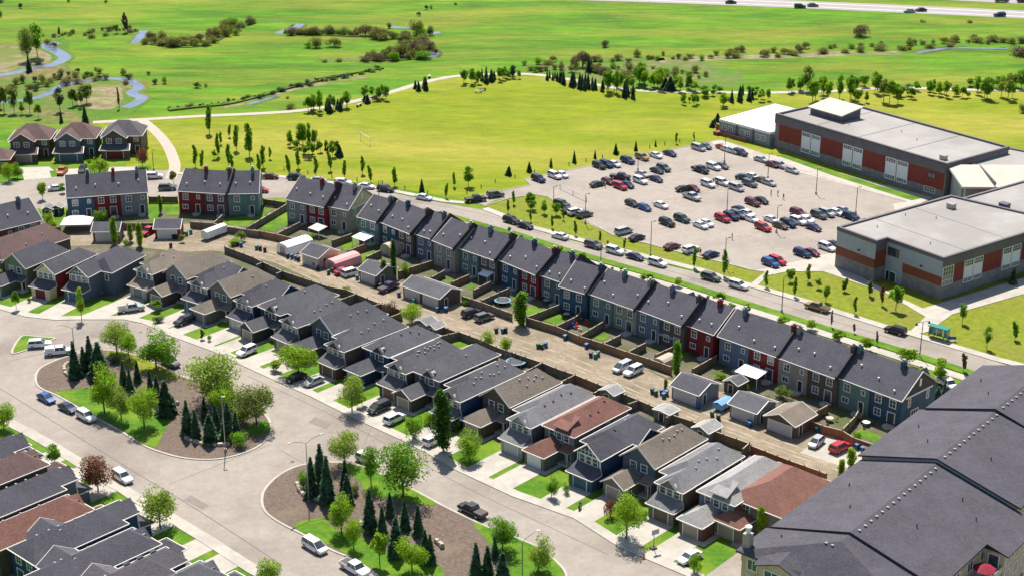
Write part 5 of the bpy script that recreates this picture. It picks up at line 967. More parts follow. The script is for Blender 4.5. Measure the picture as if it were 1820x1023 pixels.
def crown(kind, seed):
    """unit height crown (z 0..1), unit-ish radius handled by scale"""
    rnd = random.Random(seed); b = MB()
    if kind == 'spruce':
        lv = 20
        for i in range(lv):
            f = i / lv; z = .06 + f * .9; R_ = .195 * (1 - f) ** .8 + .012; nb = int(15 - 7 * f)
            for j in range(nb):
                th = 2 * pi * (j + rnd.random() * .7) / nb; rr = R_ * rnd.uniform(.6, 1.18); d = Vector((cos(th), sin(th), 0)); sd_ = Vector((-sin(th), cos(th), 0)); base = Vector((0, 0, z + .02)); tip = d * rr + Vector((0, 0, z - rr * .42 + rnd.uniform(-.01, .01))); w_ = rr * .34 + .006
                mid = base * .45 + tip * .55
                b.add([tuple(base), tuple(mid + sd_ * w_), tuple(tip), tuple(mid - sd_ * w_)], [(0, 1, 2, 3)])
                b.add([tuple(base - Vector((0, 0, .02))), tuple(mid + sd_ * w_ * .5 - Vector((0, 0, .035))), tuple(tip), tuple(mid - sd_ * w_ * .5 - Vector((0, 0, .035)))], [(0, 1, 2, 3)])
                for q in range(3): leafq(b, base.lerp(tip, rnd.uniform(.5, 1.)) + sd_ * rnd.uniform(-w_, w_), .016, rnd)
        return b
    if kind == 'round': n, lob, rz, rx, r0, ls = 5200, 22, .44, .42, .19, .0185
    elif kind == 'young': n, lob, rz, rx, r0, ls = 800, 10, .42, .115, .09, .033
    elif kind == 'poplar': n, lob, rz, rx, r0, ls = 3400, 30, .47, .07, .088, .0155
    elif kind == 'thin': n, lob, rz, rx, r0, ls = 1500, 13, .44, .21, .12, .027
    else: n, lob, rz, rx, r0, ls = 1700, 13, .42, .55, .30, .036
    cz = {'round': .56, 'young': .58, 'poplar': .51, 'thin': .54}.get(kind, .48)
    L_ = []
    for i in range(lob):
        if kind in ('poplar', 'young'): f = (i + .5) / lob * 2 - 1; c = Vector((rnd.gauss(0, 1) * rx * .3, rnd.gauss(0, 1) * rx * .3, cz + f * rz * .9)); rr = r0 * (1 - f * f * .55) * rnd.uniform(.8, 1.2)
        else:
            while 1:
                u = Vector((rnd.uniform(-1, 1), rnd.uniform(-1, 1), rnd.uniform(-1, 1)))
                if .25 < u.length < 1: break
            c = Vector((u.x * rx * .75, u.y * rx * .75, cz + u.z * rz * .72)); rr = r0 * rnd.uniform(.6, 1.2)
        L_.append((c, rr))
    for i in range(n):
        c, rr = rnd.choice(L_); u = Vector((rnd.gauss(0, 1), rnd.gauss(0, 1), rnd.gauss(0, 1))).normalized() * rr * rnd.uniform(.55, 1.08)
        p = c + Vector((u.x, u.y, u.z * (1.6 if kind in ('poplar', 'young') else 1)))
        if p.z < .03: p.z = .03 + rnd.random() * .05
        if p.z > 1: p.z = 1 - rnd.random() * .03
        leafq(b, p, ls, rnd)
    return b
def trunk(kind, seed):
    rnd = random.Random(seed); b = MB()
    if kind == 'spruce': b.tube((0, 0, -.01), (0, 0, .9), .018, .003, 6); return b
    if kind == 'bush':
        for i in range(5): a = rnd.random() * 6.28; b.tube((0, 0, -.02), (cos(a) * .3, sin(a) * .3, .6), .02, .008, 4)
        return b
    top = .9 if kind in ('poplar', 'young') else .6; r = .02 if kind == 'round' else .013
    b.tube((0, 0, -.01), (.006, 0, top * .5), r, r * .75, 7); b.tube((.006, 0, top * .5), (0, .006, top), r * .75, r * .25, 6)
    sp = {'round': .3, 'young': .08, 'poplar': .06, 'thin': .17}[kind]
    for i in range(7): a = i * 2.4 + rnd.random(); z = .26 + .06 * i; b.tube((0, 0, z), (cos(a) * sp, sin(a) * sp, z + .22), r * .5, r * .15, 4)
    return b
CL = {'spruce': 'spruce tree', 'round': 'tree', 'young': 'young tree', 'poplar': 'poplar', 'thin': 'sapling', 'bush': 'shrub'}
NM = {'spruce': 'spruce_tree', 'round': 'leafy_tree', 'young': 'young_tree', 'poplar': 'poplar_tree', 'thin': 'sapling', 'bush': 'shrub'}
AD = dict(spruce='dark green', blue='blue green', lime='bright lime green', green='mid green', pale='pale green', olive='olive green', red='reddish brown', poplar='deep green', scrub='dull olive', bare='brown leafless')
tree_n = [0]
def tree(label, x, y, h, kind, lm, wid=1., group=None, z=0.):
    tree_n[0] += 1; v = tree_n[0] % (5 if kind in ('round', 'spruce') else 3)
    me = cached(('crown', kind, v, lm), lambda: crown(kind, 10 + v).mesh('crown', LM[lm])); tm_ = cached(('trunk', kind, v), lambda: trunk(kind, v).mesh('trunk', bark))
    t = thing(NM[kind], label, CL[kind], (x, y, z), random.uniform(0, 6.28), group); sc = (h * wid, h * wid, h)
    q_ = random.uniform(.86, 1.14); link('crown', me, t, sc=(sc[0] * q_, sc[1] / q_, sc[2])); link('trunk', tm_, t, sc=(h * (wid ** .5), h * (wid ** .5), h)); return t
def trees(group, place, ox, oy, lst, kind, lm, z=0.):
    """lst: (x, y of foot, y of top[, width in picture, kind, leaf])"""
    out = []
    for c in lst:
        k = c[4] if len(c) > 4 and c[4] else kind; l = c[5] if len(c) > 5 else lm; px, yb = R(ox, oy, c[0], c[1]); yt = oy + c[2] / K; x, y, h = solve_h(px, yb, yt)
        base_w = {'spruce': .30, 'round': .72, 'young': .23, 'poplar': .19, 'thin': .40, 'bush': 1.1}[k]
        wm_ = 1.
        if len(c) > 3 and c[3]: Zd = y * _c + H * _s; wm_ = c[3] / K / F * Zd / (h * base_w)
        if h < .3: h = .3
        out.append((x, y, h, k, l, max(.5, min(2.2, wm_))))
        if ('footpath' in place or 'cluster' in place) and k in ('thin', 'spruce') and l != 'olive':
            out.append((x + random.uniform(-1.6, 1.6), y + random.uniform(1.5, 4.), h * random.uniform(.72, .98), k, l if random.random() < .7 or k == 'spruce' else 'olive', max(.5, min(2.2, wm_))))
            if k == 'thin' and random.random() < .5: out.append((x + random.uniform(1.5, 3.6), y + random.uniform(-1., 3.), h * random.uniform(.5, .8), k, 'green', max(.5, min(2.2, wm_))))
    out.sort(); cnt = {}; seen = {}
    for o in out: cnt[(o[3], o[4])] = cnt.get((o[3], o[4]), 0) + 1
    for x, y, h, k, l, wm_ in out:
        kk = (k, l); i = seen.get(kk, 0); seen[kk] = i + 1
        lb = '%s %s %s' % (AD[l], CL[k], place) if not (k == 'spruce' and l == 'spruce') else 'dark spruce %s' % place
        if cnt[kk] > 1: lb += ', %s from the left' % ordn(i)
        tree(lb, x, y, h, k, l, wm_, group, z)
S, RN, Y, PO, TH_, BU = 'spruce', 'round', 'young', 'poplar', 'thin', 'bush'
trees('trees on the upper planted island', 'on the upper planted island', 0, 560, [(530, 440, 165, 90), (592, 400, 210), (638, 390, 128), (700, 450, 172, 130), (870, 512, 310), (912, 535, 370), (965, 470, 308), (1052, 525, 370), (1105, 615, 408), (1165, 700, 440, 130), (1218, 690, 560), (1315, 845, 580), (1372, 865, 650), (1435, 740, 560), (1472, 895, 675, 110), (1512, 805, 610), (1600, 855, 585, 110), (1655, 850, 660),
  (820, 275, 28, 190, RN, 'pale'), (905, 320, 100, 150, RN, 'lime'), (1095, 385, 105, 260, RN, 'green'), (732, 690, 345, 210, RN, 'lime'), (850, 740, 500, 150, RN, 'pale'), (1010, 785, 480, 200, RN, 'lime'), (1482, 620, 278, 370, RN, 'pale'), (1570, 720, 450, 200, RN, 'lime'), (1795, 770, 465, 260, RN, 'olive'), (1700, 760, 635, 140, BU, 'lime'), (1672, 915, 800, 150, BU, 'green'), (800, 340, 255, 90, BU, 'spruce')], S, 'spruce', .2)
trees('trees on the lower planted island', 'on the lower planted island', 450, 763, [(412, 480, 175), (475, 425, 80), (522, 520, 165, 110), (648, 470, 200), (660, 530, 300, 100), (820, 720, 398), (905, 765, 520), (958, 615, 430), (1003, 885, 590, 120), (1062, 700, 480), (1155, 745, 515), (1205, 935, 690), (1240, 945, 725), (1560, 1100, 775, 120), (1640, 1090, 800), (1690, 905, 735), (1745, 1130, 840, 130),
  (642, 245, 0, 210, RN, 'pale'), (825, 395, 110, 120, RN, 'green'), (1050, 475, 120, 310, RN, 'green'), (617, 730, 458, 180, RN, 'lime'), (703, 840, 600, 120, RN, 'lime'), (885, 950, 660, 110, TH_, 'lime'), (1110, 1000, 750, 200, RN, 'lime'), (1745, 840, 620, 200, RN, 'green'), (350, 410, 280, 80, BU, 'green'), (715, 460, 370, 70, BU, 'olive'), (1995, 1000, 740, 190, RN, 'pale')], S, 'spruce', .2)
trees('street trees by the lower houses', 'in front of the lower houses', 450, 560, [(318, 425, 185, 220, RN, 'lime'), (692, 680, 425, 170, RN, 'pale'), (762, 640, 535, 80, TH_, 'lime'), (1125, 865, 675, 100, BU, 'green'), (1232, 760, 685, 100, BU, 'lime'), (1330, 950, 505, 125, PO, 'poplar'), (1510, 1010, 810, 190, RN, 'lime'), (158, 390, 295, 90, TH_, 'pale'), (1415, 800, 700, 70, BU, 'green')], RN, 'lime', .05)
trees('street trees by the lower houses', 'by the right hand driveways', 900, 763, [(315, 475, 318, 90, RN, 'green'), (418, 445, 360, 60, BU, 'green'), (840, 760, 420, 230, RN, 'lime'), (725, 610, 465, 110, BU, 'red'), (1318, 1005, 845, 110, BU, 'green'), (1775, 770, 530, 60, PO, 'lime'), (455, 380, 310, 60, BU, 'lime'), (960, 620, 560, 70, BU, 'lime')], RN, 'lime', .05)
trees('street trees by the lower houses', 'in front of the houses at the left', 0, 400, [(115, 590, 425, 50, TH_, 'green'), (572, 665, 415, 60, TH_, 'lime'), (1098, 600, 505, 80, TH_, 'green'), (1108, 680, 630, 80, BU, 'spruce'), (205, 540, 500, 30, BU, 'olive'), (1415, 800, 730, 30, Y, 'olive'), (1465, 810, 760, 40, BU, 'green'), (0, 430, 290, 60, TH_, 'pale')], TH_, 'green', .05)
trees('trees at the lower left', 'at the lower left by the curving street', 0, 763, [(688, 435, 185, 210, RN, 'red'), (1122, 690, 395, 250, RN, 'pale'), (385, 245, 90, 100, TH_, 'green'), (30, 0, -190, 170, RN, 'lime'), (1880, 1090, 905, 170, RN, 'lime')], RN, 'red', .05)
trees('trees along the lane', 'by the gravel lane', 450, 400, [(1110, 690, 535, 150, RN, 'lime'), (955, 640, 520, 100, BU, 'bare'), (985, 375, 95, 45, PO, 'poplar'), (912, 395, 235, 50, PO, 'lime'), (1065, 360, 255, 40, BU, 'green'), (1640, 860, 725, 90, BU, 'lime'), (1765, 900, 755, 90, BU, 'lime'), (1870, 700, 460, 100, PO, 'green'), (650, 490, 420, 80, BU, 'olive'), (410, 100, 50, 70, BU, 'lime'), (1480, 560, 515, 50, BU, 'green')], BU, 'lime', .04)
trees('trees along the lane', 'by the lane garages', 900, 560, [(1187, 435, 175, 60, PO, 'green'), (1112, 510, 440, 40, PO, 'pale'), (1000, 70, 35 - 5, 70, BU, 'lime'), (932, 110, 55, 50, BU, 'green'), (1495, 445, 395, 90, BU, 'lime'), (1660, 520, 460, 70, BU, 'pale')], BU, 'lime', .04)
trees('trees along the lane', 'by the right end of the lane', 1360, 560, [(120, 575, 478, 130, BU, 'olive'), (640, 895, 795, 70, BU, 'green'), (598, 1060, 925, 70, PO, 'lime'), (530, 1110, 1000, 60, PO, 'lime'), (10, 600, 560, 60, BU, 'bare')], BU, 'olive', .04)
trees('trees at the upper left', 'near the upper left townhouses', 0, 200, [(800, 925, 725, 55, PO, 'lime'), (915, 905, 770, 40, PO, 'pale'), (982, 940, 770, 55, PO, 'lime'), (880, 930, 880, 50, BU, 'lime'), (1125, 705, 575, 30, PO, 'green'), (700, 765, 668, 90, BU, 'green'), (345, 800, 680, 60, BU, 'pale'), (60, 485, 358, 80, RN, 'lime'), (125, 460, 345, 90, RN, 'green'), (300, 610, 455, 60, TH_, 'lime'), (695, 430, 298, 130, BU, 'lime'), (440, 565, 490, 50, TH_, 'green'), (998, 385, 250, 80, RN, 'red'), (1215, 505, 385, 50, TH_, 'olive'), (1685, 900, 815, 80, BU, 'olive'), (1640, 930, 880, 110, BU, 'lime'), (370, 825, 745, 70, BU, 'lime'), (350, 200, 125, 40, BU, 'green'), (630, 370, 320, 50, BU, 'green'), (1275, 910, 840, 40, TH_, 'pale'), (1500, 330, 250 - 5, 40, TH_, 'green')], TH_, 'lime', .04)
trees('young park trees', 'on the park lawn by the street bend', 0, 200, [(1465, 150, -55), (1605, 175, 85), (1655, 268, 90), (1545, 225, 135), (1525, 312, 148), (1745, 308, 75), (1368, 382, 228), (1415, 398, 270), (1600, 380, 225), (1622, 402, 288), (1808, 370, 298)], Y, 'green', .02)
trees('young park trees', 'along the street edge of the playing field', 450, 200, [(45, 422, 295), (70, 388, 230), (118, 328, 243), (250, 440, 300), (315, 392, 255), (440, 450, 315), (540, 408, 275), (640, 460, 335), (765, 433, 308), (820, 490, 372), (990, 515, 380), (1350, 600, 498), (1405, 522, 415), (1505, 520, 362, 75, TH_), (1180, 558, 458, 40, S, 'spruce'), (1785, 440, 378, 50, S, 'spruce')], Y, 'green', .02)
trees('cluster of trees on the park lawn', 'in the cluster on the park lawn', 450, 200, [(260, 238, 115, 45, TH_), (325, 240, 65, 50, TH_), (350, 240, 25, 55, TH_), (390, 218, 130, 0, S, 'spruce'), (365, 305, 212, 55, TH_), (415, 300, 188, 50, TH_), (470, 280, 185, 45, TH_), (520, 283, 225, 0, S, 'spruce'), (555, 312, 185, 55, TH_), (605, 312, 220, 50, S, 'spruce'), (300, 255, 180, 45, TH_), (450, 250, 190, 0, S, 'spruce'), (385, 335, 300, 60, BU, 'bare')], TH_, 'green', .02)
trees('trees along the footpath', 'along the middle of the footpath', 450, 0, [(385, 785, 648, 60, TH_), (425, 785, 650, 60, TH_), (465, 792, 615, 45, TH_), (536, 792, 698, 38, S, 'spruce'), (562, 770, 645, 40, TH_), (610, 777, 695, 38, S, 'spruce'), (655, 762, 630, 50, TH_), (775, 690, 585, 45, TH_), (800, 725, 658, 42, S, 'spruce'), (880, 702, 600, 50, TH_), (930, 702, 572, 50, TH_), (1157, 638, 562, 34, S, 'spruce'), (1208, 632, 530, 42, S, 'spruce'), (1470, 592, 462, 50, TH_), (1530, 597, 468, 45, TH_), (1575, 587, 470, 45, TH_), (1630, 582, 455, 35, S, 'spruce'), (1666, 572, 478, 38, S, 'spruce'), (1725, 572, 455, 40, TH_), (1745, 560, 448, 40, TH_), (1782, 556, 488, 36, TH_), (850, 710, 655, 50, BU, 'bare')], TH_, 'green', .02)
trees('trees along the footpath', 'along the footpath above the playing field', 900, 0, [(10, 552, 488, 40, TH_), (45, 547, 448, 40, TH_), (285, 562, 485), (325, 562, 498), (375, 577, 483), (400, 592, 488), (460, 608, 495, 46), (512, 622, 500), (545, 632, 540), (570, 620, 505), (603, 632, 558), (622, 628, 540), (670, 642, 555), (705, 655, 445, 65, TH_, 'green'), (770, 657, 470, 50, TH_, 'green'), (800, 622, 478, 45, TH_, 'green'), (825, 683, 555), (885, 692, 580), (575, 505, 385), (530, 470, 335, 120, BU, 'bare'), (620, 430, 380, 80, BU, 'bare'), (850, 640, 500, 60, TH_, 'lime'), (930, 600, 418, 80, TH_, 'green'), (965, 610, 455, 60, TH_, 'lime'), (1010, 622, 495, 60, TH_, 'lime'), (1075, 630, 455, 60, TH_, 'lime'), (1145, 635, 530, 80, S), (1215, 645, 525, 55, TH_, 'lime'), (1275, 630, 495, 45, TH_, 'green'), (1320, 645, 560, 60, TH_, 'lime'), (1235, 732, 640, 40, TH_, 'green'), (1310, 738, 635, 45, TH_, 'green'), (1390, 685, 605, 60, TH_, 'green'), (1515, 752, 640, 60, TH_, 'lime'), (1575, 717, 620), (1630, 712, 588), (1697, 707, 600), (1650, 660, 590), (1720, 650, 600, 45, TH_, 'green'), (1780, 712, 620, 50, TH_, 'lime'), (1440, 892, 838, 40, S), (1475, 852, 790, 40, S), (1490, 650, 590, 50, TH_, 'green'), (220, 450, 398, 60, BU, 'green'), (290, 450, 412, 100, BU, 'scrub'), (690, 330, 272, 60, BU, 'bare'), (1010, 412, 385, 80, BU, 'scrub'), (1165, 412, 392, 40, BU, 'scrub'), (1600, 405, 370, 160, BU, 'scrub'), (1250, 420, 395, 80, BU, 'scrub'), (600, 500, 440, 100, BU, 'bare'), (1560, 705, 680, 150, BU, 'bare')], S, 'spruce', .02)
trees('trees on the car park verges', 'on the far verge of the car park', 900, 200, [(20, 442, 368, 34), (160, 417, 340, 36), (312, 382, 312), (475, 352, 262), (620, 322, 258), (765, 292, 212, 36), (905, 267, 192), (1043, 237, 188), (1187, 220, 142, 0, Y, 'green'), (1310, 192, 138, 0, Y, 'green')], S, 'poplar', .03)
trees('trees on the car park verges', 'on the grass between car park and street', 900, 200, [(50, 645, 548), (10, 705, 608), (170, 675, 530, 65, TH_), (178, 690, 590, 50, TH_), (265, 712, 608, 55, TH_), (168, 765, 678), (318, 812, 718), (350, 722, 608, 60, TH_), (397, 752, 678), (485, 862, 760, 0, Y, 'olive'), (655, 910, 830), (825, 962, 880), (1313, 1090, 945), (1522, 1150, 965), (708, 915, 895, 20, BU, 'spruce')], Y, 'green', .03)
trees('street trees by the townhouses', 'between the townhouses and the main street', 900, 400, [(540, 255, 188, 36, TH_), (385, 192, 138, 25, TH_), (20, 60, 5, 30, TH_), (955, 400, 335, 45, TH_, 'pale'), (1000, 400, 330, 50, TH_), (1200, 432, 355, 55, TH_), (1490, 548, 448, 80, TH_), (1680, 622, 542, 60, TH_), (1575, 592, 538, 60, TH_, 'pale'), (800, 322, 288, 25, TH_), (1410, 520, 490, 50, TH_, 'pale'), (740, 320, 290, 25, TH_, 'pale')], TH_, 'lime', .14)
trees('street trees by the townhouses', 'beside the right hand townhouses on the street', 1360, 560, [(130, 85, -10, 90), (320, 105, 22, 80), (518, 205, 80, 90), (708, 250, 150, 80), (990, 355, 198, 110), (1215, 475, 285, 110), (1200, 620, 490, 70, S, 'blue'), (1245, 600, 460, 50, S, 'blue'), (1165, 560, 500, 50, BU, 'olive'), (460, 85, -30, 20, Y, 'bare'), (780, 210, 115, 20, Y, 'bare'), (1385, 395, 265, 40, Y, 'bare'), (620, 125, 60, 20, Y, 'bare'), (1725, 465, 370, 36, Y, 'bare')], TH_, 'lime', .14)
trees('school lawn trees', 'on the school lawn', 1360, 340, [(5, 672, 555), (175, 635, 515, 60, TH_), (207, 737, 605), (298, 635, 512, 40, Y, 'pale'), (370, 682, 590, 50, TH_, 'pale'), (425, 772, 628, 45, TH_), (555, 702, 615, 40, Y, 'olive'), (625, 857, 735), (730, 732, 615, 40, Y, 'olive'), (815, 795, 650, 30, Y, 'red'), (912, 832, 612, 90, TH_), (1377, 922, 742, 50, TH_), (1548, 1100, 925, 45, TH_), (1745, 1035, 910, 40), (1730, 650, 520, 50, S, 'spruce'), (1520, 640, 560, 40, BU, 'spruce')], Y, 'green', .03)
trees('trees along the footpath', 'along the footpath behind the school', 1360, 0, [(20, 705, 600, 40), (165, 652, 530, 50), (245, 642, 525, 55), (292, 640, 445, 80, TH_, 'olive'), (330, 715, 518, 70), (395, 660, 498, 60, TH_, 'olive'), (440, 702, 528, 60, TH_, 'lime'), (518, 705, 505, 50), (592, 705, 488, 55), (632, 650, 505, 45), (645, 722, 595, 55, TH_, 'lime'), (695, 612, 505, 55), (782, 660, 475, 55), (868, 727, 515, 80, TH_, 'lime'), (820, 660, 570, 40, TH_, 'lime'), (925, 682, 562, 55), (1022, 692, 595, 60), (1068, 642, 570, 35), (1150, 662, 558, 50), (1180, 605, 550, 30), (1212, 672, 565, 55, TH_, 'lime'), (1265, 682, 535, 60, TH_, 'lime'), (1322, 672, 585, 50, TH_, 'pale'), (1378, 685, 585, 55, TH_, 'lime'), (1430, 610, 545, 50), (1482, 662, 522, 55), (1550, 700, 525, 80), (1625, 622, 525, 50), (1697, 697, 490, 75, TH_, 'pale'), (1790, 625, 475, 80), (665, 255, 160, 130, BU, 'bare'), (1800, 790, 715, 60, BU, 'olive'), (190, 385, 345, 100, BU, 'scrub'), (400, 375, 335, 150, BU, 'scrub'), (560, 370, 340, 160, BU, 'scrub'), (800, 350, 300, 120, BU, 'scrub'), (960, 350, 318, 140, BU, 'scrub'), (1150, 335, 300, 140, BU, 'scrub'), (1290, 325, 295, 110, BU, 'scrub'), (1480, 295, 250, 120, BU, 'scrub'), (1600, 290, 240, 160, BU, 'scrub'), (1790, 390, 310, 170, BU, 'bare'), (1790, 300, 255, 90, BU, 'bare'), (90, 400, 370, 60, BU, 'scrub'), (1100, 155, 135, 100, BU, 'scrub'), (1430, 160, 140, 80, BU, 'scrub')], TH_, 'green', .02)
trees('trees in the marsh', 'in the marsh at the upper left', 0, 0, [(195, 430, 195, 100, RN, 'olive'), (262, 400, 145, 95, TH_, 'green'), (205, 505, 380, 40, S, 'spruce'), (30, 785, 555, 60), (5, 760, 600, 50), (100, 792, 565, 60), (210, 792, 585, 60), (155, 800, 700, 40, TH_, 'pale'), (420, 782, 595, 60, TH_, 'spruce'), (510, 745, 590, 60), (540, 735, 620, 45), (570, 752, 600, 50), (608, 725, 550, 80), (835, 762, 612, 20, Y, 'bare'), (598, 862, 725, 45, S, 'spruce'), (430, 860, 760, 25, S, 'spruce'), (815, 235, 155, 35), (875, 228, 90, 25, Y, 'bare'), (890, 228, 110, 20, Y, 'bare'), (415, 252, 190, 20, Y, 'bare'), (270, 830, 700, 50, TH_, 'pale'), (740, 20, 0, 30, BU, 'spruce')], TH_, 'olive', .02)
trees('shrubs by the creek', 'beside the winding creek at the left', 0, 0, [(270, 450, 410, 80, BU, 'spruce'), (375, 330, 290, 60, BU, 'red'), (330, 310, 270, 60, BU, 'scrub'), (145, 60, 15, 35, BU, 'spruce'), (5, 120, 75, 30, BU, 'spruce'), (480, 15, -10, 30, BU, 'scrub'), (1065, 280, 225, 90), (1010, 310, 270, 60, BU, 'scrub'), (1140, 315, 275, 100, BU, 'scrub'), (1215, 322, 270, 110), (1300, 320, 275, 90, BU, 'scrub'), (1400, 285, 225, 90), (1440, 320, 270, 90, BU, 'scrub'), (1510, 260, 205, 90, BU, 'scrub'), (1590, 225, 165, 90, BU, 'scrub'), (1650, 245, 195, 60, BU, 'green'), (1640, 160, 125, 40), (1740, 175, 125, 50), (1690, 190, 150, 60, BU, 'scrub'), (1500, 300, 255, 70, BU, 'scrub'), (900, 555, 510, 60, BU, 'spruce'), (1040, 525, 495, 30), (1085, 590, 545, 40, BU, 'spruce'), (1152, 585, 530, 45, BU, 'green'), (1380, 615, 570, 60, BU, 'spruce'), (1440, 608, 580, 30, BU, 'green'), (160, 580, 520, 50, BU, 'spruce'), (245, 575, 525, 45, BU, 'spruce'), (250, 635, 590, 60, BU, 'spruce'), (330, 605, 560, 60, BU, 'scrub'), (430, 540, 505, 30, BU, 'spruce'), (480, 525, 495, 30, BU, 'spruce'), (640, 530, 500, 50, BU, 'scrub'), (665, 565, 535, 60, BU, 'scrub'), (460, 595, 545, 100), (540, 585, 545, 90), (910, 225, 200, 60), (950, 222, 198, 40), (640, 265, 235, 70, BU, 'scrub'), (740, 250, 225, 60, BU, 'scrub'), (0, 20, -10, 60, BU, 'spruce'), (880, 590, 560, 60), (380, 535, 510, 30, BU, 'spruce')], BU, 'bare', .02)
trees('shrubs by the creek', 'on the meadow bend of the creek', 450, 0, [(440, 335, 255, 90, BU, 'scrub'), (385, 335, 290, 70, BU, 'green'), (565, 328, 255, 110, BU, 'scrub'), (270, 245, 188, 90), (330, 240, 195, 80, BU, 'scrub'), (410, 240, 195, 80, BU, 'scrub'), (535, 240, 188, 90), (600, 240, 205, 60, BU, 'scrub'), (690, 245, 215, 90, BU, 'scrub'), (835, 255, 208, 80, BU, 'scrub'), (905, 280, 228, 110, BU, 'scrub'), (995, 265, 220, 60, BU, 'green'), (1145, 245, 125, 90, BU, 'scrub'), (1180, 250, 185, 90, BU, 'green'), (1240, 248, 180, 60, BU, 'spruce'), (870, 425, 355, 100), (785, 430, 385, 90), (985, 425, 345, 90, BU, 'green'), (1045, 395, 285, 110, BU, 'scrub'), (1125, 375, 275, 120), (1195, 412, 345, 130, BU, 'green'), (1215, 335, 290, 60, BU, 'scrub'), (1270, 380, 330, 50), (950, 200, 158, 35, BU, 'spruce'), (1157, 112, 78, 35), (1212, 68, 30, 28, BU, 'spruce'), (1245, 62, 35, 28, BU, 'scrub'), (1415, 35, 15, 30, BU, 'scrub'), (600, 430, 405, 110, BU, 'scrub'), (500, 435, 415, 90, BU, 'scrub'), (260, 760, 720, 70, BU, 'scrub'), (240, 690, 672, 30, BU, 'scrub'), (760, 520, 500, 110, BU, 'scrub'), (840, 505, 485, 80, BU, 'scrub'), (640, 545, 515, 110, BU, 'spruce'), (560, 560, 535, 90, BU, 'spruce'), (320, 605, 575, 120, BU, 'spruce'), (400, 600, 575, 80, BU, 'spruce'), (200, 640, 610, 90, BU, 'spruce')], BU, 'bare', .02)

# ------------------------------------------------ street furniture
def lamp(label, px, yb, yt, kind='single', ang=45, m=metal, group='lamp posts', arm=2.0):
    x, y, h = solve_h(px, yb, yt); t = thing('street_lamp', label, 'street lamp', (x, y, .05), radians(ang), group)
    b = MB(); b.tube((0, 0, 0), (0, 0, h), .11, .07, 8); link('pole', b.mesh('pole', m), t)
    b = MB(); b.tube((0, 0, 0), (0, 0, .7 if kind == 'lot' else .3), .3, .28, 10); link('base', b.mesh('base', conc), t)
    for sg_ in ((1,) if kind in ('single', 'lot') else (-1, 1)):
        b = MB(); a = arm * .5 if kind == 'lot' else arm; n = 5; pr = None
        for i in range(n + 1):
            f = i / n; q = (sg_ * a * f, 0, h - .05 + (sin(f * pi / 2) * .9 if kind != 'lot' and kind != 'lantern' else 0))
            if pr: b.tube(pr, q, .05, .045, 6)
            pr = q
        o = link('arm', b.mesh('arm', m), t); b = MB()
        if kind == 'lantern': b.tube((pr[0], 0, pr[2]), (pr[0], 0, pr[2] - .5), .06, .32, 8)
        else: b.box(pr[0] - .35, pr[0] + .35, -.14, .14, pr[2] - .06, pr[2] + .07)
        link('lamp_head', b.mesh('lamp_head', darkm if kind in ('lantern',) else m), o)
def L4(ox, oy, x, yb, yt): a = R(ox, oy, x, yb); return a[0], a[1], oy + yt / K
lamp('curved twin arm street lamp at the tip of the lower planted island', *L4(450, 763, 390, 505, 95), 'twin', 34, arm=3.0)
lamp('curved twin arm street lamp rising from the spruces on the upper island', *L4(0, 400, 540, 1050, 720), 'twin', 12, arm=2.6)
lamp('curved street lamp at the right end of the lower planted island', *L4(900, 763, 112, 1040, 780), 'single', 35, arm=3.0)
lamp('slim grey lamp post in front of the spruces on the upper island', *L4(0, 560, 1578, 955, 570), 'lot', 20, arm=.6)
i = 0
for a in [(920, 408, 335), (1524, 350, 182), (330, 655, 518), (552, 778, 572), (1542, 695, 532), (1008, 1003, 765), (1528, 1080, 880), (660, 1060, 930)]:
    i += 1; lamp('lamp post of the school car park, %s counted from the upper left' % ordn(i - 1), *L4(900, 200, *a), 'lot', 34, m=mat('bronze_metal', (.10, .085, .07), rough=.5), group='car park lamp posts')
for a in [(355, 730, 555), (632, 865, 682), (78, 1000, 812), (18, 620, 450)]:
    i += 1; lamp('lamp post of the school car park, %s counted from the upper left' % ordn(i - 1), *L4(1360, 160, *a), 'lot', 34, m=mat('bronze_metal', (0, 0, 0)), group='car park lamp posts')
lamp('dark street lamp beside the verge opposite the school lawn', *L4(1360, 340, 115, 845, 600), 'lot', 45, m=darkm)
lamp('tall twin lantern street lamp beside the bus shelter', *L4(1360, 560, 1080, 290, 45), 'lantern', 20, m=darkm, arm=1.5)
lamp('slim dark street lamp behind the deep blue and brown townhouse', *L4(450, 200, 880, 600, 480), 'lot', -30, m=darkm)
lamp('park lamp beside the path fork', *L4(0, 200, 1075, 405, 260), 'lot', -30, m=darkm)
lamp('street lamp beyond the red and maroon townhouse', *L4(0, 200, 1757, 415, 345), 'lot', -30, m=darkm)
# bus shelter, green roof and glass; blue bench
x, y, _ = P(*R(1360, 560, 1200, 170)); t = thing('bus_shelter', 'bus shelter with green roof and glass sides on the pavement', 'bus shelter', (x, y, .12), radians(-41))
gp = mat('shelter_glass', (.25, .38, .34), rough=.1, spec=.6); gr = mat('shelter_green', (.02, .22, .17), rough=.4)
b = MB(); b.box(-2.2, 2.2, -.2, 1.5, 2.5, 2.68); link('roof', b.mesh('roof', gr), t)
for x0 in (-2.1, -.75, .75, 2.05): b = MB(); b.box(x0, x0 + .07, 1.3, 1.37, 0, 2.5); link('post', b.mesh('post', gr), t)
for x0 in (-2.03, -.66, .84): b = MB(); b.box(x0, x0 + 1.18, 1.32, 1.35, .25, 2.2); link('glass_panel', b.mesh('glass_panel', gp), t)
for x0 in (-2.1, 2.08): b = MB(); b.box(x0, x0 + .04, .1, 1.25, .25, 2.2); link('glass_panel', b.mesh('glass_panel', gp), t)
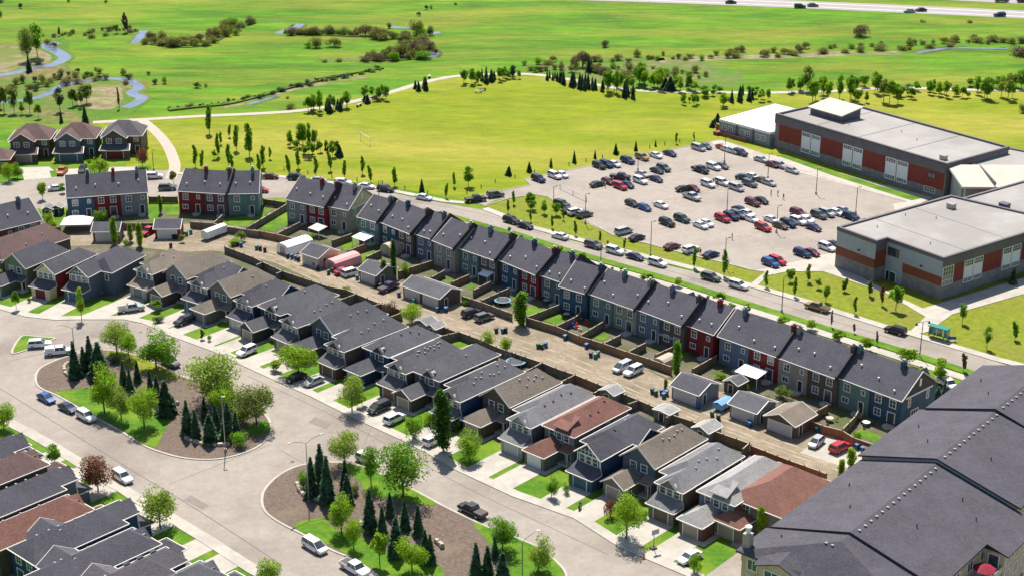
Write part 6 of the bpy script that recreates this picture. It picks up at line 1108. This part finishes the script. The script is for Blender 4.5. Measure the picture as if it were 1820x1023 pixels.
b = MB(); b.box(-1.4, 1.2, .9, 1.25, .42, .5); b.box(-1.3, -1.2, .95, 1.2, 0, .42); b.box(1.0, 1.1, .95, 1.2, 0, .42); link('bench', b.mesh('bench', gr), t)
x, y, _ = P(*R(1360, 560, 1305, 185)); t = thing('bench', 'blue backed advertising bench right of the bus shelter', 'bench', (x, y, .12), radians(-10))
b = MB(); b.box(-.9, .9, .2, .28, .35, 1.05); link('backrest', b.mesh('backrest', mat('bench_blue', (.02, .10, .30), rough=.4)), t); b = MB(); b.box(-.9, .9, -.3, .18, .38, .45); link('seat', b.mesh('seat', trim), t)
for sg_ in (-.7, .7): b = MB(); b.box(sg_ - .05, sg_ + .05, -.25, .2, 0, .38); link('leg', b.mesh('leg', darkm), t)
# raised barrier bar across the car park entrance
x, y, _ = P(*R(900, 200, 375, 535)); x2, y2, _ = P(*R(900, 200, 560, 625)); t = thing('barrier_gate', 'long pale steel barrier bar at the car park entrance', 'barrier gate', (x, y, .07), atan2(y2 - y, x2 - x))
Lb = hypot(x2 - x, y2 - y); b = MB()
for z in (.75, 1.15): b.tube((0, 0, z), (Lb, 0, z), .05, .05, 6)
link('bar', b.mesh('bar', mat('pale_steel', (.45, .44, .42), rough=.5)), t)
for xx in (0, Lb * .5, Lb): b = MB(); b.tube((xx, 0, 0), (xx, 0, 1.3), .09, .09, 8); link('post', b.mesh('post', metal), t)
# wheelie bins
def bins(place, ox, oy, lst, z=.05):
    pts = sorted([(P(*R(ox, oy, a[0], a[1])), a[2]) for a in lst], key=lambda p: p[0][0]); cnt = {}; seen = {}
    for _, c in pts: cnt[c] = cnt.get(c, 0) + 1
    for (x, y, _), c in pts:
        i = seen.get(c, 0); seen[c] = i + 1; lb = '%s wheelie bin %s' % (c, place) + (', %s from the left' % ordn(i) if cnt[c] > 1 else '')
        t = thing('wheelie_bin', lb, 'bin', (x, y, z), radians(-43 + random.uniform(-15, 15)), 'wheelie bins along the lane')
        m = mat('bin_' + c, dict(black=(.02, .02, .022), blue=(.02, .09, .24), green=(.02, .10, .06), teal=(.02, .18, .17), purple=(.06, .03, .16))[c], rough=.5)
        def bd(): b = MB(); b.add([(-.25, -.27, .06), (.25, -.27, .06), (.25, .25, .06), (-.25, .25, .06), (-.32, -.38, 1.02), (.32, -.38, 1.02), (.32, .34, 1.02), (-.32, .34, 1.02)], [(0, 3, 2, 1), (0, 1, 5, 4), (1, 2, 6, 5), (2, 3, 7, 6), (3, 0, 4, 7), (4, 5, 6, 7)]); return b.mesh('body', m)
        def ld(): b = MB(); b.slab([((-.35, -.42, 1.04), (.35, -.42, 1.04), (.35, .36, 1.14), (-.35, .36, 1.14))], .05, 0, 0); return b.mesh('lid', m)
        def wh(): b = MB(); b.tube((-.34, .25, .12), (-.26, .25, .12), .12, .12, 8); return b.mesh('wheel', tyre)
        link('body', cached(('bb', c), bd), t); link('lid', cached(('bl', c), ld), t); link('wheel', cached('bw', wh), t); link('wheel', cached('bw', wh), t, (.6, 0, 0))
bins('by the white storage tent', 450, 400, [(25, 172, 'teal'), (50, 178, 'black'), (82, 188, 'black'), (243, 230, 'black'), (272, 235, 'blue'), (298, 243, 'blue'), (318, 252, 'black'), (430, 292, 'blue'), (452, 318, 'black')])
bins('between the pink tent and the double garage', 450, 400, [(528, 345, 'green'), (560, 330, 'black'), (728, 380, 'blue'), (860, 440, 'black'), (885, 440, 'black'), (1020, 498, 'purple'), (1128, 545, 'teal'), (1290, 605, 'blue'), (1348, 605, 'blue')])
bins('in the open middle of the lane', 450, 400, [(1700, 750, 'black'), (1745, 752, 'blue'), (1765, 748, 'black')])
bins('near the long brown fence', 900, 400, [(222, 858, 'green'), (248, 862, 'green'), (275, 852, 'blue'), (410, 800, 'blue'), (590, 920, 'black'), (622, 930, 'teal'), (640, 915, 'green'), (560, 860, 'blue'), (110, 700, 'blue')])
bins('by the detached grey garage', 900, 560, [(1020, 545, 'black'), (1045, 560, 'green'), (1085, 552, 'blue'), (1100, 578, 'blue'), (1120, 560, 'blue'), (1338, 655, 'blue'), (1438, 705, 'green'), (1482, 730, 'black'), (1690, 770, 'teal'), (1705, 780, 'blue')])
bins('by the red hatchback at the lane end', 1360, 560, [(360, 815, 'teal'), (385, 820, 'blue'), (640, 935, 'blue'), (680, 955, 'blue'), (700, 960, 'black')])
bins('on the lane at the upper left', 0, 200, [(1215, 885, 'black'), (1235, 885, 'black'), (1305, 862, 'teal'), (1335, 850, 'teal'), (1628, 935, 'black'), (1660, 935, 'black'), (1687, 940, 'blue'), (1795, 960, 'teal'), (1195, 945, 'black'), (870, 815, 'blue')])
# boulder walls on the islands
def stones(label, ox, oy, pts, n, z=.2, s=.55):
    pl = smooth_poly([R(ox, oy, *p) for p in pts], 1, False); w_ = [Vector(P(*p)[:2]) for p in pl]; tot = sum((w_[i + 1] - w_[i]).length for i in range(len(w_) - 1)); c = w_[0]; b = MB(); rnd = random.Random(n)
    t = thing('stone_wall', label, 'stone wall', (c.x, c.y, z))
    for k in range(n):
        d_ = tot * (k + .5) / n; i = 0
        while i < len(w_) - 2 and d_ > (w_[i + 1] - w_[i]).length: d_ -= (w_[i + 1] - w_[i]).length; i += 1
        e = (w_[i + 1] - w_[i]).normalized(); q = w_[i] + e * d_ - c; a = atan2(e.y, e.x); L_ = tot / n * .5; hh = s * rnd.uniform(.8, 1.2); b = MB()
        vs = []
        for zz, f in ((0, 1.), (hh * .6, 1.02), (hh, .8)):
            for xx, yy in ((-1, -1), (1, -1), (1, 1), (-1, 1)): vs.append((xx * L_ * .96 * f * rnd.uniform(.88, 1), yy * .35 * f * rnd.uniform(.85, 1.1), zz))
        b.add(vs, [(0, 1, 5, 4), (1, 2, 6, 5), (2, 3, 7, 6), (3, 0, 4, 7), (4, 5, 9, 8), (5, 6, 10, 9), (6, 7, 11, 10), (7, 4, 8, 11), (8, 9, 10, 11)])
        link('stone', b.mesh('stone', stone), t, (q.x, q.y, 0), a)
stones('curved pale stone edging round the upper left spruces of the upper island', 0, 560, [(495, 335), (450, 360), (455, 415), (500, 440), (560, 445)], 8)
stones('curved stone wall below the cluster of spruces on the upper island', 0, 560, [(1288, 845), (1320, 880), (1400, 905), (1500, 920), (1610, 912)], 9)
stones('short stone wall by the spruces at the lower island tip', 450, 763, [(305, 380), (330, 450), (400, 495), (475, 505)], 7)
stones('two pale boulders among trees on the lower island', 450, 763, [(745, 660), (765, 700), (790, 735)], 3, s=.8)
stones('pale boulders right of the spruces on the lower island', 450, 763, [(1275, 790), (1310, 815), (1325, 840)], 3, s=.8)
stones('pale boulders beside the round tree on the upper island', 0, 560, [(1085, 700), (1130, 705)], 2, s=.7); stones('boulder at the right edge of the upper island spruces', 0, 560, [(1235, 630), (1250, 625)], 1, s=.8)
# trampolines
for lb, pp, r_ in (('round trampoline with net behind the near black house', R(900, 560, 65, 350), 2.1), ('round trampoline in the yard of the sage green townhouse', R(450, 400, 1745, 550), 1.9)):
    x, y, _ = P(*pp); t = thing('trampoline', lb, 'trampoline', (x, y, .05)); b = MB(); n = 18
    for i in range(n):
        a0, a1 = 2 * pi * i / n, 2 * pi * (i + 1) / n; b.add([(cos(a0) * r_, sin(a0) * r_, .9), (cos(a1) * r_, sin(a1) * r_, .9), (cos(a1) * r_ * .82, sin(a1) * r_ * .82, .92), (cos(a0) * r_ * .82, sin(a0) * r_ * .82, .92)], [(0, 1, 2, 3)]); b.tube((cos(a0) * r_, sin(a0) * r_, .88), (cos(a1) * r_, sin(a1) * r_, .88), .05, .05, 5)
    link('rim', b.mesh('rim', mat('pad_blue', (.10, .25, .38), rough=.5)), t); b = MB(); b.add([(cos(2 * pi * i / n) * r_ * .81, sin(2 * pi * i / n) * r_ * .81, .9) for i in range(n)], [tuple(range(n))]); link('mat', b.mesh('mat', darkm), t)
    for i in range(6): a0 = pi * i / 3; b = MB(); b.tube((cos(a0) * r_, sin(a0) * r_, 0), (cos(a0) * r_, sin(a0) * r_, 2.5), .04, .04, 5); link('leg', b.mesh('leg', metal), t)
# trailers
def trailer(label, pp, ang, m, h=2.2, L_=5.2):
    x, y, _ = P(*pp); t = thing('trailer', label, 'trailer', (x, y, .05), radians(ang)); b = MB(); b.box(-L_ / 2, L_ / 2, -1.05, 1.05, .5, h); b.slab([((-L_ / 2, -1.05, h), (L_ / 2, -1.05, h), (L_ / 2, 0, h + .35), (-L_ / 2, 0, h + .35)), ((L_ / 2, 1.05, h), (-L_ / 2, 1.05, h), (-L_ / 2, 0, h + .35), (L_ / 2, 0, h + .35))], .08, 0, 0)
    link('body', b.mesh('body', m), t); b = MB(); b.tube((L_ / 2, 0, .5), (L_ / 2 + 1.2, 0, .45), .06, .06, 5); link('tow_bar', b.mesh('tow_bar', darkm), t)
    for xx in (-.5, .5):
        for sg_ in (-1, 1): b = MB(); b.tube((xx, sg_ * .95, .35), (xx, sg_ * 1.12, .35), .33, .33, 10); link('wheel', b.mesh('wheel', tyre), t)
trailer('white enclosed trailer on the gravel by the grey fence', R(0, 200, 1500, 870), 55, trim, 2.3, 7)
trailer('trailer under a bright blue tarpaulin beside the grey lane garage', R(900, 560, 1515, 650), 47, mat('blue_tarp', (.16, .33, .55), rough=.6), 1.6, 4)
# hydrant, basketball hoop, motorcycle
x, y, _ = P(*R(900, 763, 960, 898)); t = thing('fire_hydrant', 'small orange fire hydrant on the kerb by the lower street', 'fire hydrant', (x, y, .15)); b = MB(); b.tube((0, 0, 0), (0, 0, .7), .14, .12, 8); b.tube((0, 0, .7), (0, 0, .85), .15, .05, 8); b.tube((-.25, 0, .5), (.25, 0, .5), .07, .07, 6); link('body', b.mesh('body', mat('hydrant_orange', (.55, .16, .02), rough=.5)), t)
x, y, h = solve_h(*L4(900, 763, 1030, 835, 0)[:2], 763 + 680 / K); t = thing('basketball_hoop', 'portable basketball hoop beside a driveway and mulch strip', 'basketball hoop', (x, y, .1), radians(30))
b = MB(); b.tube((0, 0, .2), (0, 0, 3.2), .06, .06, 6); link('pole', b.mesh('pole', darkm), t); b = MB(); b.box(-.7, .7, -.35, -.3, 2.8, 3.7); link('backboard', b.mesh('backboard', mat('backboard', (.35, .36, .40), rough=.3)), t); b = MB(); b.box(-.5, .5, -.3, .6, 0, .22); link('base', b.mesh('base', darkm), t)
x, y, _ = P(*R(900, 763, 515, 550)); t = thing('motorcycle', 'dark motorcycle parked on the driveway of the blue lattice gabled house', 'motorcycle', (x, y, .1), radians(75))
for xx in (-.75, .75): b = MB(); b.tube((xx, -.06, .32), (xx, .06, .32), .32, .32, 12); link('wheel', b.mesh('wheel', tyre), t)
b = MB(); b.box(-.7, .3, -.14, .14, .35, .75); b.box(-.1, .35, -.16, .16, .7, 1.0); b.tube((.4, 0, .9), (.75, 0, .32), .05, .05, 6); b.box(-.8, -.1, -.15, .15, .75, .88); link('body', b.mesh('body', mat('bike_body', (.04, .012, .012), rough=.3)), t); b = MB(); b.tube((.38, -.4, 1.08), (.38, .4, 1.08), .025, .025, 5); link('handlebar', b.mesh('handlebar', darkm), t)
# goal posts, picnic tables
x, y, _ = P(*R(450, 0, 785, 1000)); t = thing('goal', 'white football goal frame on the playing field', 'goal', (x, y, .02), radians(-60)); b = MB()
for xx in (-3.3, 3.3): b.tube((xx, 0, 0), (xx, 0, 2.4), .08, .08, 6); b.tube((xx, 0, 2.4), (xx, 1.6, 0), .04, .04, 5)
b.tube((-3.3, 0, 2.4), (3.3, 0, 2.4), .06, .06, 6); link('frame', b.mesh('frame', trim), t)
for i, (ox, oy, a, c) in enumerate([(450, 0, 1575, 650), (450, 0, 1605, 635), (450, 0, 740, 745), (450, 0, 1232, 545)]):
    x, y, _ = P(*R(ox, oy, a, c)); t = thing('bench', ['pale park bench on the field edge, left one of two below the spruces', 'dark park bench on the field edge, right one of two below the spruces', 'small pale bench below the footpath near the leafy trees', 'bench beside the footpath by the pair of dark spruces'][i], 'bench', (x, y, .02), radians(30 * i))
    b = MB(); b.box(-1.2, 1.2, -.4, .4, .7, .8); link('seat', b.mesh('seat', conc if i != 1 else darkm), t)
    for xx in (-.9, .9): b = MB(); b.box(xx - .08, xx + .08, -.35, .35, 0, .7); link('leg', b.mesh('leg', darkm), t)
# people in the car park: one skinned figure, copied
def figure(name, top, legs, skin=(.45, .28, .2)):
    J = {'pel': (0, 0, .95, .14), 'wst': (0, 0, 1.12, .125), 'chs': (0, 0, 1.35, .155), 'nck': (0, 0, 1.5, .06), 'hd0': (0, .01, 1.6, .085), 'hd1': (0, .01, 1.7, .095),
         'sl': (-.19, 0, 1.43, .065), 'el': (-.25, .03, 1.15, .045), 'hl': (-.24, -.1, .92, .035), 'sr': (.19, 0, 1.43, .065), 'er': (.25, .03, 1.15, .045), 'hr': (.24, -.1, .92, .035),
         'tl': (-.1, 0, .9, .10), 'kl': (-.12, -.08, .5, .065), 'al': (-.12, .02, .08, .045), 'fl': (-.12, -.14, .03, .035), 'tr': (.1, 0, .9, .10), 'kr': (.12, .08, .5, .065), 'ar': (.12, .2, .09, .045), 'fr': (.12, .06, .03, .035)}
    ks = list(J); E_ = [('pel', 'wst'), ('wst', 'chs'), ('chs', 'nck'), ('nck', 'hd0'), ('hd0', 'hd1'), ('chs', 'sl'), ('sl', 'el'), ('el', 'hl'), ('chs', 'sr'), ('sr', 'er'), ('er', 'hr'), ('pel', 'tl'), ('tl', 'kl'), ('kl', 'al'), ('al', 'fl'), ('pel', 'tr'), ('tr', 'kr'), ('kr', 'ar'), ('ar', 'fr')]
    me = D.meshes.new(name); me.from_pydata([J[k][:3] for k in ks], [(ks.index(a), ks.index(c)) for a, c in E_], []); o = D.objects.new(name, me); COL.objects.link(o)
    md = o.modifiers.new('skin', 'SKIN'); md.use_smooth_shade = True
    for i, k in enumerate(ks): me.skin_vertices[0].data[i].radius = (J[k][3], J[k][3]); me.skin_vertices[0].data[i].use_root = (k == 'pel')
    sd_ = o.modifiers.new('sub', 'SUBSURF'); sd_.levels = 1; sd_.render_levels = 1
    dg = bpy.context.evaluated_depsgraph_get(); nm = D.meshes.new_from_object(o.evaluated_get(dg)); D.objects.remove(o)
    nm.materials.clear()
    for m in (mat('skin', skin, rough=.6), top, legs, mat('hair', (.03, .02, .015), rough=.8)): nm.materials.append(m)
    for p in nm.polygons:
        c = p.center; r_ = hypot(c.x, c.y); p.material_index = 3 if c.z > 1.68 or (c.z > 1.58 and c.y > .05) else 0 if c.z > 1.5 or (abs(c.x) > .2 and c.z < 1.02 and c.z > .8) else 1 if c.z > .98 else 2
    return nm
cl = [mat('cloth_dark', (.02, .02, .03), rough=.9), mat('cloth_red', (.35, .04, .03), rough=.9), mat('cloth_white', (.6, .6, .6), rough=.9), mat('cloth_blue', (.05, .08, .18), rough=.9)]
ppl = [(900, 200, 1446, 500, 0, 0, 'person in dark clothes standing beside the white SUV with an open side'), (900, 200, 1475, 515, 1, 3, 'person in a red top behind the white SUV in the car park'), (900, 200, 690, 525, 2, 1, 'person in a white top beside the red SUV'), (1360, 160, 40, 740, 0, 0, 'person in dark clothes, left of three standing together in the car park'),
       (1360, 160, 88, 745, 0, 3, 'person in dark clothes, middle of three standing in the car park'), (1360, 160, 127, 768, 3, 0, 'person bending slightly, right of three standing in the car park'), (900, 200, 1578, 890, 0, 0, 'person beside the dark grey car near the street side lamp'), (900, 200, 1357, 998, 1, 1, 'person in red standing between two cars on the street side')]
for ox, oy, a, c, tp, lg, lb in ppl:
    x, y, _ = P(*R(ox, oy, a, c)); me = cached(('fig', tp, lg), lambda: figure('person', cl[tp], cl[lg])); t = tag(link('person', me, None, (x, y, .07), random.random() * 6), lb, 'person', 'people in the school car park')
# yard clutter: tables, toys
def patio(label, ox, oy, a, c, m):
    x, y, _ = P(*R(ox, oy, a, c)); t = thing('patio_table', label, 'patio table', (x, y, .05), random.random()); b = MB(); b.tube((0, 0, .7), (0, 0, .76), .75, .75, 12); link('top', b.mesh('top', m), t); b = MB(); b.tube((0, 0, 0), (0, 0, .7), .06, .06, 6); link('leg', b.mesh('leg', darkm), t)
    for i in range(3):
        a_ = i * 2.1; b = MB(); b.box(-.25, .25, -.25, .25, .4, .46); b.box(-.25, .25, .2, .26, .46, .95); b.box(-.22, -.17, -.22, -.17, 0, .4); b.box(.17, .22, -.22, -.17, 0, .4); o = link('chair', b.mesh('chair', darkm), None, (x + cos(a_) * 1.3, y + sin(a_) * 1.3, .05), a_ - pi / 2); o.name = 'patio_chair'; tag(o, '%s chair of the %s' % (['left', 'right', 'rear'][i], label), 'chair', 'patio chairs')
patio('round table behind the deep blue townhouse', 900, 400, 420, 640, conc); patio('round white table by the last green townhouse', 1360, 560, 705, 770, trim); patio('dark table behind the red end townhouse', 900, 400, 1320, 900, darkm); patio('pale table on the patio of the brown townhouse', 1360, 560, 450, 740, conc)
patio('round table beside the grey townhouse near the tree', 900, 400, 280, 545, conc)
for i, (a, c, m_, s_) in enumerate([(455, 715, (.02, .12, .40), .6), (490, 720, (.5, .05, .05), .7), (515, 735, (.6, .6, .55), .5), (565, 690, (.45, .06, .04), .6), (600, 660, (.1, .3, .4), .5)]):
    x, y, _ = P(*R(900, 400, a, c)); b = MB(); b.box(-s_, s_, -.3, .3, 0, .35); b.tube((-s_ * .8, 0, .3), (s_ * .6, 0, s_ * 1.8), .2, .25, 7); tag(link('play_toy', b.mesh('play_toy', mat('toy_%d' % i, m_, rough=.5)), None, (x, y, .05), i), '%s plastic play toy in the yard of the bright blue townhouse' % ['dark blue', 'bright red', 'off white', 'dull red', 'teal'][i], 'toy', 'toys in the yard')

# scrub thickets along the creek banks, every bush a thing of its own
def scrubline(place, pts, n, hr, spread, leafs=('scrub', 'bare', 'green')):
    pl = smooth_poly(pts, 1, False); w_ = [Vector(P(*p)[:2]) for p in pl]; tot = sum((w_[i + 1] - w_[i]).length for i in range(len(w_) - 1)); rnd = random.Random(n * 3 + len(place)); o = []
    for k in range(n):
        d_ = tot * (k + rnd.random()) / n; i = 0
        while i < len(w_) - 2 and d_ > (w_[i + 1] - w_[i]).length: d_ -= (w_[i + 1] - w_[i]).length; i += 1
        e = (w_[i + 1] - w_[i]).normalized(); q = w_[i] + e * d_ + Vector((-e.y, e.x)) * rnd.uniform(-spread, spread); o.append((q.x, q.y, rnd.uniform(*hr), leafs[0] if rnd.random() < .6 else rnd.choice(leafs)))
    o.sort(); cnt = {}
    for x, y, h, l in o:
        i = cnt.get(l, 0); cnt[l] = i + 1; tree('%s shrub %s, %s from left' % (AD[l], place, ordn(i)), x, y, h, 'bush', l, rnd.uniform(.9, 1.5), 'creek shrubs %s' % place)
scrubline('in the long creek bend', [(258, 72), (300, 79), (345, 80), (385, 66), (420, 46), (450, 38)], 30, (2., 4.2), 4)
scrubline('right of the small pool', [(505, 60), (540, 60), (600, 60), (640, 62)], 16, (1.8, 3.6), 2.5)
scrubline('in the right creek loop', [(655, 60), (700, 68), (740, 78), (765, 90), (740, 100), (690, 104), (650, 106)], 26, (2.2, 5), 5)
scrubline('on the cut bank above the footpath', [(300, 196), (360, 190), (440, 178), (500, 162), (545, 150), (600, 140), (680, 122)], 40, (.7, 1.6), 1.5, ('spruce', 'scrub', 'green'))
scrubline('on the stream bank behind the school', [(1040, 108), (1180, 104), (1300, 100), (1400, 92), (1500, 88), (1600, 85), (1700, 72), (1810, 78)], 48, (1.4, 3.2), 5)
scrubline('in the creek marsh', [(0, 158), (60, 148), (120, 140), (170, 135), (200, 128)], 24, (1.2, 2.8), 8, ('scrub', 'bare', 'spruce'))
scrubline('on the creek bank left of the pool', [(95, 66), (140, 62), (190, 56), (240, 52)], 16, (1., 2.2), 3, ('bare', 'scrub', 'bare'))
scrubline('in the reedy hollow', [(930, 118), (1000, 120), (1080, 128), (1160, 128), (1260, 132)], 34, (1.2, 3.4), 9, ('scrub', 'bare', 'green'))
# manholes, cracks and patches in the streets
for pts, wd in (([(440, 668), (560, 722), (700, 795), (830, 868), (960, 928), (1080, 985)], .12), ([(20, 640), (160, 610), (300, 640)], .1), ([(500, 800), (640, 880), (760, 930)][:2], .1), ([(900, 418 - 20), (1100, 455), (1360, 532), (1600, 606)], .12), ([(700, 352), (830, 374), (900, 392)], .1), ([(300, 860), (480, 790)], .1), ([(600, 900), (660, 760)], .09)):
    ribbon('road_marking', pts, wd, .052, MT['crack_seal'], 2)
for pp in ((520, 820), (250, 590), (700, 830), (1180, 470), (1480, 570)):
    x, y, _ = P(*pp); b = MB(); b.prism([(x + cos(i * .52) * .38, y + sin(i * .52) * .38) for i in range(12)], .03, .06); struct('manhole', b, mat('iron', (.09, .08, .07), rough=.7))
for q in ([(560, 740), (590, 752), (580, 762), (548, 750)], [(340, 880), (372, 898), (360, 905), (326, 888)], [(1230, 492), (1262, 501), (1258, 507), (1224, 497)], [(160, 590), (200, 588), (204, 596), (162, 600)]): sheet('road_patch', q, .048, mat('patch', (.19, .17, .15), (.23, .21, .185), 1, rough=.95))

for q in ([(140, 385), (345, 380), (430, 455), (170, 475)], [(390, 400), (600, 392), (625, 440), (430, 455)], [(745, 385), (950, 380), (1000, 415), (760, 440)]): sheet('driveway', [R(0, 200, *p) for p in q], .07, conc)
for q in ([(345, 410), (405, 408), (415, 450), (360, 455)], [(620, 400), (755, 395), (760, 430), (640, 435)], [(945, 375), (1060, 370), (1060, 405), (960, 405)]): sheet('front_lawn', [R(0, 200, *p) for p in q], .09, lawn)

# row of low posts between field, street and car park
pl = [P(*p) for p in ((505, 303), (590, 316), (680, 328), (760, 345), (830, 345), (880, 325), (950, 308), (1100, 275), (1260, 242))]; k = 0
pm_ = MB(); pm_.tube((0, 0, 0), (0, 0, 1.0), .12, .12, 6); pm_.tube((0, 0, 1.0), (0, 0, 1.1), .12, .03, 6); pmesh = pm_.mesh('bollard', bark)
for i in range(len(pl) - 1):
    a, c = Vector(pl[i][:2]), Vector(pl[i + 1][:2]); n = max(1, int((c - a).length / 5.5))
    for j in range(n):
        q = a.lerp(c, j / n); tag(link('bollard', pmesh, None, (q.x, q.y, .02)), 'short dark wooden post edging the playing field, %s along from the left' % ordn(k), 'bollard', 'posts edging the playing field'); k += 1
# wheel ruts and weeds in the lane
rut = mat('rut', (.33, .275, .205), (.40, .335, .255), 1.2, rough=1, c3=(.25, .20, .145), s3=.3, s3amt=(.42, .6), speck=((2., .82, 1.1),)); weed = mat('weeds', (.10, .12, .02), (.20, .19, .07), 1.2, rough=1, c3=(.27, .22, .16), s3=.4, s3amt=(.40, .56), speck=((4., .7, 1.2),))
lane = [(345, 430), (430, 442), (500, 458), (580, 492), (660, 530), (760, 570), (860, 602), (960, 632), (1040, 662), (1120, 698), (1200, 732), (1300, 768), (1400, 806), (1500, 838)]
for d_ in (0, 5, 14): ribbon('wheel_rut', [(x + d_ * .7, y - d_) for x, y in lane], .55, .052, rut)
ribbon('weed_verge', [(490, 462), (560, 492), (640, 535), (730, 574), (800, 596), (870, 622), (960, 648), (1020, 676), (1100, 710), (1180, 742), (1250, 762), (1330, 794), (1420, 831)], 1.1, .056, weed)
ribbon('weed_verge', [(938, 572), (985, 588), (1030, 604), (1075, 622), (1112, 637), (1150, 654), (1190, 670)], 1.2, .056, weed)
for o in COL.objects:
    if o.name.startswith('weed_verge'): o['kind'] = 'stuff'; o['label'] = 'patchy weeds growing along the lane edge below the fences'
# seams on the flat school roofs
for o in list(COL.objects):
    if o.get('label', '').startswith('long two storey school block'):
        for x in (14.5, 30, 46): b = MB(); b.box(x, x + .16, .7, 25.3, 9.74, 9.80); link('roof_seam', b.mesh('roof_seam', sg['band']), o)
    if o.get('label', '').startswith('grey school gym'):
        for y in (12, 26): b = MB(); b.box(.7 if y > 4 else 13, 27.7, y, y + .14, 9.64, 9.69); link('roof_seam', b.mesh('roof_seam', mat('seam_grey', (.22, .21, .20), rough=.9)), o)
